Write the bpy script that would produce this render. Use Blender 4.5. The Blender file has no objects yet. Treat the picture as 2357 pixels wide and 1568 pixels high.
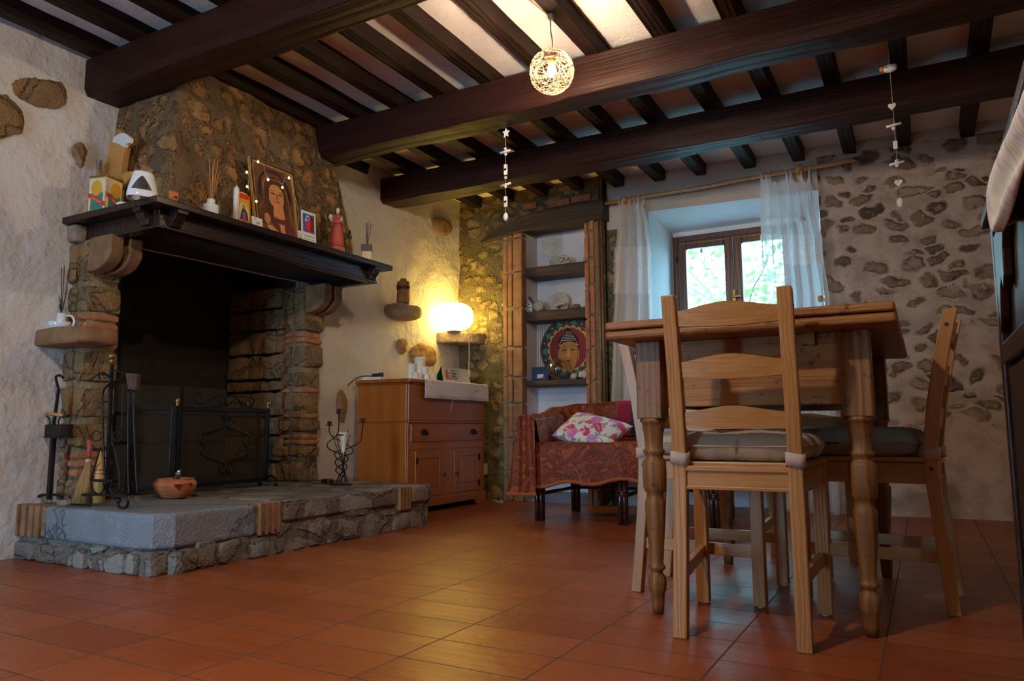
import bpy, bmesh, math, random
from mathutils import Vector, Matrix, noise as mnoise
random.seed(7)
C = bpy.context.scene.collection
PI = math.pi
# ------------------------------------------------------------------ camera
W, H, F, HZ, ROLL, YV, CH = 2357, 1568, 1700., 985., .004, 2130., .54
PITCH = math.atan((HZ - H / 2) / F)
def _basis(phi):
    fh = Vector((math.sin(phi), math.cos(phi), 0)); r = Vector((math.cos(phi), -math.sin(phi), 0)); u = Vector((0, 0, 1))
    f = fh * math.cos(PITCH) + u * math.sin(PITCH); up = u * math.cos(PITCH) - fh * math.sin(PITCH)
    c, s = math.cos(ROLL), math.sin(ROLL)
    return r * c - up * s, up * c + r * s, f
_lo, _hi = -1.2, 0.
for _ in range(60):
    _m = (_lo + _hi) / 2; _r, _u, _f = _basis(_m)
    if W / 2 + F * _r.y / _f.y < YV: _hi = _m
    else: _lo = _m
RT, UP, FW = _basis(_m)
CAM = Vector((0, 0, CH))
cd = bpy.data.cameras.new('camera'); cam = bpy.data.objects.new('camera', cd); C.objects.link(cam)
cd.sensor_width = 36; cd.lens = F * 36 / W; cd.clip_start = .02; cd.clip_end = 200
cam.matrix_world = Matrix(((RT.x, UP.x, -FW.x, 0), (RT.y, UP.y, -FW.y, 0), (RT.z, UP.z, -FW.z, CH), (0, 0, 0, 1)))
bpy.context.scene.camera = cam
def ray(px, py): return RT * ((px - W / 2) / F) - UP * ((py - H / 2) / F) + FW
def onX(px, py, x): d = ray(px, py); return CAM + d * (x / d.x)
def onY(px, py, y): d = ray(px, py); return CAM + d * (y / d.y)
def onZ(px, py, z=0.): d = ray(px, py); return CAM + d * ((z - CH) / d.z)
def onP(px, py, p0):
    """point of the vertical plane through p0 that faces the room's viewer side"""
    n = Vector((p0[0], p0[1], 0)).normalized(); d = ray(px, py)
    return CAM + d * ((n.x * p0[0] + n.y * p0[1]) / (n.x * d.x + n.y * d.y))
# ------------------------------------------------------------------ light and exposure
sc = bpy.context.scene
sc.view_settings.view_transform = 'Standard'; sc.view_settings.look = 'None'
sc.view_settings.exposure = 0.02; sc.view_settings.gamma = 1; sc.view_settings.use_curve_mapping = False
try:
    sc.cycles.use_denoising = True; sc.cycles.denoiser = 'OPENIMAGEDENOISE'
    sc.cycles.max_bounces = 7; sc.cycles.diffuse_bounces = 4; sc.cycles.glossy_bounces = 3
    sc.cycles.transmission_bounces = 5; sc.cycles.transparent_max_bounces = 14
    sc.cycles.caustics_reflective = False; sc.cycles.caustics_refractive = False
    sc.cycles.sample_clamp_indirect = 4.0; sc.cycles.use_adaptive_sampling = False
except Exception: pass
wd = bpy.data.worlds.new('sky'); sc.world = wd; wd.use_nodes = True
_bg = wd.node_tree.nodes['Background']; _bg.inputs[0].default_value = (.34, .70, 1., 1); _bg.inputs[1].default_value = 27.0
def light(name, kind, loc, energy, col, rot=(0, 0, 0), **kw):
    l = bpy.data.lights.new(name, kind); l.energy = energy; l.color = col
    for k, v in kw.items():
        if k == 'portal': l.cycles.is_portal = True
        else: setattr(l, k, v)
    o = bpy.data.objects.new(name, l); C.objects.link(o); o.location = loc; o.rotation_euler = rot
    return o
light('sun', 'SUN', (0, 8, 6), 5.0, (1, .97, .9), (math.radians(38), 0, math.radians(115)), angle=.03)
# the second lamp of the room, hanging behind the photographer
light('ceiling_lamp_light', 'POINT', (-.95, .52, 2.03), 66, (1, .79, .60), shadow_soft_size=.035)
# sky openings: the window in view and an added, unseen doorway for cool light
light('window_portal', 'AREA', (-1.155, 5.62, 1.5), 1, (1, 1, 1), (math.radians(-90), 0, 0), shape='RECTANGLE', size=1.0, size_y=1.1, portal=1)
light('door_portal', 'AREA', (-2.375, -2.52, .85), 1, (1, 1, 1), (math.radians(90), 0, 0), shape='RECTANGLE', size=.55, size_y=1.7, portal=1)
# area lamp added in that doorway to strengthen the blue on the hearth corner
light('door_fill_light', 'AREA', (-2.375, -2.48, .85), 58, (.36, .64, 1.), (math.radians(90), 0, 0), shape='RECTANGLE', size=.5, size_y=1.5)
# ------------------------------------------------------------------ mesh helper
LOCAL = set()      # things whose parts are written in their own coordinates
def local(o): LOCAL.add(o); return o
def wloc(o):
    p = Vector((0, 0, 0))
    while o is not None:
        if o in LOCAL: return Vector((0, 0, 0))
        p += o.location; o = o.parent
    return p
class M:
    def __init__(s): s.v = []; s.f = []; s.mi = []
    def add(s, vs, fs, mi=0):
        b = len(s.v); s.v += [tuple(v) for v in vs]
        for f in fs: s.f.append([b + i for i in f]); s.mi.append(mi)
        return s
    def box(s, a, b, mi=0, T=None):
        x0, y0, z0 = (min(a[i], b[i]) for i in range(3)); x1, y1, z1 = (max(a[i], b[i]) for i in range(3))
        vs = [Vector(p) for p in ((x0, y0, z0), (x1, y0, z0), (x1, y1, z0), (x0, y1, z0), (x0, y0, z1), (x1, y0, z1), (x1, y1, z1), (x0, y1, z1))]
        if T: vs = [T @ v for v in vs]
        return s.add(vs, [(0, 3, 2, 1), (4, 5, 6, 7), (0, 1, 5, 4), (1, 2, 6, 5), (2, 3, 7, 6), (3, 0, 4, 7)], mi)
    def prism(s, poly, d, mi=0):
        """closed polygon of 3-D points extruded by the vector d"""
        n = len(poly); d = Vector(d); P = [Vector(p) for p in poly]
        return s.add(P + [p + d for p in P], [tuple(range(n))[::-1], tuple(range(n, 2 * n))] + [(i, (i + 1) % n, n + (i + 1) % n, n + i) for i in range(n)], mi)
    def tube(s, pts, r, n=6, mi=0, closed=False, caps=True):
        P = [Vector(p) for p in pts]; k = len(P); rs = r if isinstance(r, (list, tuple)) else [r] * k
        ref = None; vs = []
        for i in range(k):
            if closed: t = P[(i + 1) % k] - P[i - 1]
            else: t = P[min(i + 1, k - 1)] - P[max(i - 1, 0)]
            t = t.normalized() if t.length > 1e-9 else Vector((0, 0, 1))
            if ref is None: ref = t.cross(Vector((0, 0, 1)) if abs(t.z) < .9 else Vector((1, 0, 0))).normalized()
            ref = (ref - t * ref.dot(t)); ref = ref.normalized() if ref.length > 1e-6 else t.orthogonal().normalized()
            b = t.cross(ref)
            for j in range(n):
                a = 2 * PI * j / n + PI / n; vs.append(P[i] + (ref * math.cos(a) + b * math.sin(a)) * rs[i])
        fs = []
        for i in range(k if closed else k - 1):
            for j in range(n):
                a = i * n; b2 = ((i + 1) % k) * n; fs.append((a + j, a + (j + 1) % n, b2 + (j + 1) % n, b2 + j))
        if not closed and caps: fs += [tuple(range(n))[::-1], tuple(range((k - 1) * n, k * n))]
        return s.add(vs, fs, mi)
    def lathe(s, prof, c=(0, 0, 0), n=24, mi=0, cap=True, T=None):
        """prof: (radius, z) from bottom to top"""
        vs = []; c = Vector(c)
        for r, z in prof:
            for j in range(n):
                a = 2 * PI * j / n; p = Vector((r * math.cos(a), r * math.sin(a), z)); vs.append((T @ p if T else p) + c)
        k = len(prof); fs = [(i * n + j, i * n + (j + 1) % n, (i + 1) * n + (j + 1) % n, (i + 1) * n + j) for i in range(k - 1) for j in range(n)]
        if cap: fs += [tuple(range(n))[::-1], tuple(range((k - 1) * n, k * n))]
        return s.add(vs, fs, mi)
    def ell(s, c, r, n=20, m=12, mi=0, fn=None, T=None):
        c = Vector(c); r = (r, r, r) if isinstance(r, (int, float)) else r; vs = []
        for i in range(m + 1):
            ph = -PI / 2 + PI * i / m
            for j in range(n):
                a = 2 * PI * j / n; d = Vector((math.cos(ph) * math.cos(a), math.cos(ph) * math.sin(a), math.sin(ph)))
                k = fn(d) if fn else 1.; p = Vector((d.x * r[0] * k, d.y * r[1] * k, d.z * r[2] * k)); vs.append((T @ p if T else p) + c)
        return s.add(vs, [(i * n + j, i * n + (j + 1) % n, (i + 1) * n + (j + 1) % n, (i + 1) * n + j) for i in range(m) for j in range(n)], mi)
    def grid(s, fn, nu, nv, mi=0, skip=None, uc=False):
        b = len(s.v); s.v += [tuple(fn(i / nu, j / nv)) for j in range(nv + 1) for i in range(nu + 1)]
        for j in range(nv):
            for i in range(nu):
                if skip and skip((i + .5) / nu, (j + .5) / nv): continue
                a = b + j * (nu + 1) + i; s.f.append([a, a + 1, a + nu + 2, a + nu + 1]); s.mi.append(mi)
        return s
    def build(s, name, mats, parent=None, smooth=False, bevel=0, seg=2, sub=0, solid=0, org=None, weld=False, auto=None):
        me = bpy.data.meshes.new(name)
        o0 = Vector(org) if org is not None else wloc(parent)
        me.from_pydata([tuple(Vector(v) - o0) for v in s.v], [], s.f)
        for m in (mats if isinstance(mats, (list, tuple)) else [mats]): me.materials.append(m)
        me.polygons.foreach_set('material_index', s.mi)
        if weld:
            bm = bmesh.new(); bm.from_mesh(me); bmesh.ops.remove_doubles(bm, verts=bm.verts, dist=1e-5)
            bmesh.ops.recalc_face_normals(bm, faces=bm.faces); bm.to_mesh(me); bm.free()
        if smooth: me.polygons.foreach_set('use_smooth', [True] * len(me.polygons))
        me.update()
        o = bpy.data.objects.new(name, me); C.objects.link(o)
        if parent is not None: o.parent = parent
        elif org is not None: o.location = o0
        if solid:
            md = o.modifiers.new('thick', 'SOLIDIFY'); md.thickness = solid; md.offset = 0
        if bevel:
            md = o.modifiers.new('edge', 'BEVEL'); md.width = bevel; md.segments = seg; md.limit_method = 'ANGLE'; md.angle_limit = math.radians(40)
        if sub:
            md = o.modifiers.new('smooth', 'SUBSURF'); md.levels = sub; md.render_levels = sub
        return o
def tag(o, label=None, cat=None, group=None, kind=None):
    if label: o['label'] = label
    if cat: o['category'] = cat
    if group: o['group'] = group
    if kind: o['kind'] = kind
    return o
def thing(name, loc, label, cat, rz=0, group=None):
    o = bpy.data.objects.new(name, None); C.objects.link(o); o.location = loc; o.rotation_euler = (0, 0, rz); o.empty_display_size = .05
    return tag(o, label, cat, group)

def copy_tree(o, parent=None):
    c = o.copy(); C.objects.link(c)
    if parent is not None: c.parent = parent
    for ch in list(o.children): copy_tree(ch, c)
    return c
def nz(x, y, z=0., s=1.): return mnoise.noise(Vector((x * s, y * s, z * s)))
def spline(pts, n=8):
    P = [Vector(p) for p in pts]; out = []
    for i in range(len(P) - 1):
        p0, p1, p2, p3 = P[max(i - 1, 0)], P[i], P[i + 1], P[min(i + 2, len(P) - 1)]
        for k in range(n):
            t = k / n; out.append(.5 * ((2 * p1) + (p2 - p0) * t + (2 * p0 - 5 * p1 + 4 * p2 - p3) * t * t + (3 * p1 - p0 - 3 * p2 + p3) * t ** 3))
    return out + [P[-1]]
# ------------------------------------------------------------------ materials
def nd(t, typ, ins=None, **props):
    n = t.nodes.new(typ)
    for k, v in props.items(): setattr(n, k, v)
    for k, v in (ins or {}).items():
        s = n.inputs[k]
        if isinstance(v, bpy.types.NodeSocket): t.links.new(v, s)
        else:
            if isinstance(v, tuple) and len(v) == 3 and s.type == 'RGBA': v = (*v, 1)
            s.default_value = v
    return n
def newmat(name):
    m = bpy.data.materials.new(name); m.use_nodes = True; t = m.node_tree
    return m, t, t.nodes['Principled BSDF']
def coords(t, scale=(1, 1, 1), rot=(0, 0, 0), loc=(0, 0, 0)):
    tc = nd(t, 'ShaderNodeTexCoord'); return nd(t, 'ShaderNodeMapping', {'Vector': tc.outputs['Object'], 'Scale': scale, 'Rotation': rot, 'Location': loc}).outputs[0]
def noise(t, v, s, d=3., r=.55, dist=0.): return nd(t, 'ShaderNodeTexNoise', {'Vector': v, 'Scale': s, 'Detail': d, 'Roughness': r, 'Distortion': dist})
def ramp(t, fac, stops, interp='LINEAR'):
    n = nd(t, 'ShaderNodeValToRGB', {'Fac': fac}); r = n.color_ramp; r.interpolation = interp
    while len(r.elements) < len(stops): r.elements.new(.5)
    for e, (p, c) in zip(r.elements, stops): e.position = p; e.color = (*c, 1) if len(c) == 3 else c
    return n.outputs[0]
def mix(t, f, a, b, bt='MIX'):
    n = nd(t, 'ShaderNodeMix', data_type='RGBA', blend_type=bt); 
    for k, v in ((0, f), (6, a), (7, b)):
        if isinstance(v, bpy.types.NodeSocket): t.links.new(v, n.inputs[k])
        else: n.inputs[k].default_value = (*v, 1) if isinstance(v, tuple) and len(v) == 3 else v
    return n.outputs[2]
def mt(t, op, a, b=0., c=None, clamp=False):
    n = nd(t, 'ShaderNodeMath', operation=op, use_clamp=clamp)
    for k, v in ((0, a), (1, b), (2, c)):
        if v is None: continue
        if isinstance(v, bpy.types.NodeSocket): t.links.new(v, n.inputs[k])
        else: n.inputs[k].default_value = v
    return n.outputs[0]
def sstep(t, v, a, b): 
    n = nd(t, 'ShaderNodeMapRange', {'Value': v, 'From Min': a, 'From Max': b}, interpolation_type='SMOOTHSTEP'); return n.outputs[0]
def bump(t, b, h, dist=.01, strength=1., prev=None):
    ins = {'Height': h, 'Distance': dist, 'Strength': strength}
    if prev is not None: ins['Normal'] = prev
    n = nd(t, 'ShaderNodeBump', ins); t.links.new(n.outputs[0], b.inputs['Normal']); return n.outputs[0]
def setc(t, b, c):
    if isinstance(c, bpy.types.NodeSocket): t.links.new(c, b.inputs['Base Color'])
    else: b.inputs['Base Color'].default_value = (*c, 1)
def plain(name, c, rough=.5, metal=0., var=.12, vs=18., bmp=0., coat=0., sheen=0., spec=.5):
    m, t, b = newmat(name); v = coords(t); n = noise(t, v, vs, 4)
    d = tuple(x * (1 - var) for x in c); l = tuple(min(1, x * (1 + var)) for x in c)
    setc(t, b, ramp(t, n.outputs[0], [(.3, d), (.7, l)]))
    b.inputs['Roughness'].default_value = rough; b.inputs['Metallic'].default_value = metal; b.inputs['Specular IOR Level'].default_value = spec
    if coat: b.inputs['Coat Weight'].default_value = coat
    if sheen: b.inputs['Sheen Weight'].default_value = sheen
    if bmp: bump(t, b, n.outputs[0], bmp)
    return m
def plaster(name, c, amp=.02, scale=9., tint=None, fine=.004):
    m, t, b = newmat(name); v = coords(t)
    n1 = noise(t, v, scale, 5, .52, .15); n2 = noise(t, v, scale * 7, 4, .6); n3 = noise(t, v, 1.3, 3)
    dk = tint or tuple(x * .78 for x in c)
    col = mix(t, sstep(t, n3.outputs[0], .4, .68), c, dk); col = mix(t, sstep(t, n2.outputs[0], .62, .72), col, tuple(x * .8 for x in c))
    setc(t, b, col); b.inputs['Roughness'].default_value = .9; b.inputs['Specular IOR Level'].default_value = .15
    p = bump(t, b, n1.outputs[0], amp); bump(t, b, n2.outputs[0], fine, 1., p)
    return m
def cobble(name, mortar, stones, scale, rad=(.30, .52), amp=.03, seed=0., warp=.1, hide=.1, fade=None, rough=.9, soft=.05, mort_amp=.006, ragged=.22):
    """rounded field stones pressed into mortar"""
    m, t, b = newmat(name); v0 = coords(t, (1, 1, 1), (0, 0, 0), (seed, seed * .7, seed * 1.3))
    w = noise(t, v0, 3.4, 3); wv = nd(t, 'ShaderNodeVectorMath', {0: w.outputs[1], 1: (.5, .5, .5)}, operation='SUBTRACT')
    wv = nd(t, 'ShaderNodeVectorMath', {0: wv.outputs[0], 'Scale': warp}, operation='SCALE')
    v = nd(t, 'ShaderNodeMapping', {'Vector': nd(t, 'ShaderNodeVectorMath', {0: v0, 1: wv.outputs[0]}, operation='ADD').outputs[0], 'Scale': scale}).outputs[0]
    dim = '3D'
    if scale[1] < 1: sv = nd(t, 'ShaderNodeSeparateXYZ', {0: v}); v = nd(t, 'ShaderNodeCombineXYZ', {0: sv.outputs[0], 1: sv.outputs[2]}).outputs[0]; dim = '2D'
    vc = nd(t, 'ShaderNodeTexVoronoi', {'Vector': v, 'Scale': 1., 'Randomness': .85}, feature='F1', voronoi_dimensions=dim); ve = nd(t, 'ShaderNodeTexVoronoi', {'Vector': v, 'Scale': 1., 'Randomness': .85}, feature='DISTANCE_TO_EDGE', voronoi_dimensions=dim)
    sep = nd(t, 'ShaderNodeSeparateColor', {'Color': vc.outputs['Color']}); nf = noise(t, v0, 30., 5, .65); nm = noise(t, v0, 8., 4)
    r = mt(t, 'ADD', rad[0], mt(t, 'MULTIPLY', sep.outputs[1], rad[1] - rad[0]))
    e = mt(t, 'SUBTRACT', r, vc.outputs['Distance']); e = mt(t, 'MINIMUM', e, mt(t, 'MULTIPLY', mt(t, 'SUBTRACT', ve.outputs['Distance'], .025), 1.6))
    e = mt(t, 'ADD', e, mt(t, 'MULTIPLY', mt(t, 'SUBTRACT', nf.outputs[0], .5), ragged)); mask = sstep(t, e, 0, soft)
    if hide: mask = mt(t, 'MULTIPLY', mask, sstep(t, mt(t, 'ADD', sep.outputs[2], mt(t, 'MULTIPLY', mt(t, 'SUBTRACT', nm.outputs[0], .5), .5)), hide, hide + .08))
    if fade is not None: sx = nd(t, 'ShaderNodeSeparateXYZ', {0: nd(t, 'ShaderNodeTexCoord').outputs['Object']}); mask = mt(t, 'MULTIPLY', mask, sstep(t, mt(t, 'ADD', sx.outputs[2], mt(t, 'MULTIPLY', nm.outputs[0], .5)), fade[1], fade[2]))
    sc_ = ramp(t, sep.outputs[0], [(i / max(1, len(stones) - 1), c) for i, c in enumerate(stones)])
    n5 = noise(t, v0, 16., 5, .7); sc_ = mix(t, mt(t, 'MULTIPLY', sstep(t, n5.outputs[0], .5, .66), .8), sc_, tuple(x * .38 for x in stones[0])); sc_ = mix(t, mt(t, 'MULTIPLY', sstep(t, nf.outputs[0], .52, .72), .7), sc_, tuple(min(1, x * 1.5) for x in stones[-1]))
    mo = mix(t, sstep(t, nm.outputs[0], .38, .68), mortar, tuple(x * .72 for x in mortar))
    setc(t, b, mix(t, mask, mo, sc_)); b.inputs['Roughness'].default_value = rough; b.inputs['Specular IOR Level'].default_value = .2
    h = mt(t, 'ADD', mt(t, 'MULTIPLY', mask, mt(t, 'ADD', .35, mt(t, 'MULTIPLY', sstep(t, e, 0, .3), .7))), mt(t, 'MULTIPLY', nf.outputs[0], .35))
    p = bump(t, b, h, amp); bump(t, b, noise(t, v0, 90., 3).outputs[0], mort_amp, 1., p)
    return m
def rubble(name, mortar, stones, scale=(6, 6, 8), edge=(.05, .12), amp=.03, hide=0., seed=0., warp=.12, mort_amp=.006, rough=.85, fade=None, brick=None):
    """stones of all sizes bedded in mortar; hide = share of the stones plastered over"""
    m, t, b = newmat(name); v0 = coords(t, (1, 1, 1), (0, 0, 0), (seed, seed * .7, seed * 1.3))
    w = noise(t, v0, 3.2, 3); wv = nd(t, 'ShaderNodeVectorMath', {0: w.outputs[1], 1: (.5, .5, .5)}, operation='SUBTRACT')
    wv = nd(t, 'ShaderNodeVectorMath', {0: wv.outputs[0], 'Scale': warp}, operation='SCALE')
    v1 = nd(t, 'ShaderNodeVectorMath', {0: v0, 1: wv.outputs[0]}, operation='ADD')
    v = nd(t, 'ShaderNodeMapping', {'Vector': v1.outputs[0], 'Scale': scale}).outputs[0]
    ve = nd(t, 'ShaderNodeTexVoronoi', {'Vector': v, 'Scale': 1., 'Randomness': .88}, feature='DISTANCE_TO_EDGE')
    vc = nd(t, 'ShaderNodeTexVoronoi', {'Vector': v, 'Scale': 1., 'Randomness': .88}, feature='F1')
    sep = nd(t, 'ShaderNodeSeparateColor', {'Color': vc.outputs['Color']})
    nf = noise(t, v0, 34., 5, .65); nm = noise(t, v0, 9., 4)
    e = mt(t, 'ADD', ve.outputs['Distance'], mt(t, 'MULTIPLY', mt(t, 'SUBTRACT', nf.outputs[0], .5), .13))
    e = mt(t, 'SUBTRACT', e, mt(t, 'MULTIPLY', sep.outputs[1], hide * .28))
    mask = sstep(t, e, edge[0], edge[1])
    if hide: mask = mt(t, 'MULTIPLY', mask, sstep(t, mt(t, 'ADD', sep.outputs[2], mt(t, 'MULTIPLY', nm.outputs[0], .25)), hide * .5, hide * .5 + .12))
    if fade is not None:     # stones disappear under the render below this height
        sx = nd(t, 'ShaderNodeSeparateXYZ', {0: nd(t, 'ShaderNodeTexCoord').outputs['Object']})
        if fade[0] == 'z': f = sstep(t, mt(t, 'ADD', sx.outputs[2], mt(t, 'MULTIPLY', nm.outputs[0], .3)), fade[1], fade[2])
        mask = mt(t, 'MULTIPLY', mask, f)
    sc_ = ramp(t, sep.outputs[0], [(i / max(1, len(stones) - 1), c) for i, c in enumerate(stones)])
    sc_ = mix(t, mt(t, 'MULTIPLY', nm.outputs[0], .75), sc_, tuple(x * .55 for x in stones[0]))
    sc_ = mix(t, sstep(t, nf.outputs[0], .55, .75), sc_, tuple(min(1, x * 1.5) for x in stones[-1]))
    mo = mix(t, sstep(t, nm.outputs[0], .35, .7), mortar, tuple(x * .68 for x in mortar))
    setc(t, b, mix(t, mask, mo, sc_)); b.inputs['Roughness'].default_value = rough; b.inputs['Specular IOR Level'].default_value = .25
    h = mt(t, 'ADD', mt(t, 'MULTIPLY', mask, mt(t, 'ADD', .6, mt(t, 'MULTIPLY', sstep(t, ve.outputs['Distance'], 0, .4), .5))), mt(t, 'MULTIPLY', nf.outputs[0], .22))
    p = bump(t, b, h, amp); bump(t, b, noise(t, v0, 90., 3).outputs[0], mort_amp, 1., p)
    return m
def wood(name, a, bcol, axis='x', scale=1., rough=.45, grain=.003, knots=True, coat=0., dark=None, ring=1., spec=.5):
    """a = base tone, bcol = grain tone, axis = the way the grain runs"""
    m, t, b = newmat(name); st = {'x': (.12, 1, 1), 'y': (1, .12, 1), 'z': (1, 1, .12)}[axis]
    v = coords(t, tuple(k * scale for k in st)); w = noise(t, v, 5., 3, .5, .6)
    wv = nd(t, 'ShaderNodeTexWave', {'Vector': v, 'Scale': 9. * ring, 'Distortion': 7., 'Detail': 3., 'Detail Scale': 1.2}, wave_type='BANDS', bands_direction={'x': 'Y', 'y': 'X', 'z': 'X'}[axis])
    vf = coords(t, tuple(k * (1 if k > .5 else .2) * scale for k in st)); fine = noise(t, vf, 90., 4, .6)
    col = mix(t, sstep(t, wv.outputs[0], .15, .95), a, bcol); col = mix(t, mt(t, 'MULTIPLY', sstep(t, w.outputs[0], .45, .75), .55), col, tuple(x * .62 for x in a))
    col = mix(t, mt(t, 'MULTIPLY', sstep(t, fine.outputs[0], .5, .72), .3), col, tuple(x * .5 for x in a))
    if knots:
        kv = nd(t, 'ShaderNodeTexVoronoi', {'Vector': coords(t, tuple((1.2 if k > .5 else .5) for k in st)), 'Scale': 5.}, feature='F1')
        col = mix(t, mt(t, 'MULTIPLY', mt(t, 'SUBTRACT', 1., sstep(t, kv.outputs['Distance'], .03, .09)), .7), col, tuple(x * .3 for x in a))
    if dark:
        n3 = noise(t, coords(t), 26., 5, .7); col = mix(t, mt(t, 'MULTIPLY', sstep(t, n3.outputs[0], .57, .66), .85), col, dark)
    setc(t, b, col); b.inputs['Roughness'].default_value = rough; b.inputs['Specular IOR Level'].default_value = spec
    if coat: b.inputs['Coat Weight'].default_value = coat; b.inputs['Coat Roughness'].default_value = .2
    p = bump(t, b, fine.outputs[0], grain); bump(t, b, wv.outputs[0], grain * .6, 1., p)
    return m
def emit(name, c, s):
    m = bpy.data.materials.new(name); m.use_nodes = True; t = m.node_tree; t.nodes.clear()
    e = nd(t, 'ShaderNodeEmission', {'Color': (*c, 1), 'Strength': s}); o = nd(t, 'ShaderNodeOutputMaterial', {'Surface': e.outputs[0]}); return m
def glass(name, c=(1, 1, 1), gl=.12, rough=.02, back=.88):
    m = bpy.data.materials.new(name); m.use_nodes = True; t = m.node_tree; t.nodes.clear()
    tr = nd(t, 'ShaderNodeBsdfTransparent', {'Color': (*[x * back for x in c], 1)}); g = nd(t, 'ShaderNodeBsdfGlossy', {'Color': (1, 1, 1, 1), 'Roughness': rough})
    lw = nd(t, 'ShaderNodeLayerWeight', {'Blend': .35}); f = mt(t, 'ADD', gl * .4, mt(t, 'MULTIPLY', lw.outputs['Facing'], gl * 3), clamp=True)
    nd(t, 'ShaderNodeOutputMaterial', {'Surface': nd(t, 'ShaderNodeMixShader', {0: f, 1: tr.outputs[0], 2: g.outputs[0]}).outputs[0]}); return m
def sheer(name, c, alpha=.5, trans=.5, weave=260.):
    m = bpy.data.materials.new(name); m.use_nodes = True; t = m.node_tree; t.nodes.clear()
    d = nd(t, 'ShaderNodeBsdfDiffuse', {'Color': (*c, 1)}); tl = nd(t, 'ShaderNodeBsdfTranslucent', {'Color': (*c, 1)})
    a = nd(t, 'ShaderNodeMixShader', {0: trans, 1: d.outputs[0], 2: tl.outputs[0]}); tr = nd(t, 'ShaderNodeBsdfTransparent')
    lw = nd(t, 'ShaderNodeLayerWeight', {'Blend': .4}); f = mt(t, 'ADD', alpha, mt(t, 'MULTIPLY', lw.outputs['Facing'], .45), clamp=True)
    nd(t, 'ShaderNodeOutputMaterial', {'Surface': nd(t, 'ShaderNodeMixShader', {0: f, 1: tr.outputs[0], 2: a.outputs[0]}).outputs[0]}); return m

MT = {}
MT['plaster_left'] = plaster('white_plaster', (.63, .60, .575), .038, 4.5, (.56, .50, .46), .006)
MT['plaster_ceiling'] = plaster('ceiling_plaster', (.80, .72, .69), .012, 6., (.74, .66, .62))
MT['plaster_niche'] = plaster('niche_plaster', (.74, .71, .74), .004, 8.)
MT['plaster_recess'] = plaster('recess_plaster', (.80, .82, .82), .008, 10., (.74, .77, .78))
MT['plaster_back'] = plaster('back_plaster', (.56, .49, .42), .008, 10.)
MT['rub_hood'] = cobble('hood_rubble', (.22, .145, .078), [(.34, .175, .068), (.55, .285, .10), (.28, .155, .068), (.45, .25, .105)], (9.5, 10.5, 10.), (.52, .86), .045, 1.3, .22, .08, None, .85, .09, .014, .3)
MT['rub_pier'] = rubble('pier_rubble', (.26, .165, .085), [(.32, .18, .075), (.40, .235, .10), (.26, .165, .09)], (5.0, 5.0, 6.2), (.03, .1), .03, .1, 4.1, .16, .012)
MT['rub_left'] = cobble('corner_rubble', (.17, .135, .07), [(.27, .19, .08), (.40, .30, .15), (.22, .16, .08)], (8.5, .6, 12.5), (.42, .70), .035, 2.2, .2, .14, None, .9, .08, .014, .34)
MT['rub_right'] = cobble('window_wall_rubble', (.56, .42, .34), [(.25, .16, .10), (.34, .235, .165), (.11, .075, .055), (.30, .205, .14), (.38, .275, .20)], (6.2, .3, 10.8), (.26, .62), .018, 7.7, .24, .10, ('z', .62, 1.0), .9, .17, .006, .3)
MT['rub_hearth'] = rubble('hearth_rubble', (.20, .16, .13), [(.30, .26, .22), (.36, .31, .26), (.24, .19, .16)], (4.5, 4.5, 8.), (.04, .12), .025, .1, 5.5, .15, .012)
MT['stone_slab'] = rubble('hearth_slab', (.20, .20, .215), [(.24, .25, .27), (.29, .30, .33), (.20, .20, .22)], (1.3, 1.1, 1.2), (.01, .025), .012, 0., 3.1, .05, .006, .6)
MT['stone'] = plain('rough_stone', (.27, .155, .07), .9, 0, .35, 22., .015)
MT['stone_brown'] = plain('corbel_stone', (.24, .12, .052), .85, 0, .3, 14., .008)
MT['stone_grey'] = plain('grey_stone', (.27, .19, .14), .9, 0, .3, 26., .012)
MT['brick'] = plain('brick_clay', (.40, .15, .065), .85, 0, .3, 20., .006)
MT['brick_pale'] = plain('brick_pale', (.27, .135, .065), .85, 0, .3, 12., .006)
MT['mortar'] = plain('mortar', (.25, .17, .09), .95, 0, .3, 40., .012)
MT['soot'] = plain('sooty_brick', (.022, .016, .013), .9, 0, .4, 10., .01)
MT['fireback'] = plain('fireback_plate', (.045, .038, .034), .75, 0, .3, 8., .004)
MT['beam'] = wood('beam_wood', (.026, .0062, .0032), (.036, .0095, .005), 'x', .9, .5, .006, False, .0, (.012, .005, .004), .5, .22)
MT['joist'] = wood('joist_wood', (.016, .0065, .0042), (.022, .009, .0055), 'y', 1.2, .55, .005, False, 0, None, 1., .2)
MT['mantel'] = wood('mantel_wood', (.016, .0060, .0045), (.024, .009, .006), 'y', 1., .3, .0015, False, .12, None, 1., .35)
MT['lintel'] = wood('lintel_wood', (.030, .017, .010), (.06, .03, .015), 'x', 1., .7, .008, False)
MT['shelfwood'] = wood('shelf_wood', (.045, .025, .018), (.08, .045, .03), 'x', 1., .6, .006, False)
MT['chest'] = wood('chest_pine', (.37, .098, .012), (.40, .115, .017), 'z', .7, .3, .0006, True, .3, None, .35)
MT['chest_front'] = wood('chest_pine_front', (.30, .074, .010), (.35, .095, .015), 'y', .7, .3, .0006, True, .3, None, .5)
MT['table'] = wood('table_wood', (.31, .118, .020), (.38, .165, .034), 'x', 1., .5, .004, True, .05, (.05, .016, .006))
MT['tableleg'] = wood('table_leg_wood', (.20, .09, .026), (.27, .125, .04), 'z', 1.4, .5, .002, False, .05, (.06, .025, .01))
for ax in 'xyz': MT['pine_' + ax] = wood('chair_pine_' + ax, (.46, .225, .068), (.49, .25, .084), ax, 2.0, .36, .0006, False, .15, None, 1.6)
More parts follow.
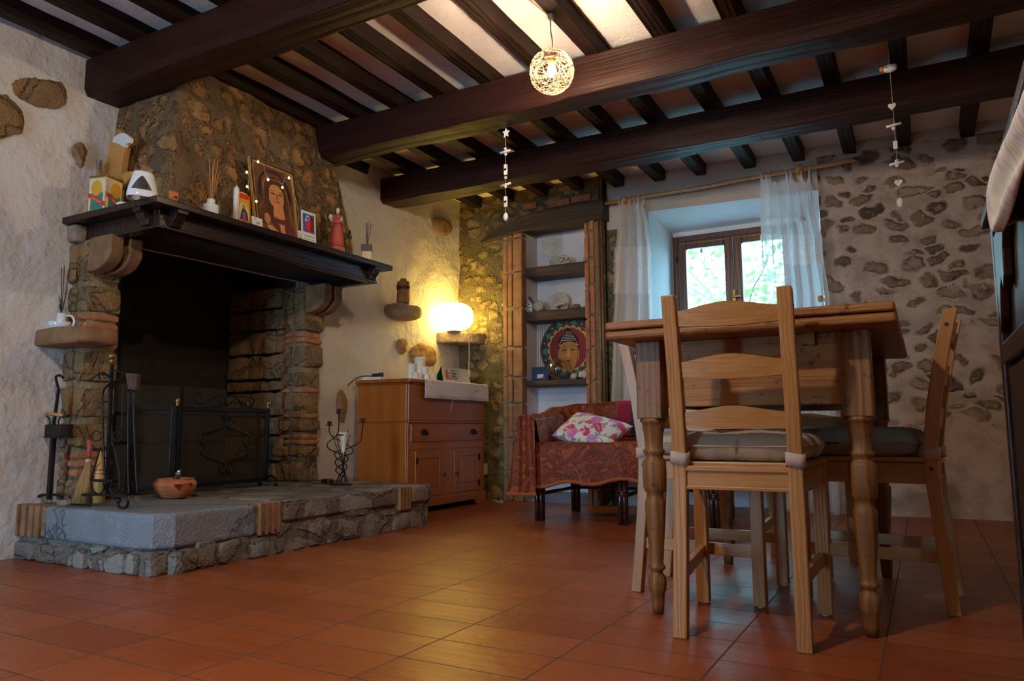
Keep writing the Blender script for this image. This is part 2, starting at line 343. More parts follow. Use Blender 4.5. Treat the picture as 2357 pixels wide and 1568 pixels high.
MT['winwood'] = wood('window_wood', (.085, .022, .010), (.12, .035, .015), 'z', 1., .35, .001, False, .3)
MT['cupboard'] = wood('cupboard_wood', (.022, .009, .006), (.045, .018, .010), 'z', 1., .5, .002, False)
MT['bamboo'] = plain('dark_bamboo', (.045, .012, .010), .25, 0, .3, 20, 0, .4)
MT['rod'] = wood('rod_wood', (.55, .24, .06), (.62, .30, .09), 'x', 1., .35, .0005, False, .2)
MT['iron'] = plain('black_iron', (.012, .012, .014), .38, .6, .3, 30., .002)
MT['iron_dark'] = plain('forged_iron', (.03, .02, .017), .6, .7, .4, 40., .003)
MT['rust'] = plain('rusty_iron', (.09, .045, .03), .7, .3, .4, 40., .003)
MT['brass'] = plain('aged_brass', (.35, .20, .06), .4, .9, .2, 30.)
MT['steel'] = plain('bright_metal', (.55, .55, .57), .25, 1., .1, 30.)
MT['terracotta'] = plain('terracotta', (.52, .155, .065), .65, 0, .1, 9., .001)
MT['ceramic'] = plain('white_ceramic', (.80, .80, .82), .14, 0, .02, 5., 0, .5)
MT['white'] = plain('matt_white', (.74, .72, .70), .6, 0, .03, 8.)
MT['radiator'] = plain('radiator_enamel', (.62, .60, .56), .35, 0, .03, 8.)
MT['wax'] = plain('white_wax', (.80, .72, .63), .5, 0, .03, 8.)
MT['red'] = plain('dull_red', (.45, .075, .05), .55, 0, .12, 60.)
MT['red_bright'] = plain('bright_red', (.7, .03, .025), .45)
MT['orange'] = plain('orange_print', (.75, .2, .03), .5)
MT['yellow'] = plain('yellow_print', (.72, .38, .02), .4)
MT['ochre'] = plain('ochre_print', (.55, .30, .07), .5)
MT['green'] = plain('green_print', (.03, .22, .16), .5)
MT['green_dark'] = plain('dark_green_card', (.01, .10, .07), .5)
MT['blue'] = plain('blue_print', (.05, .10, .45), .45)
MT['navy'] = plain('navy_print', (.03, .04, .10), .5, 0, .5, 90)
MT['black'] = plain('black_plastic', (.012, .012, .014), .4)
MT['cream'] = plain('cream_print', (.72, .60, .40), .5)
MT['skin_paint'] = plain('painted_skin', (.62, .26, .11), .45, 0, .15, 14)
MT['hair_paint'] = plain('painted_hair', (.10, .035, .015), .45)
MT['veil_paint'] = plain('painted_veil', (.17, .07, .04), .4, 0, .35, 7)
MT['dark_paint'] = plain('painted_dark', (.035, .022, .022), .4, 0, .3, 6)
MT['maroon'] = plain('painted_maroon', (.14, .03, .025), .4)
MT['gilt'] = wood('gilt_frame', (.42, .20, .035), (.55, .30, .07), 'z', 2., .35, .002, False, .2)
MT['buddha'] = plain('painted_gold_face', (.42, .17, .03), .35, 0, .2, 12)
MT['deepred'] = plain('painted_deep_red', (.20, .006, .008), .4)
MT['wicker'] = plain('pale_wire', (.13, .075, .022), .5, 0, .2, 30)
MT['string'] = plain('jute_string', (.40, .25, .14), .9)
MT['strap'] = plain('felt_strap', (.50, .42, .38), .9, 0, .06, 60, 0, 0, .3)
MT['cord'] = plain('white_cord', (.55, .48, .36), .6)
MT['straw'] = wood('broom_straw', (.38, .20, .06), (.50, .28, .10), 'z', 4., .8, .004, False)
MT['doily'] = plain('white_linen', (.74, .66, .68), .9, 0, .03, 60, .0006)
MT['shell'] = plain('pale_stone', (.55, .47, .36), .7, 0, .2, 14, .006)
MT['reed'] = plain('reed_stick', (.55, .22, .08), .7)
MT['globe'] = emit('lit_glass_globe', (1., .68, .14), 24.)
MT['bulb'] = emit('lit_bulb', (1., .78, .52), 2300.)
MT['fairy'] = emit('fairy_bulb', (1., .95, .45), 1.6)
MT['pane'] = glass('window_glass'); MT['clear'] = glass('clear_glass', (1, .99, .97), .25, .03, .93)
MT['curtain'] = sheer('sheer_curtain', (.96, .93, .94), .46, .62); MT['curtain_band'] = sheer('curtain_tucks', (.94, .88, .87), .6, .6)
# fabric with a raised weave
def fabric(name, c, sheen=.2, ws=420., rough=.9):
    m, t, b = newmat(name); v = coords(t); n = noise(t, v, 6., 3); w = noise(t, v, ws, 2)
    setc(t, b, ramp(t, n.outputs[0], [(.3, tuple(x * .86 for x in c)), (.7, c)])); b.inputs['Roughness'].default_value = rough
    b.inputs['Sheen Weight'].default_value = sheen; b.inputs['Specular IOR Level'].default_value = .2; bump(t, b, w.outputs[0], .0012); return m
MT['cushion_beige'] = fabric('beige_canvas', (.52, .43, .31)); MT['cushion_grey'] = fabric('grey_canvas', (.30, .29, .25)); MT['cushion_dark'] = fabric('dark_green_canvas', (.045, .052, .05))
MT['teal'] = fabric('teal_cloth', (.01, .11, .12)); MT['linen_pale'] = fabric('pale_cushion', (.70, .60, .50)); MT['hem'] = fabric('orange_hem', (.42, .10, .02))
def velvet():
    m, t, b = newmat('rust_velvet'); v = coords(t); w = noise(t, v, 5., 3)
    wv = nd(t, 'ShaderNodeVectorMath', {0: v, 1: nd(t, 'ShaderNodeVectorMath', {0: w.outputs[1], 'Scale': .22}, operation='SCALE').outputs[0]}, operation='ADD')
    vo = nd(t, 'ShaderNodeTexVoronoi', {'Vector': wv.outputs[0], 'Scale': 20.}, feature='SMOOTH_F1'); n = noise(t, wv.outputs[0], 24., 4, .7, 2.2)
    f = mt(t, 'ADD', mt(t, 'MULTIPLY', vo.outputs['Distance'], .5), mt(t, 'MULTIPLY', n.outputs[0], .62))
    setc(t, b, ramp(t, f, [(.42, (.34, .062, .008)), (.50, (.075, .011, .003)), (.60, (.26, .045, .006)), (.74, (.09, .014, .003))]))
    b.inputs['Roughness'].default_value = .55; b.inputs['Sheen Weight'].default_value = .12; b.inputs['Sheen Roughness'].default_value = .3; b.inputs['Specular IOR Level'].default_value = .25; b.inputs['Sheen Tint'].default_value = (1, .45, .2, 1); return m
MT['velvet'] = velvet()
def striped():
    m, t, b = newmat('striped_wool'); tc = nd(t, 'ShaderNodeTexCoord'); sx = nd(t, 'ShaderNodeSeparateXYZ', {0: tc.outputs['Object']})
    f = mt(t, 'FRACT', mt(t, 'MULTIPLY', sx.outputs[0], 2.6)); 
    setc(t, b, ramp(t, f, [(0, (.30, .008, .035)), (.36, (.025, .022, .06)), (.62, (.14, .02, .12)), (.82, (.30, .008, .035))], 'CONSTANT'))
    b.inputs['Roughness'].default_value = .95; b.inputs['Sheen Weight'].default_value = .5; bump(t, b, noise(t, tc.outputs['Object'], 120., 3).outputs[0], .003); return m
MT['striped'] = striped()
def floral():
    m, t, b = newmat('floral_print'); v = coords(t); w = noise(t, v, 12., 2); wv = nd(t, 'ShaderNodeVectorMath', {0: v, 1: nd(t, 'ShaderNodeVectorMath', {0: w.outputs[1], 'Scale': .05}, operation='SCALE').outputs[0]}, operation='ADD')
    vo = nd(t, 'ShaderNodeTexVoronoi', {'Vector': wv.outputs[0], 'Scale': 11.}, feature='F1'); pet = noise(t, wv.outputs[0], 38., 2)
    sp = nd(t, 'ShaderNodeSeparateColor', {'Color': vo.outputs['Color']}); d = mt(t, 'ADD', vo.outputs['Distance'], mt(t, 'MULTIPLY', mt(t, 'SUBTRACT', pet.outputs[0], .5), .5))
    flower = ramp(t, sp.outputs[0], [(0, (.62, .04, .10)), (.4, (.66, .16, .42)), (.75, (.50, .22, .60))], 'CONSTANT'); flower = mix(t, sstep(t, pet.outputs[0], .5, .62), flower, (.75, .35, .5))
    leaf = noise(t, wv.outputs[0], 26., 2); base = mix(t, sstep(t, leaf.outputs[0], .56, .6), (.78, .72, .64), (.24, .28, .30))
    setc(t, b, mix(t, sstep(t, d, .36, .44), flower, base)); b.inputs['Roughness'].default_value = .75; return m
MT['floral'] = floral()
def tiles():
    m, t, b = newmat('terracotta_floor'); v = coords(t, (1, 1, 1), (0, 0, 0), (.12, .04, 0))
    br = nd(t, 'ShaderNodeTexBrick', {'Vector': v, 'Color1': (.15, .15, .15, 1), 'Color2': (.9, .9, .9, 1), 'Mortar': (0, 0, 0, 1), 'Scale': 1., 'Mortar Size': .0026, 'Mortar Smooth': .2, 'Brick Width': .335, 'Row Height': .168}, offset=0., squash=1.)
    tone = nd(t, 'ShaderNodeSeparateColor', {'Color': br.outputs[0]}).outputs[0]
    st = noise(t, coords(t, (1.2, 26, 1)), 2.4, 4, .6); cl = noise(t, coords(t), 3., 4, .6); sc2 = noise(t, coords(t), 60., 4, .7)
    base = ramp(t, tone, [(.1, (.255, .052, .012)), (.5, (.31, .072, .018)), (.9, (.37, .094, .025))])
    base = mix(t, mt(t, 'MULTIPLY', sstep(t, st.outputs[0], .45, .7), .5), base, (.22, .05, .018)); base = mix(t, mt(t, 'MULTIPLY', sstep(t, cl.outputs[0], .5, .75), .5), base, (.46, .14, .05))
    setc(t, b, mix(t, br.outputs[1], base, (.10, .05, .032))); 
    r = mt(t, 'ADD', .25, mt(t, 'MULTIPLY', st.outputs[0], .22)); r = mt(t, 'ADD', r, mt(t, 'MULTIPLY', br.outputs[1], .4)); t.links.new(r, b.inputs['Roughness']); b.inputs['Specular IOR Level'].default_value = .5
    h = mt(t, 'SUBTRACT', mt(t, 'MULTIPLY', st.outputs[0], .25), br.outputs[1]); p = bump(t, b, h, .003); bump(t, b, mt(t, 'ADD', cl.outputs[0], mt(t, 'MULTIPLY', sc2.outputs[0], .1)), .008, 1., p); return m
MT['tiles'] = tiles()
def draped():
    m, t, b = newmat('embroidered_cloth'); v = coords(t, (1, 1, .5)); n = noise(t, v, 14., 2, .5, .4)
    c = ramp(t, n.outputs[0], [(.50, (.76, .78, .76)), (.58, (.55, .48, .62)), (.62, (.76, .78, .76)), (.70, (.66, .60, .38)), (.74, (.76, .78, .76))]); setc(t, b, c); b.inputs['Roughness'].default_value = .8; bump(t, b, n.outputs[0], .004); return m
MT['draped'] = draped()
def leafm(name, c):
    m = bpy.data.materials.new(name); m.use_nodes = True; t = m.node_tree; t.nodes.clear(); n = noise(t, coords(t), 3., 2); cc = ramp(t, n.outputs[0], [(.35, tuple(x * .6 for x in c)), (.65, c)])
    nd(t, 'ShaderNodeOutputMaterial', {'Surface': nd(t, 'ShaderNodeMixShader', {0: .5, 1: nd(t, 'ShaderNodeBsdfDiffuse', {'Color': cc}).outputs[0], 2: nd(t, 'ShaderNodeBsdfTranslucent', {'Color': cc}).outputs[0]}).outputs[0]}); return m
MT['leaf'] = leafm('green_leaf', (.26, .50, .12)); MT['bark'] = plain('grey_bark', (.30, .27, .22), .9)
# ------------------------------------------------------------------ room shell
def st(o, label=None): o['kind'] = 'structure'; 
ZC = 2.37
def XL(y): return -3.42 + .0618 * (y - 1.5)
def YW(x): return 4.97 + .075 * (x + 1.98)
def struct(name, m, mats, parent=None, **k):
    o = m.build(name, mats, parent, **k)
    if parent is None: o['kind'] = 'structure'
    return o
m = M(); m.grid(lambda u, v: (-4 + 5.5 * u, -1.8 + 7.6 * v, 0), 1, 1); fl = struct('floor', m, MT['tiles'])
m = M(); m.grid(lambda u, v: (-3.9 + 5.4 * u, -1.7 + 7.0 * v, ZC + .006 * nz(u * 20, v * 26)), 60, 70); m.box((-3.9, -1.7, 2.43), (1.5, 5.3, 2.5)); struct('ceiling', m, MT['plaster_ceiling'], smooth=False)
# left wall with the hole of the fireplace
m = M()
def lw(u, v):
    y = -1.7 + 6.75 * u; z = -.02 + 2.42 * v
    return (XL(y) + .012 * nz(y, z, 3, 2.2) + .006 * nz(y, z, 9, 7.), y, z)
m.grid(lw, 150, 60, 0, lambda u, v: 2.16 < -1.7 + 6.75 * u < 3.24 and -.02 + 2.42 * v < 1.42)
wl = struct('wall_left', m, MT['plaster_left'], smooth=True)
# patches of bare stone showing through the plaster (px outlines on the wall)
def patch(pts, seed, mat='rub_patch'):
    P = [onX(px, py, XL(1.5 + 0 * px)) for px, py in pts]
    P = []
    for px, py in pts:
        q = onX(px, py, -3.38)
        for _ in range(4): q = onX(px, py, XL(q.y) + .012)
        P.append(q)
    n = len(P); c = sum(P, Vector()) / n; mm = M(); vs = [c + Vector((.012, 0, 0))]
    R = 5; rim = []
    for i in range(n):
        a, b2, c2, d2 = P[i - 1], P[i], P[(i + 1) % n], P[(i + 2) % n]
        for k in range(8):
            f = k / 8; q = .5 * ((2 * b2) + (c2 - a) * f + (2 * a - 5 * b2 + 4 * c2 - d2) * f * f + (3 * b2 - a - 3 * c2 + d2) * f ** 3); rim.append(q + Vector((0, nz(q.y, q.z, seed, 60.) * .009, nz(q.z, q.y, seed, 55.) * .009)))
    K = len(rim)
    for r in range(1, R + 1):
        f = r / R
        for i, q in enumerate(rim):
            d = q - c; k = f; s = c + d * k
            vs.append(s + Vector((.014 * (1 - f ** 4) + .008 * nz(s.y, s.z, seed, 16.), 0, 0)))
    fs = [(0, 1 + i, 1 + (i + 1) % K) for i in range(K)]
    for r in range(1, R):
        o1 = 1 + (r - 1) * K; o2 = 1 + r * K; fs += [(o1 + i, o2 + i, o2 + (i + 1) % K, o1 + (i + 1) % K) for i in range(K)]
    mm.add(vs, fs); return mm
for i, pts in enumerate([[(28, 190), (60, 180), (95, 182), (140, 190), (152, 210), (150, 240), (120, 250), (75, 240), (40, 222)],
                         [(-60, 210), (0, 215), (25, 230), (50, 258), (52, 300), (10, 318), (-60, 330)],
                         [(163, 345), (182, 325), (198, 340), (197, 360), (186, 385), (174, 368)],
                         [(995, 505), (1012, 500), (1032, 508), (1042, 530), (1020, 543), (1000, 530)],
                         [(913, 790), (920, 780), (935, 782), (938, 800), (930, 815), (916, 810)],
                         [(945, 805), (965, 790), (985, 795), (1003, 808), (1003, 835), (985, 845), (960, 838), (946, 830)],
                         [(778, 905), (790, 900), (798, 925), (795, 965), (784, 968), (777, 940)]]):
    struct('exposed_stone', patch(pts, i * 3.7), MT['rub_pier'] if i < 2 else MT['stone'], wl, smooth=True)
# back wall, left part with the niche
YB = 4.9; YN = 5.14
m = M()
def wallgrid(m, x0, x1, z0, z1, yf, nx, nz_, amp=.012, mi=0, skip=None):
    m.grid(lambda u, v: (x0 + (x1 - x0) * u, yf(x0 + (x1 - x0) * u) - amp * nz(x0 + u * (x1 - x0), z0 + v * (z1 - z0), 3.3, 7.), z0 + (z1 - z0) * v), nx, nz_, mi, skip)
wallgrid(m, -3.5, -2.62, -.02, 2.4, lambda x: YB, 36, 90, .022)
wallgrid(m, -2.62, -2.09, 2.05, 2.4, lambda x: YB, 20, 14, .018)
wallgrid(m, -2.09, -1.97, -.02, 2.4, lambda x: YB, 5, 80, .01)
m.box((-1.97, YB, -.02), (-1.96, 5.2, 2.4))
m.box((-3.5, YB + .03, 0), (-2.66, YB + .06, 2.42)); m.box((-2.66, YB + .03, 2.12), (-1.96, YB + .06, 2.42)); m.box((-2.05, YB + .03, 0), (-1.96, YB + .06, 2.2))
wbl = struct('wall_back', m, MT['rub_left'], smooth=True)
# niche box, white inside
m = M(); x0, x1 = -2.622, -2.088
for a, b in (((x0 - .02, YN, 0), (x1 + .02, YN + .02, 2.1)), ((x0 - .02, YB + .004, 0), (x0, YN, 2.1)), ((x1, YB + .004, 0), (x1 + .02, YN, 2.1)), ((x0, YB + .004, 2.07), (x1, YN, 2.1))): m.box(a, b)
struct('niche_lining', m, MT['plaster_niche'], wbl)
m = M(); rz = random.Random(3); z = .0
m.box((x0, 4.905, 0), (x1, YN, .06)); struct('niche_base', m, MT['stone_slab'], wbl)
# brick edging left and right of the niche
m = M(); m.box((-2.79, YB - .012, 0), (-2.62, YB + .02, 2.03)); m.box((-2.095, YB - .012, 0), (-1.97, YB + .02, 2.03)); struct('mortar_bed', m, MT['mortar'], wbl)
m = M(); z = 0.
while z < 2.03:
    h = rz.uniform(.2, .3); h = min(h, 2.04 - z); a = rz.uniform(-.004, .004)
    m.box((-2.695 + a, YB - .03, z), (-2.618, YB + .05, z + h - .012)); m.box((-2.735 + a, YB - .035, z + .01), (-2.70, YB + .02, z + h - .02)); m.box((-2.785 + a, YB - .02, z), (-2.752, YB + .02, z + h - .016)); z += h
struct('brick_edging', m, MT['brick_pale'], wbl, bevel=.006)
m = M(); z = 0.
while z < 2.03:
    h = rz.uniform(.15, .26); h = min(h, 2.04 - z)
    m.box((-2.10, YB - .03, z), (-2.07 + rz.uniform(-.004, .004), YB + .05, z + h - .012)); m.box((-2.055, YB - .028, z + .03), (-2.025, YB + .03, z + h + .014)); z += h
struct('brick_edging', m, MT['brick'], wbl, bevel=.006)
m = M(); m.box((-2.40, YB - .015, 2.19), (-2.22, YB + .02, 2.245)); m.box((-2.21, YB - .015, 2.2), (-2.05, YB + .02, 2.25)); m.box((-2.62, YB - .01, 2.21), (-2.5, YB + .02, 2.26))
struct('brick_course', m, MT['brick'], wbl, bevel=.005)
# lintel: old bent timber over the niche
m = M(); N_ = 14; top = []; bot = []
for i in range(N_ + 1):
    u = i / N_; x = -2.98 + 1.04 * u; t_ = 2.0 + .185 * math.sin(min(1, u * 1.5) * PI / 2) ** .8; b_ = 1.985 + .055 * min(1, u * 2.6); top.append(Vector((x, YB - .05, t_))); bot.append(Vector((x, YB - .05, min(b_, t_ - .01))))
m.prism(bot + top[::-1], (0, .2, 0)); lin = struct('lintel_beam', m, MT['lintel'], bevel=.008)
# window wall
m = M(); wx0, wx1 = -1.648, -.52
def wy(x): return YW(x)
wallgrid(m, -1.97, -1.86, -.02, 1.98, wy, 6, 60, .012, 2); wallgrid(m, -1.97, -1.86, 1.98, 2.4, wy, 6, 10, .006, 1); wallgrid(m, -1.86, wx0, -.02, 2.4, wy, 6, 60, .006, 1); wallgrid(m, wx0, wx1, 2.08, 2.4, wy, 24, 8, .004, 1)
wallgrid(m, wx1, 1.5, -.02, 2.4, wy, 80, 100, .012, 0)
wallgrid(m, -.62, 1.5, 2.30, 2.4, lambda x: wy(x) - .014, 50, 3, .004, 1)
m.box((1.5, 4.9, 0), (1.52, 5.3, 2.4), 0)
for a_, b_, z_ in ((-1.99, wx0 - .005, 0), (wx1 + .005, 1.5, 0), (wx0 - .02, wx1 + .02, 2.10)): m.prism([(a_, wy(a_) + .025, z_), (b_, wy(b_) + .025, z_), (b_, wy(b_) + .05, z_), (a_, wy(a_) + .05, z_)], (0, 0, 2.42 - z_), 1)
wbr = struct('wall_back_right', m, [MT['rub_right'], MT['plaster_back'], MT['rub_left']], smooth=True)
# window reveal: splayed jambs, head, parapet under the sill and its floor strip
YG = 5.45
m = M()
def quad(m, a, b, c, d, mi=0): m.add([a, b, c, d], [(0, 1, 2, 3)], mi)
ya, yb2 = wy(wx0), wy(wx1)
quad(m, (wx0, ya, .95), (wx0 + .03, YG, .95), (wx0 + .03, YG, 2.02), (wx0, ya, 2.085)); quad(m, (wx1, yb2, .95), (wx1 - .13, YG, .95), (wx1 - .13, YG, 2.02), (wx1, yb2, 2.085))
quad(m, (wx0, ya, 2.085), (wx0 + .03, YG, 2.02), (wx1 - .13, YG, 2.02), (wx1, yb2, 2.085))
m.box((wx0, 5.22, 0), (wx1, YG + .1, .93)); m.box((wx0 - .02, ya + .01, 0), (wx0, 5.3, .96)); m.box((wx1, yb2 + .01, 0), (wx1 + .02, 5.3, .96))
m.box((-1.66, YG, 1.985), (-.6, YG + .14, 2.09)); m.box((-1.66, YG, .9), (-1.612, YG + .14, 2.05)); m.box((-.70, YG, .9), (-.6, YG + .14, 2.05))
struct('window_reveal', m, MT['plaster_recess'], wbr)
m = M(); m.box((wx0 + .005, 5.13, .925), (wx1 - .005, YG, .955)); struct('trim_1', m, MT['stone_slab'], bevel=.004)
# window: outer frame, two casements
fw0, fw1, fz0, fz1 = -1.612, -.70, .955, 1.985; mid = (fw0 + fw1) / 2
m = M()
for a, b in (((fw0, YG - .01, fz0), (fw0 + .045, YG + .05, fz1)), ((fw1 - .045, YG - .01, fz0), (fw1, YG + .05, fz1)), ((fw0 + .045, YG - .01, fz1 - .045), (fw1 - .045, YG + .05, fz1)), ((fw0 + .045, YG - .01, fz0), (fw1 - .045, YG + .05, fz0 + .05))): m.box(a, b)
win = struct('window_1', m, MT['winwood'], bevel=.006)
for k, (a, b) in enumerate(((fw0 + .047, mid - .001), (mid + .001, fw1 - .047))):
    m = M(); z0, z1 = fz0 + .052, fz1 - .047; w = .062; y0, y1 = YG - .03, YG + .02
    for p, q in (((a, y0, z0), (a + w, y1, z1)), ((b - w, y0, z0), (b, y1, z1)), ((a + w, y0, z1 - w), (b - w, y1, z1)), ((a + w, y0, z0), (b - w, y1, z0 + w))): m.box(p, q)
    cs = struct('casement', m, MT['winwood'], win, bevel=.005)
    m = M(); m.box((a + w, YG - .004, z0 + w), (b - w, YG, z1 - w)); struct('pane', m, MT['pane'], cs)
    m = M(); m.tube([(a + .01, y0 - .008, z1 - .022), (b - .01, y0 - .008, z1 - .022)], .003); struct('blind_rod', m, MT['brass'], cs)
m = M(); m.box((mid - .012, YG - .045, 1.42), (mid + .012, YG - .03, 1.53)); m.box((mid - .006, YG - .07, 1.47), (mid + .05, YG - .055, 1.485)); struct('window_handle', m, MT['brass'], win, bevel=.003)
m = M(); m.box((fw0 + .03, YG - .036, 1.78), (fw0 + .045, YG - .028, 1.83)); struct('hinge', m, MT['iron'], win, bevel=.002)
m = M(); p = onY(1614, 577, YG - .04); m.box((p.x - .009, p.y, p.z - .018), (p.x + .009, p.y + .006, p.z + .016)); struct('blind_tag', m, MT['white'], win, bevel=.002)
# unseen sides of the room
m = M(); m.box((1.5, -1.8, -.02), (1.56, 5.3, 2.45)); struct('wall_right', m, MT['plaster_left'])
m = M(); m.box((-4, -2.5, -.02), (-2.65, -1.6, 2.45)); m.box((-2.10, -2.5, -.02), (1.6, -1.6, 2.45)); m.box((-2.65, -2.5, 1.7), (-2.10, -1.6, 2.45)); m.box((-2.65, -2.5, -.1), (-2.10, -1.6, .0)); struct('wall_front', m, MT['plaster_left'])  # deep narrow doorway shaped to keep its cool light off the table
# copper heating pipes in the corner by the niche
for dx in (0, .022):
    m = M(); m.tube([(-1.985 + dx, YB - .022, 0), (-1.985 + dx, YB - .022, 2.37)], .0075, 10)
    o = m.build('heating_pipe', plain('painted_pipe', (.17, .075, .03), .4, .2, .2, 20), smooth=True, org=(-1.985 + dx, YB - .022, 0)); tag(o, 'brown vertical heating pipe right of the niche, ' + ('nearer the niche' if dx == 0 else 'nearer the curtain') + ' of the pair', 'pipe', 'heating pipes beside the niche')
# ------------------------------------------------------------------ timber ceiling
def bigbeam(y0, y1, z0, z1, xa, xb, seed, cham=.03, wob=.014):
    m = M(); nx = 60; prof = [(y0, z1), (y0, z0 + cham), (y0 + cham * .6, z0), (y1 - cham * .5, z0), (y1, z0 + cham), (y1, z1)]; k = len(prof)
    vs = []
    for i in range(nx + 1):
        x = xa + (xb - xa) * i / nx
        for j, (y, z) in enumerate(prof):
            q = wob if z < z1 else 0; vs.append((x, y + wob * nz(x, j * .6, seed, 1.6), z + q * nz(x, j * .6 + 5, seed, 1.9) + q * .35 * nz(x, j, seed, 9)))
    fs = [(i * k + j, (i + 1) * k + j, (i + 1) * k + j + 1, i * k + j + 1) for i in range(nx) for j in range(k - 1)] + [(i * k + k - 1, (i + 1) * k + k - 1, (i + 1) * k, i * k) for i in range(nx)]
    m.add(vs, fs + [tuple(range(k)), tuple(range(nx * k, nx * k + k))[::-1]]); return m
BL = ['dark squared ceiling beam crossing over the chimney hood', 'dark ceiling beam running behind the round wire pendant lamp', 'dark ceiling beam nearest the curtained window']
for i, (y0, y1, z0, z1, xa) in enumerate(((1.94, 2.13, 2.12, 2.295, -3.42), (3.08, 3.27, 2.115, 2.295, -3.35), (3.98, 4.17, 2.12, 2.295, -3.34))):
    o = struct('ceiling_beam', bigbeam(y0, y1, z0, z1, xa, 1.5, i * 11.3), MT['beam'], smooth=False, bevel=.004); o['label'] = BL[i]
    m = M()                                             # mortar bedding on top of the beam
for i, x in enumerate((-3.36, -3.07, -2.77, -2.48, -2.19, -1.90, -1.60, -1.31, -.98, -.67, -.36, -.05, .29, .60, .92, 1.22)):
    m = M(); n = 40; w = .082
    prof = [(x, 2.375), (x + .004, 2.295), (x + w - .004, 2.292), (x + w, 2.375)]; vs = []
    for k in range(n + 1):
        y = -1.6 + (YW(x) + .06 + 1.6) * k / n if x > -1.97 else -1.6 + (4.96 + 1.6) * k / n
        for j, (px_, pz) in enumerate(prof): vs.append((px_ + .005 * nz(y, j, i * 3.1, 1.7), y, pz + (.006 * nz(y, j * .5, i * 7.7, 2.3) if pz < 2.3 else 0)))
    m.add(vs, [(k * 4 + j, k * 4 + j + 1, k * 4 + j + 5, k * 4 + j + 4) for k in range(n) for j in range(3)] + [(0, 1, 2, 3), (n * 4 + 3, n * 4 + 2, n * 4 + 1, n * 4)])
    o = struct('ceiling_joist', m, MT['joist'], bevel=.003); o['group'] = 'ceiling joists'
# outside: a leafy tree close to the window
tr = thing('tree', (-1.6, 7.6, -.6), 'leafy green tree growing outside the window', 'tree')
m = M(); R = random.Random(11); brs = []
def branch(p, d, L, r, depth):
    pts = [p]; q = Vector(p)
    for k in range(6): d = (d + Vector((R.uniform(-.3, .3), R.uniform(-.3, .3), R.uniform(-.2, .25)))).normalized(); q = q + d * L / 6; pts.append(q.copy())
    m.tube(pts, [r * (1 - .11 * k) for k in range(7)], 5)
    brs.extend(pts[2:])
    if depth:
        for k in range(4): branch(pts[R.randint(2, 6)], (d + Vector((R.uniform(-1, 1), R.uniform(-1, 1), R.uniform(-.5, .8)))).normalized(), L * .62, r * .5, depth - 1)
branch(Vector((-1.6, 7.6, -.6)), Vector((.05, 0, 1)), 2.4, .07, 0)
for k in range(7): branch(Vector((-1.55 + R.uniform(-.1, .2), 7.6, .9 + k * .22)), Vector((R.uniform(-1, 1), R.uniform(-.8, .4), R.uniform(-.1, .6))).normalized(), 1.5, .028, 2)
m.build('branches', MT['bark'], tr, smooth=True)
m = M()
for k in range(5200):
    p = R.choice(brs) + Vector((R.gauss(0, .16), R.gauss(0, .16), R.gauss(0, .14)))
    if p.y < 6.1: p.y = 6.1 + R.random() * .4
    s = R.uniform(.022, .05); a = Vector((R.uniform(-1, 1), R.uniform(-1, 1), R.uniform(-1, .3))).normalized(); b = a.orthogonal().normalized(); b = (b * math.cos(R.random() * 6)) + a.cross(b) * math.sin(R.random() * 6); c = a.cross(b)
    m.add([p, p + a * s + b * s * .55, p + a * s * 2.2, p + a * s - b * s * .55 + c * s * .2], [(0, 1, 2, 3)])
o = m.build('foliage', MT['leaf'], tr); o['kind'] = 'stuff'
m = M(); m.grid(lambda u, v: (-12 + 24 * u, 5.7 + 20 * v, -.6), 1, 1); o = struct('ground', m, plain('garden_gravel', (.30, .36, .40), .9, 0, .3, 6))
m = M(); m.grid(lambda u, v: (-12 + 24 * u, -12 + 9.5 * v, -.05), 1, 1); o = struct('terrace', m, plain('terrace_stone', (.4, .4, .4), .9))
# ------------------------------------------------------------------ fireplace
HT = .225
fp = thing('fireplace', (-3.1, 2.65, 0), 'large rustic stone fireplace with a dark wooden mantel and raised stone hearth', 'fireplace')
def dis(m, amp, s, seed):
    m.v = [tuple(Vector(v) + Vector((nz(v[0] + seed, v[1], v[2], s), nz(v[0], v[1] + seed + 9, v[2], s), nz(v[0], v[1], v[2] + seed + 5, s))) * amp) for v in m.v]; return m
def stonebox(a, b, amp=.012, s=9., seed=0., r=.018, T=None):
    """a block with worn rounded edges"""
    a = Vector([min(a[i], b[i]) for i in range(3)]); b = Vector([max(a[i], b[i]) for i in range(3)]); return None
def block(m, a, b, amp=.008, s=11., seed=0., n=6, r=.16, mi=0, e=8):
    """rounded, slightly uneven block spanning a..b"""
    a, b = Vector(a), Vector(b); c = (a + b) / 2; h = (b - a) / 2; N2 = n
    for ax in range(3):
        for sg in (-1, 1):
            u_, v_ = (ax + 1) % 3, (ax + 2) % 3
            def f(u, v):
                d = [0, 0, 0]; d[ax] = sg; d[u_] = 2 * u - 1 if sg > 0 else 1 - 2 * u; d[v_] = 2 * v - 1
                q = Vector(d); mx = max(abs(q.x), abs(q.y), abs(q.z)); rr = (abs(q.x) ** e + abs(q.y) ** e + abs(q.z) ** e) ** (1 / e)
                q = q * (mx / rr) * (1 - 0) ; p = c + Vector((q.x * h.x, q.y * h.y, q.z * h.z))
                return p + Vector((nz(p.x + seed, p.y, p.z, s), nz(p.x, p.y + seed + 3, p.z, s), nz(p.x, p.y, p.z + seed + 7, s))) * amp
            m.grid(f, N2, N2, mi)
    return m
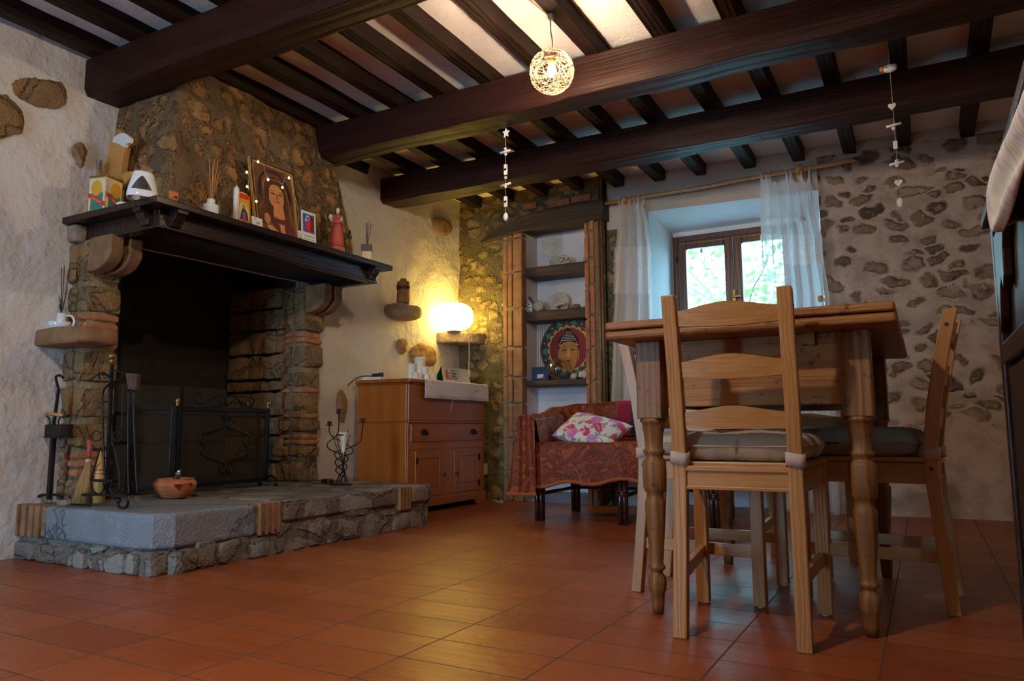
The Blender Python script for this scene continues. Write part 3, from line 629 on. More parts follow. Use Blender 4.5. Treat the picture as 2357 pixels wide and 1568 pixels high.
# hood: tapering masonry
m = M(); lo = [(-3.45, 2.05), (-2.925, 2.05), (-2.945, 3.345), (-3.45, 3.345)]; hi = [(-3.45, 2.16), (-3.02, 2.17), (-3.05, 3.16), (-3.45, 3.16)]
zs0, zs1 = 1.49, 2.375
for a, b, n in ((0, 1, 14), (1, 2, 34), (2, 3, 14)):
    def hf(u, v):
        p = Vector((lo[a][0] + (lo[b][0] - lo[a][0]) * u, lo[a][1] + (lo[b][1] - lo[a][1]) * u, zs0)); q = Vector((hi[a][0] + (hi[b][0] - hi[a][0]) * u, hi[a][1] + (hi[b][1] - hi[a][1]) * u, zs1))
        r = p.lerp(q, v); k = math.sin(v * PI) * .02
        nn = Vector((r.x + 3.4, (r.y - 2.7) * .4, 0)).normalized()
        return r + nn * (k + .022 * nz(r.x, r.y, r.z, 5.5) + .012 * nz(r.x, r.y, r.z + 4, 14.))
    m.grid(hf, n, 26)
m.build('hood', MT['rub_hood'], fp, smooth=True, weld=True)
# mantel shelf and the frame below it
m = M(); m.box((-3.41, 1.88, 1.476), (-2.73, 3.45, 1.506))
m.build('mantel_shelf', MT['mantel'], fp, bevel=.004)
m = M(); fx, fa, fb = -2.80, 1.95, 3.385
m.box((fx - .03, fa, 1.404), (fx, fb, 1.476)); m.box((-3.4, fa, 1.404), (fx - .03, fa + .03, 1.476)); m.box((-3.34, fb - .03, 1.404), (fx - .03, fb, 1.476))
m.box((fx - .045, fa + .02, 1.394), (fx + .006, fb - .02, 1.408)); m.box((-3.4, fa - .006, 1.394), (fx, fa + .045, 1.408)); m.box((-3.34, fb - .045, 1.394), (fx, fb + .006, 1.408))
m.build('mantel_frame', MT['mantel'], fp, bevel=.003)
m = M(); m.box((-3.38, fa + .03, 1.44), (fx - .03, fb - .03, 1.474)); m.build('flue_lining', MT['soot'], fp)
def scroll(p, d):                    # small carved bracket: p = back bottom, d = outward
    m = M(); p = Vector(p); d = Vector(d); s = d.cross(Vector((0, 0, 1))).normalized() * .05
    prof = [(0, 0), (0, .078), (.062, .078), (.062, .052), (.048, .048), (.04, .03), (.026, .018), (.02, 0)]
    m.prism([p - s / 2 + d * a + Vector((0, 0, z)) for a, z in prof], s); return m
for p, d in (((fx, 2.02, 1.396), (1, 0, 0)), ((-2.87, fa, 1.396), (0, -1, 0)), ((fx, 3.33, 1.396), (1, 0, 0)), ((-2.87, fb, 1.396), (0, 1, 0))): scroll(Vector(p) + Vector((0, 0, .012)), d).build('bracket', MT['mantel'], fp, bevel=.002)
q8 = onX(190, 545, -3.36); m = M(); block(m, (-3.42, q8.y - .05, 1.40), (-3.33, q8.y + .05, 1.474), .01, 9., 2., 6); m.build('bedding_stone', MT['stone_grey'], fp, smooth=True)
# piers
def pier(x1, y0, y1, seed, rows):
    m = M(); rr = random.Random(seed)
    m.box((-3.42, y0 + .012, HT - .01), (x1 - .014, y1 - .012, 1.400), 0)
    for z0, z1, kind in rows:
        if kind == 'b':      # one brick course, seen as two or three ends
            xs = [-3.40, x1 - .085 + rr.uniform(-.01, .01), x1 - .01 - rr.random() * .01]
            block(m, (xs[1] + .006, y0 - .004, z0), (xs[2] + .01, y1 + .003, z1 + .001), .003, 9, rr.random() * 9, 5, mi=1)
            block(m, (xs[0], y0 - .002, z0 + .002), (xs[1] - .008, y0 + .09, z1 - .001), .003, 9, rr.random() * 9, 4, mi=1)
        else:
            cut = rr.uniform(x1 - .11, x1 - .07)
            block(m, (-3.42, y0 - rr.random() * .01, z0 + .006), (cut - .005, y0 + .1, z1 - .01), .011, 10, rr.random() * 9, 7, mi=2)
            block(m, (cut + .006, y0 - rr.random() * .012, z0 + .006), (x1 + rr.uniform(-.012, .01), y1 + rr.random() * .006, z1 - .01), .011, 10, rr.random() * 9, 7, mi=2)
            if 0: block(m, (-3.42, y0 - .004, z0 + .004), (-3.3, y0 + .1, z1 - .01), .01, 10, rr.random() * 9, 5, mi=2)
    return m.build('pier', [MT['mortar'], MT['brick'], MT['rub_pier']], fp, smooth=True)
pier(-3.24, 1.93, 2.085, 4, [(.225, .33, 's'), (.335, .365, 'b'), (.375, .405, 'b'), (.412, .44, 'b'), (.45, .58, 's'), (.59, .74, 's'), (.75, .90, 's'), (.905, .935, 'b'), (.95, .98, 'b'), (.99, 1.02, 'b'), (1.03, 1.06, 'b'), (1.065, 1.2, 's'), (1.205, 1.400, 's')])
pier(-3.225, 3.235, 3.395, 9, [(.225, .36, 's'), (.365, .44, 's'), (.447, .472, 'b'), (.48, .505, 'b'), (.515, .60, 's'), (.605, .63, 'b'), (.64, .75, 's'), (.755, .78, 'b'), (.785, .89, 's'), (.9, 1.05, 's'), (1.055, 1.085, 'b'), (1.09, 1.115, 'b'), (1.12, 1.400, 's')])
def corbel(x, y, z0, z1, out, w, seed):
    m = M(); prof = [(0, 0), (0, z1 - z0)] + [(out * (1 - .02 * k), z1 - z0 - .02 * k) for k in range(3)] + [(out * math.cos(a) ** .8, (z1 - z0 - .06) * (1 - math.sin(a))) for a in [k * PI / 2 / 18 for k in range(1, 19)]]
    m.prism([(x + a, y, z0 + z) for a, z in prof], (0, w, 0)); return m
for y in (1.922, 2.012): corbel(-3.25, y, 1.245, 1.402, .165, .068, y).build('corbel', MT['stone_brown'], fp, bevel=.010, seg=3)
for y in (3.235, 3.327): corbel(-3.24, y, 1.23, 1.402, .175, .07, y).build('corbel', MT['stone_brown'], fp, bevel=.012, seg=3)
# firebox: sides, back plate courses, dark throat
m = M(); m.box((-3.95, 2.1, .0), (-3.86, 3.3, 2.3)); m.box((-3.95, 2.1, .0), (-3.36, 2.16, 1.6)); m.box((-3.95, 3.27, 0), (-3.36, 3.33, 1.6)); m.box((-3.95, 2.1, 0), (-3.3, 3.3, .215)); m.box((-3.95, 2.1, 1.6), (-3.3, 3.3, 1.66)); m.build('firebox', MT['soot'], fp)
m = M()
for i, (y, z, w, h) in enumerate([(2.17, .22, .4, .24), (2.58, .22, .36, .24), (2.95, .22, .28, .24), (2.17, .47, .3, .15), (2.48, .47, .34, .15), (2.83, .47, .4, .15), (2.17, .63, .38, .17), (2.56, .63, .33, .17), (2.9, .63, .33, .17)]): m.box((-3.87, y, z), (-3.845 - .004 * (i % 2), y + w - .008, z + h - .008))
m.build('fireback', MT['fireback'], fp, bevel=.004)
m = M(); R2 = random.Random(5); z = .225
while z < 1.35:
    h = R2.uniform(.07, .16); x = -3.84
    while x < -3.4: w = R2.uniform(.12, .24); block(m, (x, 3.20, z), (min(x + w, -3.36) - .008, 3.25, z + h - .01), .008, 9, R2.random() * 9, 4); x += w
    z += h
m.build('inner_stonework', MT['rub_pier'], fp, smooth=True)
# raised hearth: slabs on a rubble plinth
hp = [(-3.43, 1.80), (-2.62, 1.805), (-2.565, 1.83), (-2.525, 1.90), (-2.50, 2.2), (-2.49, 3.49), (-3.34, 3.49)]
m = M(); n = len(hp)
def side(a, b, k, z0, z1, out=0.):
    def f(u, v):
        p = Vector((a[0] + (b[0] - a[0]) * u, a[1] + (b[1] - a[1]) * u, z0 + (z1 - z0) * v)); d = Vector((b[1] - a[1], a[0] - b[0], 0)).normalized()
        return p + d * (out + .012 * nz(p.x, p.y, p.z, 7.) + .008 * nz(p.x, p.y, p.z, 19.))
    m.grid(f, max(2, int(k)), 8)
for i in range(n - 1): a, b = hp[i], hp[i + 1]; L = math.hypot(a[0] - b[0], a[1] - b[1]); side(a, b, L / .03, 0, HT - .04)
m.build('hearth_plinth', MT['rub_hearth'], fp, smooth=True)
slabs = [('l', [(-3.43, 1.79), (-3.22, 1.79), (-3.22, 2.15), (-3.43, 2.15)], 0), ('c', [(-3.215, 1.785), (-2.61, 1.79), (-2.545, 1.815), (-2.505, 1.88), (-2.492, 2.26), (-3.22, 2.26)], 1), ('b', [(-2.492, 2.265), (-2.488, 2.40), (-3.2, 2.40), (-3.2, 2.265)], 2), ('r', [(-2.485, 2.405), (-2.478, 3.20), (-3.2, 3.20), (-3.2, 2.405)], 3), ('b2', [(-2.478, 3.205), (-2.474, 3.32), (-3.2, 3.32), (-3.2, 3.205)], 2), ('e', [(-2.472, 3.325), (-2.47, 3.50), (-3.33, 3.50), (-3.33, 3.325)], 3)]
for nm, poly, kind in slabs:
    m = M(); z0 = HT - (.135 if kind in (1,) else .09)
    if kind in (0, 2): z0 = HT - .13; m.prism([(x, y, z0) for x, y in poly], (0, 0, HT - z0 - .004))
    else: m.prism([(x, y, z0) for x, y in poly], (0, 0, HT - z0))
    m.build('hearth_slab' if kind not in (0, 2) else 'hearth_infill', MT['stone_slab'] if kind == 1 else MT['rub_hearth'] if kind == 3 else MT['mortar'], fp, bevel=.018 if kind == 1 else .012, seg=3)
m = M(); m.box((-3.95, 2.16, .1), (-3.1, 3.26, HT + .002)); m.build('hearth_floor', MT['rub_hearth'], fp)
for y in (2.272, 2.305, 2.338, 2.371): m = M(); m.box((-2.54, y, HT - .135), (-2.484 + .003 * math.sin(y * 90), y + .018, HT + .001)); m.build('edge_brick', MT['brick_pale'], fp, bevel=.004)
for y in (3.212, 3.24, 3.268, 3.296): m = M(); m.box((-2.53, y, HT - .12), (-2.468, y + .016, HT + .001)); m.build('edge_brick', MT['brick_pale'], fp, bevel=.004)
for x in (-3.42, -3.365, -3.31, -3.265): m = M(); m.box((x, 1.775, HT - .13), (x + .032, 1.83, HT + .001)); m.build('edge_brick', MT['brick_pale'], fp, bevel=.004)
# lower course of field stones standing proud of the plinth
R3 = random.Random(8)
m = M(); y = 1.86
while y < 3.47: w = R3.uniform(.09, .2); w = min(w, 3.49 - y); block(m, (-2.56, y, 0), (-2.487 + R3.uniform(-.006, .008), y + w - .012, R3.uniform(.075, .105) if y < 2.3 else R3.uniform(.1, .125)), .012, 10, R3.random() * 9, 6); y += w
x = -3.4
while x < -2.6: w = R3.uniform(.09, .17); block(m, (x, 1.775 + R3.uniform(-.004, .004), 0), (min(x + w, -2.57) - .012, 1.85, R3.uniform(.07, .09)), .01, 10, R3.random() * 9, 6); x += w
block(m, (-2.62, 1.79, 0), (-2.51, 1.88, .09), .01, 10, 3., 6)
m.build('field_stones', MT['rub_hearth'], fp, smooth=True)
# stone shelf left of the pier, stone bracket and corner shelf on the walls
def bstone(name, a, b, mat, label, amp=.01, n=8, seed=0.):
    m = M(); block(m, a, b, amp, 9., seed, n); o = m.build(name, mat, None, smooth=True, org=((a[0] + b[0]) / 2, (a[1] + b[1]) / 2, min(a[2], b[2]))); return tag(o, label, 'stone shelf')
q0, q1 = onY(78, 762, 1.83), onY(190, 793, 1.86)
bstone('stone_shelf', (-3.46, 1.80, q1.z), (onY(188, 780, 1.82).x, 1.995, q0.z + .002), MT['stone_brown'], 'brown stone shelf built into the wall left of the fireplace, holding a jug', .006)
sh1 = q0.z + .002
q = onX(930, 715, -3.2); q0, q1 = onX(886, 718, -3.2), onX(973, 718, -3.2)
m = M(); zt, zb = onX(930, 700, -3.2).z, onX(930, 735, -3.2).z; block(m, (-3.34, (q0.y + q1.y) / 2 - .145, zb), (-3.11, (q0.y + q1.y) / 2 + .145, zt), .012, 8., 3., 9, e=3.2)
tag(m.build('stone_bracket', MT['stone_grey'], None, smooth=True, org=(-3.2, q.y, zb)), 'rounded grey stone bracket on the white wall, carrying a clay jug', 'stone shelf'); sh2 = (q, zt)
c0, c1 = onY(1106, 775, 4.80), onX(1006, 768, XL(4.7))
m = M(); zt = onY(1050, 767, 4.75).z; zb = onY(1050, 790, 4.7).z
pr = [(-3.23, 4.92)] + [(-3.23 + .27 * math.sin(a) , 4.92 - .30 * math.cos(a)) for a in [k * PI / 2 / 9 for k in range(10)]]
m.prism([(x, y, zb) for x, y in pr], (0, 0, zt - zb)); tag(m.build('corner_shelf', MT['stone_grey'], None, bevel=.01, seg=3, org=(-3.1, 4.8, zb)), 'quarter-round stone corner shelf under the glowing globe lamp', 'stone shelf'); sh3 = zt
# ------------------------------------------------------------------ dining table
tb = thing('dining_table', (-.43, 2.6, 0), 'old farmhouse dining table with turned legs and a thick worn top', 'table')
ty0, ty1, tx0, tx1 = 2.035, 3.19, -.815, -.048
m = M(); m.box((tx0, ty0, .826), (tx1, ty1, .850)); m.build('tabletop', MT['table'], tb, bevel=.007, seg=3)
m = M(); m.box((tx0 - .004, ty0 + .004, .797), (tx1 + .004, ty1, .8235)); m.build('draw_leaf', MT['table'], tb, bevel=.01, seg=3)
ax0, ax1, ay0, ay1 = -.755, -.125, 2.125, 3.09
m = M(); m.box((ax0 + .03, ay0 + .045, .60), (ax1 - .03, ay0 + .067, .797)); m.build('apron', MT['table'], tb, bevel=.003)
m = M(); m.box((ax0 + .03, ay1 - .067, .60), (ax1 - .03, ay1 - .045, .797)); m.build('apron', MT['table'], tb, bevel=.003)
for x in (ax0 + .045, ax1 - .067): m = M(); m.box((x, ay0 + .05, .60), (x + .022, ay1 - .05, .797)); m.build('apron', MT['table'], tb, bevel=.003)
m = M(); m.box((ax1 - .16, ay0 + .03, .762), (ax1 - .125, ay0 + .046, .797)); m.build('leaf_stop', MT['table'], tb, bevel=.002)
lp = [(.014, 0), (.0165, .03), (.018, .06), (.0215, .066), (.0215, .072), (.0235, .085), (.022, .103), (.015, .115), (.0145, .122), (.021, .128), (.0215, .134), (.017, .140), (.0165, .15), (.0205, .21), (.0245, .27), (.0265, .312), (.026, .322), (.0215, .33), (.021, .345), (.0255, .352), (.029, .362), (.0305, .40), (.030, .438), (.027, .446), (.022, .451), (.023, .458), (.0275, .466), (.0275, .472), (.0225, .478), (.0235, .50), (.0255, .525), (.028, .532), (.028, .552), (.033, .556), (.033, .566)]
for x, y in ((ax0 + .04, ay0 + .035), (ax1 - .028, ay0 + .06), (ax0 + .04, ay1 - .035), (ax1 - .028, ay1 - .035)):
    m = M(); m.box((x - .038, y - .038, .565), (x + .038, y + .038, .797)); m.build('leg', MT['tableleg'], tb, bevel=.004)
    leg = C.objects[-1]
    m = M(); m.lathe([(r * 1.17, z) for r, z in lp], (x, y, 0), 28); m.build('turned_post', MT['tableleg'], leg, smooth=True, org=tb.location)
# ------------------------------------------------------------------ chairs
def bar(m, a, b, w, d, up=(0, 0, 1), mi=0):
    a, b = Vector(a), Vector(b); t = (b - a).normalized(); s = t.cross(Vector(up)); s = s.normalized() if s.length > 1e-4 else Vector((1, 0, 0)); u = s.cross(t)
    q = [a + s * (i * w / 2) + u * (j * d / 2) for i, j in ((-1, -1), (1, -1), (1, 1), (-1, 1))]; q2 = [p + (b - a) for p in q]
    m.add(q + q2, [(3, 2, 1, 0), (4, 5, 6, 7), (0, 1, 5, 4), (1, 2, 6, 5), (2, 3, 7, 6), (3, 0, 4, 7)], mi)
rp = [(-.008, 0), (.004, .12), (.018, .28), (.026, .40), (.026, .475), (.006, .62), (-.03, .80), (-.052, .888)]      # side view of a rear post
def rpy(z):
    for (y0, z0), (y1, z1) in zip(rp, rp[1:]):
        if z <= z1: return y0 + (y1 - y0) * (z - z0) / (z1 - z0)
    return rp[-1][0]
def make_chair(label, cushion):
    t = local(thing('dining_chair', (0, 0, 0), label, 'chair', 0, 'pine dining chairs around the table'))
    rw, fw = .146, .174
    for s in (-1, 1):
        m = M(); k = len(rp); vs = []
        for y, z in rp:
            w = .018; d = .019 if z > .3 else .017
            xs = s * (rw if z > .4 else rw + .004 * (1 - z / .4))
            vs += [(xs - w, y - d, z), (xs + w, y - d, z), (xs + w, y + d, z), (xs - w, y + d, z)]
        m.add(vs, [(i * 4 + j, i * 4 + (j + 1) % 4, i * 4 + 4 + (j + 1) % 4, i * 4 + 4 + j) for i in range(k - 1) for j in range(4)] + [(3, 2, 1, 0), tuple(range(k * 4 - 4, k * 4))])
        post = m.build('rear_post', MT['pine_z'], t, bevel=.003)
        for yc, zc in ((rpy(.84), .84), (.026, .415)): m = M(); m.tube([(s * (rw + .0175), yc, zc), (s * (rw + .0195), yc, zc)], .006, 12); m.build('screw_cap', MT['black'], post)
        m = M(); m.box((s * fw - .019, .375, .004), (s * fw + .019, .412, .435)); lg = m.build('leg', MT['pine_z'], t, bevel=.003)
        m = M(); m.tube([(s * fw, .394, 0), (s * fw, .394, .005)], .011, 12); m.build('felt_pad', MT['white'], lg)
        m = M(); bar(m, (s * (rw - .002), .012, .16), (s * (fw - .003), .378, .16), .018, .036); m.build('stretcher', MT['pine_y'], t, bevel=.002)
        m = M(); bar(m, (s * (rw - .001), .04, .40), (s * (fw + .001), .378, .40), .018, .062); m.build('side_rail', MT['pine_y'], t, bevel=.002)
    m = M(); m.box((-rw, .014, .376), (rw, .030, .428)); m.box((-rw, .010, .376), (rw, .031, .386)); m.box((-rw, .008, .424), (rw, .032, .438)); m.build('rear_rail', MT['pine_x'], t, bevel=.002)
    m = M(); m.box((-fw, .385, .376), (fw, .402, .432)); m.build('front_rail', MT['pine_x'], t, bevel=.002)
    m = M(); m.prism([(-rw - .016, .034, .434), (rw + .016, .034, .434), (fw + .024, .416, .434), (-fw - .024, .416, .434)], (0, 0, .014)); m.build('seat', MT['pine_x'], t, bevel=.003)
    for zb, h in ((.800, .062), (.665, .064), (.535, .060)):
        m = M(); N_ = 16; vs = []
        for i in range(N_ + 1):
            u = i / N_; x = -rw + 2 * rw * u; cv = -.012 * math.sin(u * PI)
            tz = zb + h * (.72 + .28 * math.sin(u * PI) ** 2); bz = zb + (.008 * (1 - math.sin(u * PI)) if zb > .6 else 0)
            for z in (bz, tz): y = rpy(z) + cv + .002; vs += [(x, y - .008, z), (x, y + .008, z)]
        m.add(vs, [(i * 4 + a, i * 4 + 4 + a, i * 4 + 4 + b, i * 4 + b) for i in range(N_) for a, b in ((0, 1), (1, 3), (3, 2), (2, 0))] + [(0, 1, 3, 2), (N_ * 4, N_ * 4 + 2, N_ * 4 + 3, N_ * 4 + 1)])
        m.build('back_slat', MT['pine_x'], t, weld=True)
    return t
def make_cushion(mat, label, group, dy=0., puff=1., seed=0.):
    t = local(thing('seat_cushion', (0, 0, 0), label, 'cushion', 0, group))
    m = M(); n = 40; hw0, hw1, y0, y1 = .172, .205, .045 + dy, .425 + dy
    tuf = [(.27, .27), (.73, .27), (.27, .73), (.73, .73)]
    def top(sgn):
        def f(u, v):
            hw = hw0 + (hw1 - hw0) * v; eu = 2 * u - 1; ev = 2 * v - 1
            e = (1 - abs(eu) ** 5) * (1 - abs(ev) ** 5); e = max(0, e) ** .42
            rr = 1 - .05 * (eu * ev) ** 2
            x = eu * hw * rr; y = (y0 + y1) / 2 + ev * (y1 - y0) / 2 * rr
            h = .033 * e * puff * (1 + .16 * nz(u * 4, v * 4, seed, 1.3)) + .007 * nz(u * 26, v * 26, seed, 1.) * (max(abs(ev), abs(eu)) ** 3)
            if sgn > 0:
                for a, b in tuf: h -= .026 * math.exp(-((u - a) ** 2 + (v - b) ** 2) / .005) + .010 * math.exp(-abs(((u - a) + (v - b))) / .03 - ((u - a) ** 2 + (v - b) ** 2) / .02)
                return (x, y, .489 + max(h, -.004))
            return (x, y, max(.4495, .489 - h * 1.15))
        return f
    m.grid(top(1), n, n); m.grid(lambda u, v: top(-1)(1 - u, v), n, n)
    m.build('cushion_pad', mat, t, smooth=True, weld=True)
    m = M(); hw = lambda v: hw0 + (hw1 - hw0) * v; m.tube([(-hw0 * .95, y0 + .005, .489)] + [(hw0 * (2 * k / 10 - 1) * .95, y0 + .001 * math.sin(k * 3), .489) for k in range(1, 10)] + [(hw0 * .95, y0 + .005, .489), (hw1 * .94, y1 - .006, .489), (0, y1, .489), (-hw1 * .94, y1 - .006, .489)], .0022, 6, 0, True); m.build('piping', mat, t, smooth=True)
    for s in (-1, 1):
        m = M(); cx = s * .146; cy = .024; a_, b_ = .0225, .0225; vs = []
        K = 20
        for z in (.441, .474):
            for j in range(K):
                an = 2 * PI * j / K; r = (abs(math.cos(an)) ** 5 + abs(math.sin(an)) ** 5) ** (-.2); vs.append((cx + a_ * r * math.cos(an), cy + b_ * r * math.sin(an), z + .003 * math.sin(an * 2)))
        m.add(vs, [(j, (j + 1) % K, K + (j + 1) % K, K + j) for j in range(K)]); m.build('tie_strap', MT['strap'], t, smooth=True, solid=.003)
    return t
spots = [((-.436, 1.966), 3, 'pine ladder-back chair seen from behind, at the near end of the table'), ((-.855, 2.565), -91.5, 'pine chair half hidden behind the near table leg, at the table side towards the sofa'),
         ((.045, 2.69), 86, 'pine chair seen edge-on beside the rough stone wall, post capped by a black bolt'), ((-.43, 3.31), 186, 'pine chair at the window end of the table, seen under the tabletop')]
ch0 = make_chair(spots[0][2], None)
for i, ((x, y), a, lb) in enumerate(spots):
    c = ch0 if i == 0 else copy_tree(ch0); c.location = (x, y, 0); c.rotation_euler = (0, 0, math.radians(a)); c['label'] = lb
cl = ['puffy beige canvas cushion tied to the chair seen from behind', 'pale beige cushion on the chair nearest the sofa, peeping out behind the turned leg', 'drab green-grey cushion with a rounded end on the edge-on chair by the stone wall', 'dark green cushion on the chair at the window end of the table']
protos = [make_cushion(MT['cushion_beige'], cl[0], 'tied seat cushions', 0, 1.28, 1.), None, None, None]
for i, ((x, y), a, lb) in enumerate(spots):
    c = protos[0] if i == 0 else make_cushion([None, MT['cushion_beige'], MT['cushion_grey'], MT['cushion_dark']][i], cl[i], 'tied seat cushions', 0, (1.05, 1.2, 1.5, 1.35)[i], i * 3.3)
    c.location = (x, y, 0); c.rotation_euler = (0, 0, math.radians(a))
# ------------------------------------------------------------------ pine chest
chx = -2.82; CY0, CY1 = 3.742, 4.655
def cy_(px, py=1000.): return onX(px, py, chx).y
def cz_(px, py): return onX(px, py, chx).z
cb = thing('pine_chest', (-3.05, 4.2, 0), 'honey pine chest with a drawer and two panelled doors, in the corner by the hearth', 'chest')
m = M(); m.box((XL(4.2) + .02, CY0, .045), (chx - .018, CY1, .83)); m.build('body', MT['chest'], cb, bevel=.003)
m = M(); m.box((XL(4.2) + .01, CY0 - .022, .828), (chx + .022, CY1 + .018, .852)); m.box((XL(4.2) + .01, CY0 - .012, .818), (chx + .012, CY1 + .01, .828)); m.build('top', MT['chest_front'], cb, bevel=.006)
m = M(); m.box((chx - .02, CY0, .59), (chx, CY1, .82)); m.build('upper_panel', MT['chest_front'], cb, bevel=.002)
m = M(); m.box((XL(4.2) + .02, CY0 - .006, .575), (chx + .006, CY1 + .006, .588)); m.build('waist_moulding', MT['chest_front'], cb, bevel=.003)
m = M(); m.box((chx - .02, CY0, .045), (chx - .004, CY1, .575)); m.box((chx - .006, CY0 - .004, .405), (chx, CY1, .445)); m.build('face_frame', MT['chest'], cb, bevel=.002)
m = M(); dy0, dy1 = CY0 + .025, CY1 - .02; m.box((chx - .01, dy0, .453), (chx + .004, dy1, .568)); dr = m.build('drawer', MT['chest_front'], cb, bevel=.003)
for px in (975, 1088):
    y = cy_(px, 1000); m = M(); m.box((chx + .003, y - .034, .503), (chx + .007, y + .034, .528)); m.box((chx + .003, y - .018, .495), (chx + .008, y + .018, .534)); m.tube([(chx + .008, y - .026, .516), (chx + .022, y - .022, .505), (chx + .026, y, .498), (chx + .022, y + .022, .505), (chx + .008, y + .026, .516)], .004, 8)
    m.build('handle', MT['iron_dark'], dr, smooth=False, bevel=.001)
def door(px0, px1, hx, kx):
    a, b = cy_(px0, 1100), cy_(px1, 1100); z0, z1 = .105, .392; m = M(); w = .045; xo = chx + .002
    for p, q in (((chx - .01, a, z0), (xo, a + w, z1)), ((chx - .01, b - w, z0), (xo, b, z1)), ((chx - .01, a + w, z1 - w), (xo, b - w, z1)), ((chx - .01, a + w, z0), (xo, b - w, z0 + w))): m.box(p, q)
    m.box((chx - .012, a + w, z0 + w), (chx - .008, b - w, z1 - w)); m.prism([(chx - .008, a + w + .012, z0 + w + .012), (chx - .008, b - w - .012, z0 + w + .012), (chx - .008, b - w - .012, z1 - w - .012), (chx - .008, a + w + .012, z1 - w - .012)], (.008, 0, 0))
    d = m.build('door', MT['chest'], cb, bevel=.004)
    y = cy_(kx, 1100); m = M(); m.lathe([(.004, 0), (.004, .008), (.010, .014), (.011, .02), (.007, .026), (.0, .028)], (chx + .001, y, .235), 14, T=Matrix.Rotation(PI / 2, 4, 'Y')); m.build('knob', MT['bamboo'], d, smooth=True)
    yh = cy_(hx, 1050)
    for z in (.335, .155):
        s = 1 if hx < kx else -1; m = M(); m.prism([(chx + .002, yh - .006 * s, z - .025), (chx + .002, yh + .008 * s, z - .02), (chx + .002, yh + .022 * s, z - .008), (chx + .002, yh + .022 * s, z + .008), (chx + .002, yh + .008 * s, z + .02), (chx + .002, yh - .006 * s, z + .025)], (.003, 0, 0)); m.build('hinge', MT['iron_dark'], d)
door(956, 1021, 958, 1023 - 4); door(1046, 1105, 1103, 1045 + 3)
m = M(); zt = .09; yy = [CY0 - .01, CY0 - .01, CY0 + .10, CY0 + .14, CY1 - .14, CY1 - .10, CY1 + .008, CY1 + .008]; zz = [zt, 0, 0, .04, .04, 0, 0, zt]
m.prism([(chx - .014, y, z) for y, z in zip(yy, zz)], (.022, 0, 0)); m.build('plinth', MT['chest_front'], cb, bevel=.003)
m = M(); m.box((XL(4.2) + .02, CY0 - .01, 0), (chx - .014, CY0 + .012, .09)); m.box((XL(4.2) + .02, CY1 - .014, 0), (chx - .014, CY1 + .008, .09)); m.build('side_plinth', MT['chest'], cb, bevel=.003)
# ------------------------------------------------------------------ wicker sofa under its throws
sf = thing('bamboo_sofa', (-1.5, 4.2, 0), 'low dark bamboo sofa under a rust velvet throw, in front of the niche', 'sofa')
RS = Matrix.Rotation(math.radians(5), 4, 'Z'); S0 = Vector((-2.0, 3.93, 0))
def sv(x, y, z): return S0 + RS @ Vector((x, y, z))
for x, y in ((0, 0), (.50, 0), (1.0, .0), (0.03, .55), (1.0, .55)):
    m = M(); h = .26
    for dx, dy in ((-.013, -.013), (.013, -.013), (.013, .013), (-.013, .013)): p = sv(x + dx, y + dy, 0); m.tube([p, p + Vector((0, 0, h))], .0135, 8)
    for z in (.16, .168, .176, .184): c = sv(x, y, z); m.tube([c + Vector((.03 * math.cos(a), .03 * math.sin(a), 0)) for a in [k * PI / 6 for k in range(12)]], .0045, 5, 0, True)
    m.build('leg', MT['bamboo'], sf, smooth=True)
for a, b in (((0, 0), (.03, .55)), ((0.03, .55), (1.0, .55)), ((1.0, 0), (1.0, .55)), ((.5, 0), (.5, .55))): m = M(); m.tube([sv(*a, .155), sv(*b, .155)], .011, 8); m.build('stretcher', MT['bamboo'], sf, smooth=True)
m = M(); m.prism([sv(-.03, -.03, .25), sv(1.06, -.03, .25), sv(1.06, .58, .25), sv(-.03, .58, .25)], (0, 0, .16)); m.build('seat', MT['bamboo'], sf, bevel=.02)
m = M()
def bk(u): a = PI * (1 - u); return sv(.52 + .60 * math.copysign(abs(math.cos(a)) ** .6, math.cos(a)), .12 + .50 * math.sin(a) ** .55, 0)
def bkz(u): return .568 + .098 * math.sin(PI * u) ** .5
bt = [bk(i / 40) + Vector((0, 0, bkz(i / 40))) for i in range(41)]; m.tube(bt, .022, 8)
for i in range(0, 41, 2): m.tube([bk(i / 40) + Vector((0, 0, .26)), bt[i]], .008, 5)
m.build('back_frame', MT['bamboo'], sf, smooth=True)
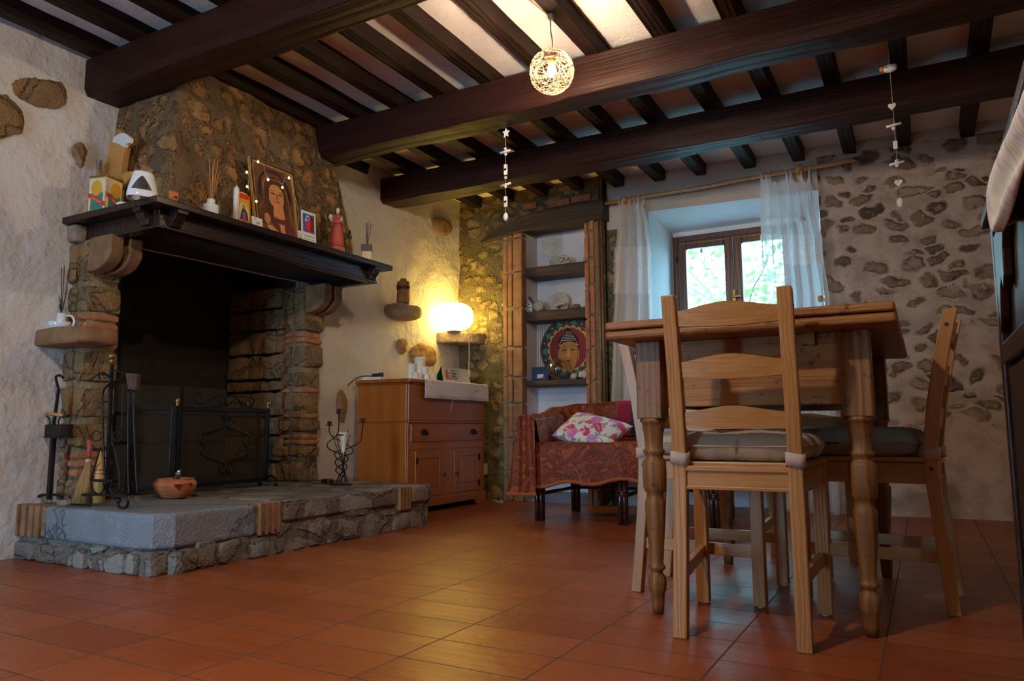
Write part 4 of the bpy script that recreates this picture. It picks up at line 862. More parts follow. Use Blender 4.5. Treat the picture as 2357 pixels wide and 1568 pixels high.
# rust velvet throw: over the back and arms, the seat and the front
th = thing('velvet_throw', (-1.5, 4.1, .2), 'rust-orange patterned velvet throw with an orange hem draped over the sofa', 'throw')
m = M(); seatz = .452
def front(u, v):       # front apron and seat
    x = -.045 + 1.14 * u
    hang = .25 - .08 * u + .012 * math.sin(u * 23)
    if v < .5:
        k = v / .5; z = seatz - hang * (1 - k); y = -.058 - .012 * math.sin(u * 31 + 1.2) * (1 - k) * (1 if u > .5 else .4) - .016 * math.exp(-((u - .66) / .05) ** 2) * (1 - k * .5)
        y += .03 * (1 - math.cos((1 - k) * .5)) ; return sv(x, y, z)
    k = (v - .5) / .5; z = seatz + .014 * math.sin(min(1, k * 6) * PI / 2) - .02 * math.sin(k * PI) + .006 * nz(u * 9, v * 9, 2.); return sv(x, -.058 + .56 * k, z)
m.grid(front, 90, 44)
def back(u, v):        # inside of the back, over the rail, outside
    c = bk(u); zt = bkz(u) + .03; ctr = sv(.52, .1, 0); d = (c - ctr); d.z = 0; d = d.normalized()
    if v < .5: k = v / .5; r = -.035 - .03 * (1 - k); z = seatz - .01 + (zt - seatz) * k
    elif v < .6: k = (v - .5) / .1; r = -.035 + .07 * k; z = zt + .012 * math.sin(k * PI)
    else: k = (v - .6) / .4; r = .037 + .012 * math.sin(u * 50) * k + .02 * k; z = zt - (zt - (.225 if u < .2 else .25)) * k
    w = .010 * nz(u * 14, v * 5, 3.) + .008 * math.sin(u * 44 + v * 5); return c + d * (r + w) + Vector((0, 0, z + .35 * w))
m.grid(back, 110, 40)
m.build('throw_cloth', MT['velvet'], th, smooth=True)
m = M(); m.tube([Vector(front(u / 90, 0)) + Vector((0, 0, .004)) for u in range(91)], .010, 6); m.build('hem', MT['hem'], th, smooth=True)
m = M()
def armd(u, v):        # the throw wraps the left arm: outside, over the top, down to the seat
    y = -.105 + .50 * u; fo = .012 * math.sin(u * 21 + v * 3) + .006 * nz(u * 9, v * 7, 4.); lo_ = .20 - .05 * math.sin(u * 2.5) - .04 * math.exp(-(u / .12) ** 2)
    if v < .45: k = v / .45; return sv(-.165 + .055 * k ** .7 + fo * (1 - k * .6), y, lo_ + (.585 - lo_) * k)
    if v < .62: k = (v - .45) / .17; return sv(-.110 + .125 * k, y, .585 + .028 * math.sin(k * PI) + .03 * u + fo * .4)
    k = (v - .62) / .38; return sv(.015 + .03 * k + fo * .5, y, .585 + .03 * u - (.145 + .03 * u) * k)
m.grid(armd, 44, 60)
def armf(u, v):        # its front end
    a, b = Vector(armd(0, .45 * v)), Vector(armd(0, 1 - .38 * v)); lo2 = sv(.03, -.105, .25 + .2 * 0)
    if v < .999: b = b if b.z > a.z - .02 else Vector((b.x, b.y, a.z))
    b = Vector((sv(.02 - .004 * v, -.105, 0).x, sv(.02, -.105, 0).y, a.z)); q = a.lerp(b, u); q.y -= .012 * math.sin(u * PI) + .007 * math.sin(u * 13 + v * 2); q.z += .028 * math.sin(u * PI) * max(0, v - .9) * 10; return q
m.grid(armf, 16, 30)
dr_ = m.build('arm_drape', MT['velvet'], th, smooth=True)
m = M(); m.tube([Vector(armf(1 - u / 8, 0)) for u in range(9)] + [Vector(armd(u / 20, 0)) for u in range(21)], .009, 6); m.build('hem', MT['hem'], dr_, smooth=True, org=th.location)
# striped blanket over the back
m = M(); m.grid(lambda u, v: Vector(back(.44 + .30 * u, .08 + .6 * v)) + (Vector((0, -.014, .004)) if v < .7 else Vector((0, 0, .012))), 40, 34)
tag(m.build('striped_blanket', MT['striped'], None, smooth=True, org=(-1.4, 4.3, .4), solid=.006), 'crimson, navy and purple striped wool blanket over the sofa back', 'blanket')
m = M(); m.grid(lambda u, v: sv(-.15 + .10 * u, .34 + .10 * v + .02 * math.sin(u * 8), .60 - .20 * v), 10, 10); tag(m.build('teal_cloth', MT['teal'], None, smooth=True, solid=.004, org=sv(-.12, .3, .4)), 'small teal cloth at the sofa corner beside the brick edging', 'cloth')
def pillow(name, mat, c, w, h, d, rot, label, seed=0.):
    m = M(); n = 26
    def f(sg):
        def g(u, v):
            a, b = 2 * u - 1, 2 * v - 1; e = max(0, (1 - a * a) * (1 - b * b)) ** .45; pin = 1 - .07 * (1 - abs(a)) * abs(b) - .07 * (1 - abs(b)) * abs(a)
            return (a * w / 2 * pin, b * h / 2 * pin, sg * (d / 2 * e * (1 + .12 * nz(u * 5, v * 5, seed))))
        return g
    m.grid(f(1), n, n); m.grid(lambda u, v: f(-1)(1 - u, v), n, n)
    R_ = Matrix.Rotation(rot[2], 4, 'Z') @ Matrix.Rotation(rot[1], 4, 'Y') @ Matrix.Rotation(rot[0], 4, 'X'); m.v = [tuple(R_ @ Vector(v) + Vector(c)) for v in m.v]
    return tag(m.build(name, mat, None, smooth=True, weld=True, org=c), label, 'cushion')
pillow('floral_cushion', MT['floral'], sv(.27, .17, .52), .39, .31, .13, (math.radians(28), math.radians(13), math.radians(-4)), 'pink and lilac floral cushion lying on the velvet sofa', 2.)
pillow('pale_cushion', MT['linen_pale'], sv(.83, .28, .565), .34, .34, .13, (math.radians(66), 0, math.radians(-10)), 'plain cream cushion on the sofa, glimpsed behind the nearest dining chair', 5.)
# ------------------------------------------------------------------ radiator under the window
rd = thing('radiator', (-1.05, 5.15, .1), 'white ribbed radiator under the window, glimpsed between the chairs', 'radiator')
for k in range(12):
    x = -1.36 + k * .055; m = M(); m.box((x, 5.11, .13), (x + .024, 5.20, .64)); m.build('column', MT['radiator'], rd, bevel=.010, seg=3)
m = M(); m.tube([(-1.37, 5.155, .17), (-.72, 5.155, .17)], .014, 8); m.tube([(-1.37, 5.155, .60), (-.72, 5.155, .60)], .014, 8); m.tube([(-.72, 5.155, .17), (-.69, 5.155, .17), (-.69, 5.155, 0)], .009, 8); m.build('pipework', MT['radiator'], rd, smooth=True)
# ------------------------------------------------------------------ dark cupboard at the right edge
cu = thing('dark_cupboard', (.40, 1.3, 0), 'dark carved wooden cupboard at the right edge of the room', 'cupboard')
CT = .965
m = M(); m.box((.168, .75, 0), (.62, 1.745, CT - .02)); m.build('carcass', MT['cupboard'], cu, bevel=.004)
m = M(); m.box((.150, 1.71, .0), (.172, 1.75, CT - .02)); m.box((.150, .75, .0), (.172, .79, CT - .02)); m.box((.150, .79, 0), (.168, 1.71, .07)); m.box((.150, .79, .66), (.168, 1.71, .70)); m.box((.150, .79, CT - .06), (.168, 1.71, CT - .02)); m.build('face_frame', MT['mantel'], cu, bevel=.004)
for a_, b_ in ((.80, 1.25), (1.26, 1.70)): m = M(); m.box((.158, a_, .08), (.168, b_, .65)); m.build('door', MT['cupboard'], cu, bevel=.003)
m = M(); pts = [(1.70, .94), (1.70, .72), (1.67, .745), (1.64, .80), (1.61, .815), (1.59, .79), (1.56, .81), (1.55, .86), (1.50, .90), (1.46, .94)]; m.prism([(.150, y, z) for y, z in pts], (.016, 0, 0)); m.build('carved_bracket', MT['mantel'], cu, bevel=.003)
m = M(); m.box((.135, .73, CT - .02), (.64, 1.765, CT)); m.build('top', MT['cupboard'], cu, bevel=.005)
# cloth draped over the cupboard
m = M()
edge = [(2392, 20), (2378, 80), (2356, 150), (2338, 210), (2318, 290), (2300, 345), (2284, 400), (2279, 440), (2284, 490), (2292, 530)]
low = [(2520, 150), (2490, 210), (2455, 260), (2430, 300), (2400, 340), (2372, 380), (2350, 425), (2333, 462), (2314, 505), (2298, 534)]
def cl_(u, v):
    k = v * (len(edge) - 1); i = min(int(k), len(edge) - 2); f = k - i; a = [edge[i][j] + (edge[i + 1][j] - edge[i][j]) * f for j in (0, 1)]; b = [low[i][j] + (low[i + 1][j] - low[i][j]) * f for j in (0, 1)]
    p = onX(a[0] + (b[0] - a[0]) * u, a[1] + (b[1] - a[1]) * u, .124); return (.124 + .007 * math.sin(u * 9 + v * 5) , p.y, p.z)
m.grid(cl_, 20, 50)
m.grid(lambda u, v: (Vector(cl_(0, v)) * (1 - u) + Vector((.60, cl_(0, v)[1], CT + .006)) * u) + Vector((0, 0, .012 * math.sin(u * PI))), 14, 50)
tag(m.build('embroidered_cloth', MT['draped'], None, smooth=True, solid=.002, org=(.13, 1.5, CT)), 'cream cloth with lilac embroidery hanging over the dark cupboard edge', 'cloth')
# ------------------------------------------------------------------ lamps
pc = onY(1270, 165, 2.675); RP = .093
pl = thing('pendant_lamp', pc, 'round pendant lamp of tangled pale wire hanging from the ceiling joists', 'lamp')
RW = random.Random(21); m = M()
for k in range(60):
    n_ = Vector((RW.gauss(0, 1), RW.gauss(0, 1), RW.gauss(0, 1))).normalized(); a = n_.orthogonal().normalized(); b = n_.cross(a); off = RW.uniform(-.62, .62); r0 = math.sqrt(1 - off * off); ph = RW.random() * 6
    pts = []
    for j in range(30):
        t_ = 2 * PI * j / 30; d = (a * math.cos(t_) + b * math.sin(t_)) * r0 + n_ * (off + .07 * math.sin(3 * t_ + ph)); pts.append(pc + d.normalized() * RP * (1 + .03 * math.sin(5 * t_ + ph)))
    m.tube(pts, .0009, 4, 0, True)
m.build('wire_shade', MT['wicker'], pl)
m = M(); m.ell(pc + Vector((0, 0, .005)), (.019, .019, .026), 16, 10); m.build('bulb', MT['bulb'], pl, smooth=True)
m = M(); m.lathe([(.012, .032), (.017, .04), (.017, .075), (.006, .085)], pc, 14); m.build('socket', MT['yellow'], pl, smooth=True)
m = M(); top = onZ(1262, 30, 2.29); m.tube(spline([pc + Vector((0, 0, .08)), pc + Vector((.004, 0, .13)), pc + Vector((-.003, 0, .19)), (pc.x - .002, pc.y, 2.288)], 5) + spline([(pc.x - .01, pc.y, 2.287), (pc.x - .03, pc.y - .2, 2.284), (pc.x - .03, pc.y - .5, 2.29)], 6), .0028, 6); m.build('cord', MT['string'], pl, smooth=True)
m = M(); m.box((pc.x - .012, pc.y - .012, 2.268), (pc.x + .010, pc.y + .012, 2.292)); m.build('ceiling_clip', MT['white'], pl, bevel=.004)
gc = Vector((-3.07, 4.70, 0)); gp = onP(1045, 733, gc); gl_ = thing('globe_lamp', (gp.x, gp.y, sh3), 'glowing white glass globe lamp on the corner stone shelf', 'lamp')
r_ = (onP(1090, 733, gc) - onP(1000, 733, gc)).length / 2; hz_ = (onP(1045, 702, gc).z - onP(1045, 766, gc).z) / 2
m = M(); m.ell((gp.x, gp.y, sh3 + .008 + hz_), (r_, r_, hz_), 32, 18, 0, lambda d: (math.hypot(d.x, d.y) ** 2.5 + abs(d.z) ** 2.5) ** (-.4)); m.build('globe', MT['globe'], gl_, smooth=True)
m = M(); m.lathe([(.055, 0), (.06, .004), (.05, .012)], (gp.x, gp.y, sh3), 20); m.build('base', MT['white'], gl_, smooth=True)
m = M(); P0 = onP(1075, 766, (-2.93, 4.66, 0)); P1 = onP(1080, 800, (-2.93, 4.66, 0)); P2 = onP(1079, 856, (-2.9, 4.72, 0)); m.tube(spline([(gp.x, gp.y, sh3 + .012), (P0.x, P0.y, sh3 + .006), P1, P2, (P2.x - .01, P2.y + .02, .87)], 6), .0035, 6); m.build('cord', MT['cord'], gl_, smooth=True)
m = M(); P3 = onP(1080, 861, (-2.9, 4.72, 0)); m.box((P3.x - .012, P3.y - .01, P3.z - .024), (P3.x + .012, P3.y + .01, P3.z + .026)); m.build('switch', MT['cord'], gl_, bevel=.004)
# ------------------------------------------------------------------ curtains
rA, rB = onY(1390, 470, 4.90), onY(1976, 366, 4.96)
rod = thing('curtain_rod', (rA + rB) / 2, 'long light wooden curtain rod above the window', 'curtain rod')
m = M(); m.tube([rA + (rB - rA) * k / 12 + Vector((0, 0, .003 * math.sin(k))) for k in range(13)], .0125, 12); m.build('pole', MT['rod'], rod, smooth=True)
m = M(); m.tube([rB + Vector((-.03, 0, 0)), rB + Vector((.012, 0, 0))], .0145, 10); m.build('end_cap', MT['lintel'], rod, smooth=True)
def rodp(px): 
    lo_, hi_ = 0., 1.
    for _ in range(30):
        md = (lo_ + hi_) / 2; q = rA + (rB - rA) * md; v = q - CAM; x = W / 2 + F * v.dot(RT) / v.dot(FW)
        if x < px: lo_ = md
        else: hi_ = md
    return rA + (rB - rA) * lo_
for px in (1438, 1840):
    q = rodp(px); m = M(); m.ell(q + Vector((0, -.012, .004)), (.026, .026, .026), 16, 10); m.lathe([(.026, -.0), (.020, .02), (.013, .035), (.017, .05), (.014, .07)], q + Vector((0, .0, -.012)), 16, T=Matrix.Rotation(-PI / 2, 4, 'X')); m.ell(q + Vector((0, .01, -.038)), (.022, .02, .028), 14, 8); m.build('rod_bracket', MT['rod'], rod, smooth=True)
def curtain(name, rows, tabs, label, folds, tuck, seed):
    q0 = rodp(rows[0][1]); t = thing(name, (q0.x, q0.y, .05), label, 'curtain', 0, 'sheer tab curtains')
    yb_ = q0.y - .012; n = 130
    def rw(py):
        for (a, l0, r0), (b, l1, r1) in zip(rows, rows[1:]):
            if py <= b: f = (py - a) / (b - a); f = f * f * (3 - 2 * f); return l0 + (l1 - l0) * f, r0 + (r1 - r0) * f
        return rows[-1][1:]
    def f(u, v, add=0.):
        py = rows[0][0] + (rows[-1][0] - rows[0][0]) * v; l, r = rw(py); amp = .012 + .020 * min(1, v * 2.2)
        px = l + (r - l) * u; q = onY(px, py, yb_); w = math.sin(u * folds * 2 * PI + seed + 1.2 * math.sin(v * 2.2)) * amp + .006 * math.sin(u * folds * 4.7 * PI + seed * 3)
        return Vector((q.x, q.y + w - add - .012, max(q.z, .012)))
    def scal(u):        # top edge sags between the tabs
        return min(abs(u - a) for a in tabs)
    m = M(); m.grid(lambda u, v: f(u, max(v, 0) ) - Vector((0, 0, (min(.035, .5 * scal(u)) * (1 - v) ** 12))), n, 120); cl = m.build('sheer_panel', MT['curtain'], t, smooth=True)
    for k in range(6):       # horizontal tucks
        v0 = tuck[0] + (tuck[1] - tuck[0]) * k / 6; dv = (tuck[1] - tuck[0]) / 6
        m = M(); m.grid(lambda u, w: f(-.01 + 1.02 * u, v0 + dv * 1.05 * w, .003 + .012 * w ** 1.5), n, 3); m.build('tuck', MT['curtain_band'], t, smooth=True)
    for a in tabs:
        p = f(a, 0); q = rodp(rows[0][1] + (rows[0][2] - rows[0][1]) * a); c = Vector((p.x, q.y, q.z)); m = M()
        pts = [p + Vector((0, 0, -.03)), Vector((c.x, c.y - .017, c.z - .02)), Vector((c.x, c.y - .015, c.z + .006)), Vector((c.x + .003, c.y, c.z + .017)), Vector((c.x, c.y + .015, c.z)), Vector((c.x, c.y + .012, c.z - .03)), p + Vector((0, .006, -.035))]
        m.tube(spline(pts, 4), .0042, 6); m.tube(spline([Vector((c.x, c.y - .015, c.z + .014)), Vector((c.x - .012, c.y - .025, c.z + .026)), Vector((c.x - .024, c.y - .02, c.z + .02 + .012 * math.sin(a * 40)))], 4), .0035, 5); m.tube([Vector((c.x, c.y - .017, c.z + .014)), Vector((c.x + .016, c.y - .022, c.z + .032))], .0035, 5)
        m.build('tab_tie', MT['curtain_band'], t, smooth=True)
    return t, f
cL, fL = curtain('sheer_curtain', [(462, 1423, 1482), (520, 1420, 1494), (600, 1414, 1502), (680, 1412, 1504), (760, 1408, 1506), (1110, 1398, 1512)], [.03, .2, .45, .6, .78, .97], 'sheer white curtain with tucks bunched at the end of the rod nearer the niche', 3.5, (.165, .33), .4)
cR, fR = curtain('sheer_curtain', [(408, 1750, 1866), (470, 1750, 1876), (560, 1752, 1892), (700, 1760, 1910), (900, 1778, 1925), (1187, 1800, 1934)], [.02, .12, .18, .52, .60, .82, .97], 'wider sheer white curtain with tucks hanging in front of the right casement', 5.5, (.17, .26), 2.1)
m = M(); q = fR(.86, .36); m.ell(q + Vector((0, -.03, 0)), (.018, .012, .022), 12, 8); m.build('tie_knob', MT['rod'], cR, smooth=True)
# ------------------------------------------------------------------ hanging garlands
def garland(name, top, bottom_py, px0, items, label, n=14):
    y = top.y; t = thing(name, top, label, 'garland'); pts = [onY(px0[0] + (px0[1] - px0[0]) * k / n, top_py + (bottom_py - top_py) * k / n, y) for k in range(n + 1)]
    m = M(); m.tube(pts, .0016, 5); m.build('string', MT['string'], t)
    for kind, px, py in items:
        p = onY(px, py, y - .002); m = M(); mat = MT['white']
        if kind == 'star': 
            pr = []; 
            for j in range(10): a = PI / 2 + j * PI / 5; r = .030 if j % 2 == 0 else .014; pr.append(p + Vector((r * math.cos(a) * .8, -.004, r * math.sin(a))))
            m.prism(pr, (0, .008, 0)); nm = 'star'
        elif kind == 'heart':
            pr = [p + Vector((.0016 * 16 * math.sin(a) ** 3 * .62, -.004, .0011 * (13 * math.cos(a) - 5 * math.cos(2 * a) - 2 * math.cos(3 * a) - math.cos(4 * a)))) for a in [k * 2 * PI / 24 for k in range(24)]]; m.prism(pr, (0, .008, 0)); nm = 'heart'
        elif kind == 'bead': m.ell(p, .0085, 12, 8); nm = 'bead'
        elif kind == 'cross': m.tube([p + Vector((-.03, 0, -.003)), p + Vector((.03, 0, .003))], .006, 8); nm = 'crossbar'
        elif kind == 'bit': m.box(p - Vector((.009, .006, .018)), p + Vector((.009, .006, .018))); nm = 'block'
        elif kind == 'drop': m.ell(p, (.014, .009, .022), 12, 8); nm = 'pebble'
        m.build(nm, mat, t, smooth=kind in ('bead', 'cross', 'drop'), bevel=.002 if kind in ('star', 'heart', 'bit') else 0)
    return t
top_py = 296; gtop = onZ(1164, 296, 2.116)
garland('star_garland', gtop, 498, (1164, 1163), [('star', 1165, 306), ('bead', 1163, 343), ('cross', 1163, 349), ('bead', 1164, 355), ('bit', 1164, 386), ('bit', 1164, 395), ('bead', 1164, 409), ('cross', 1164, 425), ('bead', 1164, 430), ('bit', 1164, 460), ('bit', 1164, 469), ('drop', 1164, 499)], 'string of white wooden stars and beads hanging from the middle beam')
top_py = 80; gtop = onZ(2042, 80, 2.29); gtop.y -= .02
tg = garland('heart_garland', gtop, 462, (2042, 2072), [('heart', 2053, 245), ('cross', 2057, 288), ('bead', 2057, 296), ('bit', 2061, 334), ('bead', 2064, 371), ('cross', 2064, 376), ('bead', 2065, 381), ('heart', 2068, 421), ('drop', 2072, 466)], 'string of white hearts under a painted bird, hanging by the stone wall')
p = onY(2046, 158, gtop.y); m = M(); m.ell(p, (.030, .018, .018), 18, 10, 0, lambda d: 1 + .15 * d.x); bd = m.build('bird_body', MT['white'], tg, smooth=True)
m = M(); m.ell(p + Vector((-.026, 0, .004)), (.013, .013, .012), 12, 8); m.build('tail_cap', MT['orange'], tg, smooth=True)
m = M(); m.ell(p + Vector((.024, 0, .012)), (.008, .006, .008), 10, 6); m.ell(p + Vector((.028, 0, .004)), (.007, .006, .007), 10, 6); m.build('comb', MT['red_bright'], tg, smooth=True)
m = M(); m.ell(p + Vector((.028, -.004, -.003)), (.006, .006, .006), 10, 6); m.build('bird_head', MT['blue'], tg, smooth=True)
for dz, mm_ in ((.006, 'red'), (-.002, 'green')): m = M(); m.tube([p + Vector((-.014, -.0165, dz)), p + Vector((.02, -.0165, dz + .002))], .0015, 5); m.build('painted_stripe', MT[mm_], bd, org=tg.location)
# ------------------------------------------------------------------ fire screen
sx = -3.19
def S(px, py, dx=0.): return onX(px, py, sx + dx)
fs = thing('fire_screen', (sx, 2.7, HT), 'black folding fire screen with wrought scrolls standing in the fireplace', 'fire screen')
y0, y1 = S(408, 1000).y, S(617, 1000).y; z0, z1 = HT + .03, S(500, 938).z
def frame(m, a, b, z0, z1, w=.022, d=.014):
    a, b = Vector(a), Vector(b); t = (b - a).normalized(); n_ = Vector((t.y, -t.x, 0)) * d / 2; L = (b - a).length
    for s0, s1, q0, q1 in ((0, w, z0, z1), (L - w, L, z0, z1), (w, L - w, z0, z0 + w), (w, L - w, z1 - w, z1)):
        p = [a + t * s0 - n_, a + t * s1 - n_, a + t * s1 + n_, a + t * s0 + n_]; m.prism([Vector((q.x, q.y, q0)) for q in p], (0, 0, q1 - q0))
m = M(); frame(m, (sx, y0, 0), (sx, y1, 0), z0, z1); m.build('centre_frame', MT['iron'], fs, bevel=.002)
lp_ = (sx - .13, y0 - .17, 0)
m = M(); frame(m, (sx - .004, y0 - .008, 0), lp_, z0, z1 + .004); m.build('side_frame', MT['iron'], fs, bevel=.002)
m = M(); frame(m, (sx - .004, y1 + .006, 0), (sx - .15, y1 + .06, 0), z0, z1 - .004); m.build('side_frame', MT['iron'], fs, bevel=.002)
mm = bpy.data.materials.new('fine_wire_mesh'); mm.use_nodes = True; t = mm.node_tree; t.nodes.clear(); nd(t, 'ShaderNodeOutputMaterial', {'Surface': nd(t, 'ShaderNodeMixShader', {0: .42, 1: nd(t, 'ShaderNodeBsdfTransparent').outputs[0], 2: nd(t, 'ShaderNodeBsdfDiffuse', {'Color': (.05, .035, .025, 1)}).outputs[0]}).outputs[0]})
m = M(); m.box((sx - .001, y0 + .02, z0 + .02), (sx + .001, y1 - .02, z1 - .02)); m.build('wire_mesh', mm, fs)
m = M(); q = Vector(lp_); m.prism([(sx - .006, y0 - .02, z0 + .02), (q.x + .004, q.y + .02, z0 + .02), (q.x + .004, q.y + .02, z1 - .02), (sx - .006, y0 - .02, z1 - .02)], (.0015, 0, 0)); m.build('wire_mesh', mm, fs)
def twist(name, pxs, r=.0045, dx=.012, par=fs, mat='iron'): m = M(); m.tube(spline([S(a, b, dx) for a, b in pxs], 7), r, 7); return m.build(name, MT[mat], par, smooth=True)
K = 260 / 1631.
def c6(l): return [(400 + a * K, 880 + b * K) for a, b in l]
twist('scroll', c6([(405, 240), (380, 190), (340, 165), (305, 210), (320, 280), (370, 315), (450, 300), (560, 240), (680, 190), (735, 240), (740, 300), (710, 330), (660, 300), (650, 265)]))
twist('scroll', c6([(1070, 275), (1090, 225), (1140, 225), (1155, 290), (1110, 355), (1060, 345), (960, 275), (870, 210), (800, 195), (755, 260), (765, 320), (800, 325), (845, 275)]))
twist('scroll', c6([(665, 595), (668, 520), (710, 495), (750, 530), (750, 610), (700, 660), (600, 700), (490, 725), (410, 760), (385, 830), (410, 880), (460, 880), (475, 800)]))
twist('scroll', c6([(855, 595), (840, 520), (800, 500), (765, 545), (765, 625), (860, 680), (980, 715), (1060, 750), (1085, 820), (1050, 890), (1005, 870), (1000, 795)]))
twist('scroll', c6([(480, 990), (480, 920), (430, 910), (390, 970), (420, 1050), (540, 1100), (680, 1145), (740, 1210), (720, 1300), (670, 1300), (645, 1210)]))
twist('scroll', c6([(995, 1000), (1000, 930), (1040, 910), (1080, 970), (1060, 1040), (960, 1090), (850, 1130), (770, 1190), (765, 1270), (810, 1310), (840, 1240), (830, 1180)]))
for px in (408, 617):
    m = M(); y = S(px, 940).y; m.lathe([(.006, 0), (.009, .006), (.005, .012), (.013, .024), (.013, .032), (.004, .044), (0, .046)], (sx, y, z1), 14); m.build('finial', MT['brass'], fs, smooth=True)
    m = M(); y = S(px, 1100).y; m.tube(spline([(sx, y, z0 + .02), (sx + .03, y, z0 + .028), (sx + .06, y, HT + .03), (sx + .065, y, HT + .007), (sx + .05, y, HT + .012)], 6), .006, 7); m.tube(spline([(sx, y, z0 + .02), (sx - .03, y, z0 + .028), (sx - .06, y, HT + .03), (sx - .065, y, HT + .007), (sx - .05, y, HT + .012)], 6), .006, 7); m.build('foot', MT['iron'], fs, smooth=True)
# ------------------------------------------------------------------ fire irons on their stand
def ironset(name, y, label, cat, base_py):
    t = thing(name, (onY(200, 1000, y).x, y, HT), label, cat); dz = HT + .004 - onY(200, base_py, y).z
    def Q(px, py, dy=0.): p = onY(px, py, y + dy); return Vector((p.x, p.y, p.z + dz * max(0, min(1, (py - 820) / 330))))
    def tb_(nm, pts, r, dy=0., mat='iron_dark', sm=6, n=7): m = M(); m.tube(spline([Q(a, b, dy) for a, b in pts], sm), r, n); return m.build(nm, MT[mat], t, smooth=True)
    return t, Q, tb_
ft, Q, tb_ = ironset('fire_tool_stand', 1.885, 'wrought iron stand with fire tongs, poker and shovel on the hearth', 'fire tools', 1152)
ft.location.x = Q(255, 1150).x
k_ = 350 / 1372.
def c3(l): return [(a * k_, 800 + b * k_) for a, b in l]
m = M(); bar(m, Q(*c3([(1010, 150)])[0]), Q(*c3([(965, 1290)])[0]), .012, .012, (1, 0, 0)); m.build('post', MT['iron'], ft, bevel=.001)
m = M(); p = Q(*c3([(1010, 80)])[0]); m.ell(p, (.0145, .0145, .013), 16, 10); m.lathe([(.008, -.026), (.011, -.022), (.007, -.012)], p, 12); m.build('knob', MT['brass'], ft, smooth=True)
tb_('hook_arm', c3([(800, 300), (860, 255), (905, 225), (930, 240)]), .0028); tb_('hook_arm', c3([(720, 285), (735, 250), (755, 230)]), .0022)
tb_('hook_arm', c3([(905, 280), (890, 250), (930, 220), (990, 260), (1000, 215), (1050, 205), (1110, 230), (1090, 280), (1050, 285)]), .0035)
tb_('poker', c3([(940, 235), (985, 260), (985, 320), (940, 370), (925, 450), (930, 700), (940, 1000), (950, 1120)]), .0042, -.012, 'iron')
tb_('scroll_leg', c3([(900, 900), (860, 1040), (820, 1180), (850, 1270), (910, 1285), (940, 1230), (930, 1190)]), .0038, -.01); tb_('scroll_leg', c3([(1010, 820), (1050, 960), (1085, 1180), (1060, 1270), (1010, 1280), (1000, 1220), (1050, 1180)]), .0045, -.01)
tb_('ring_scroll', c3([(915, 760), (870, 735), (830, 770), (850, 820), (900, 815), (920, 780)]), .0022); tb_('ring_scroll', c3([(1110, 770), (1070, 740), (1030, 760), (1020, 800), (1060, 830), (1100, 810)]), .005)
tb_('base_bar', c3([(800, 1300), (810, 1380), (770, 1405), (725, 1370), (730, 1310), (790, 1290), (1000, 1300), (1120, 1300), (1155, 1340), (1140, 1400), (1090, 1410), (1065, 1370), (1090, 1340)]), .0055, -.02, 'iron_dark')
m = M(); a, b = Q(*c3([(850, 1165)])[0], -.02), Q(*c3([(1040, 1165)])[0], -.02); m.box((a.x, a.y - .014, a.z - .006), (b.x, a.y + .014, a.z + .004)); m.build('collar_plate', MT['iron'], ft, bevel=.002)
tb_('shovel_rod', c3([(1110, 320), (1105, 500), (1100, 740)]), .0035, .01); 
tg_ = [(1160, 370), (1158, 700), (1158, 1000), (1165, 1300)]; o = tb_('tongs_arm', c3(tg_), .0042, -.015, 'iron'); tb_('tongs_arm', c3([(1205, 380), (1210, 700), (1225, 1000), (1240, 1290)]), .0042, -.008, 'iron')
m = M(); a, b = Q(*c3([(1130, 225)])[0], -.012), Q(*c3([(1235, 235)])[0], -.012); c = Q(*c3([(1215, 375)])[0], -.012); d = Q(*c3([(1150, 370)])[0], -.012); m.prism([a, b, c, d], (0, .02, 0)); m.build('tongs_head', MT['rust'], ft, bevel=.003)
for a in ((1168, 1335), (1240, 1330)): m = M(); p = Q(*c3([a])[0], -.012); p.z = max(p.z, HT + .013); m.ell(p, .0125, 8, 6); m.build('glass_ball', MT['clear'], ft)
bt_, Q2, tb2 = ironset('hearth_brush', 1.885, 'straw hand brush with a red bound handle leaning on the fireplace pier', 'brush', 1155); bt_.location.x = Q2(195, 1150).x
m = M(); a, b = Q2(206, 1010), Q2(205, 1052); m.tube([a, b], .0085, 10); m.build('handle', MT['red'], bt_, smooth=True)
m = M(); pts = [Q2(205, 1052), Q2(202, 1075), Q2(196, 1105), Q2(190, 1150)]; m.tube(pts, [.009, .016, .028, .042], 14); bt2 = m.build('bristles', MT['straw'], bt_, smooth=True)
m = M(); p = Q2(204, 1056); m.tube([p + Vector((0, 0, .006)), p - Vector((0, 0, .006))], .0115, 12); m.build('binding', MT['cord'], bt_, smooth=True)
b3, Q3, tb3 = ironset('fire_lighter_cone', 1.90, 'yellow and orange straw cone with red and blue threads behind the fire irons', 'brush', 1148); b3.location.x = Q3(228, 1148).x
m = M(); m.tube([Q3(231, 1030), Q3(230, 1060), Q3(229, 1100), Q3(228, 1146)], [.004, .014, .020, .024], 14); m.build('straw_cone', MT['ochre'], b3, smooth=True)
for py, mt_ in ((1072, 'blue'), (1080, 'red_bright')): m = M(); p = Q3(230, py); m.tube([p + Vector((0, 0, .0015)), p - Vector((0, 0, .0015))], .0185, 16); m.build('thread', MT[mt_], b3, smooth=True)
jk, QJ, tbj = ironset('charcoal_iron', 1.86, 'antique charcoal iron mounted on a tall dark andiron post by the left wall', 'fire iron', 1152); jk.location.x = QJ(118, 1150).x
m = M(); bar(m, QJ(*c3([(530, 370)])[0]), QJ(*c3([(480, 700)])[0]), .012, .010, (0, 1, 0)); bar(m, QJ(*c3([(485, 790)])[0]), QJ(*c3([(445, 1330)])[0]), .020, .018, (0, 1, 0)); m.build('post', MT['iron_dark'], jk, bevel=.002)
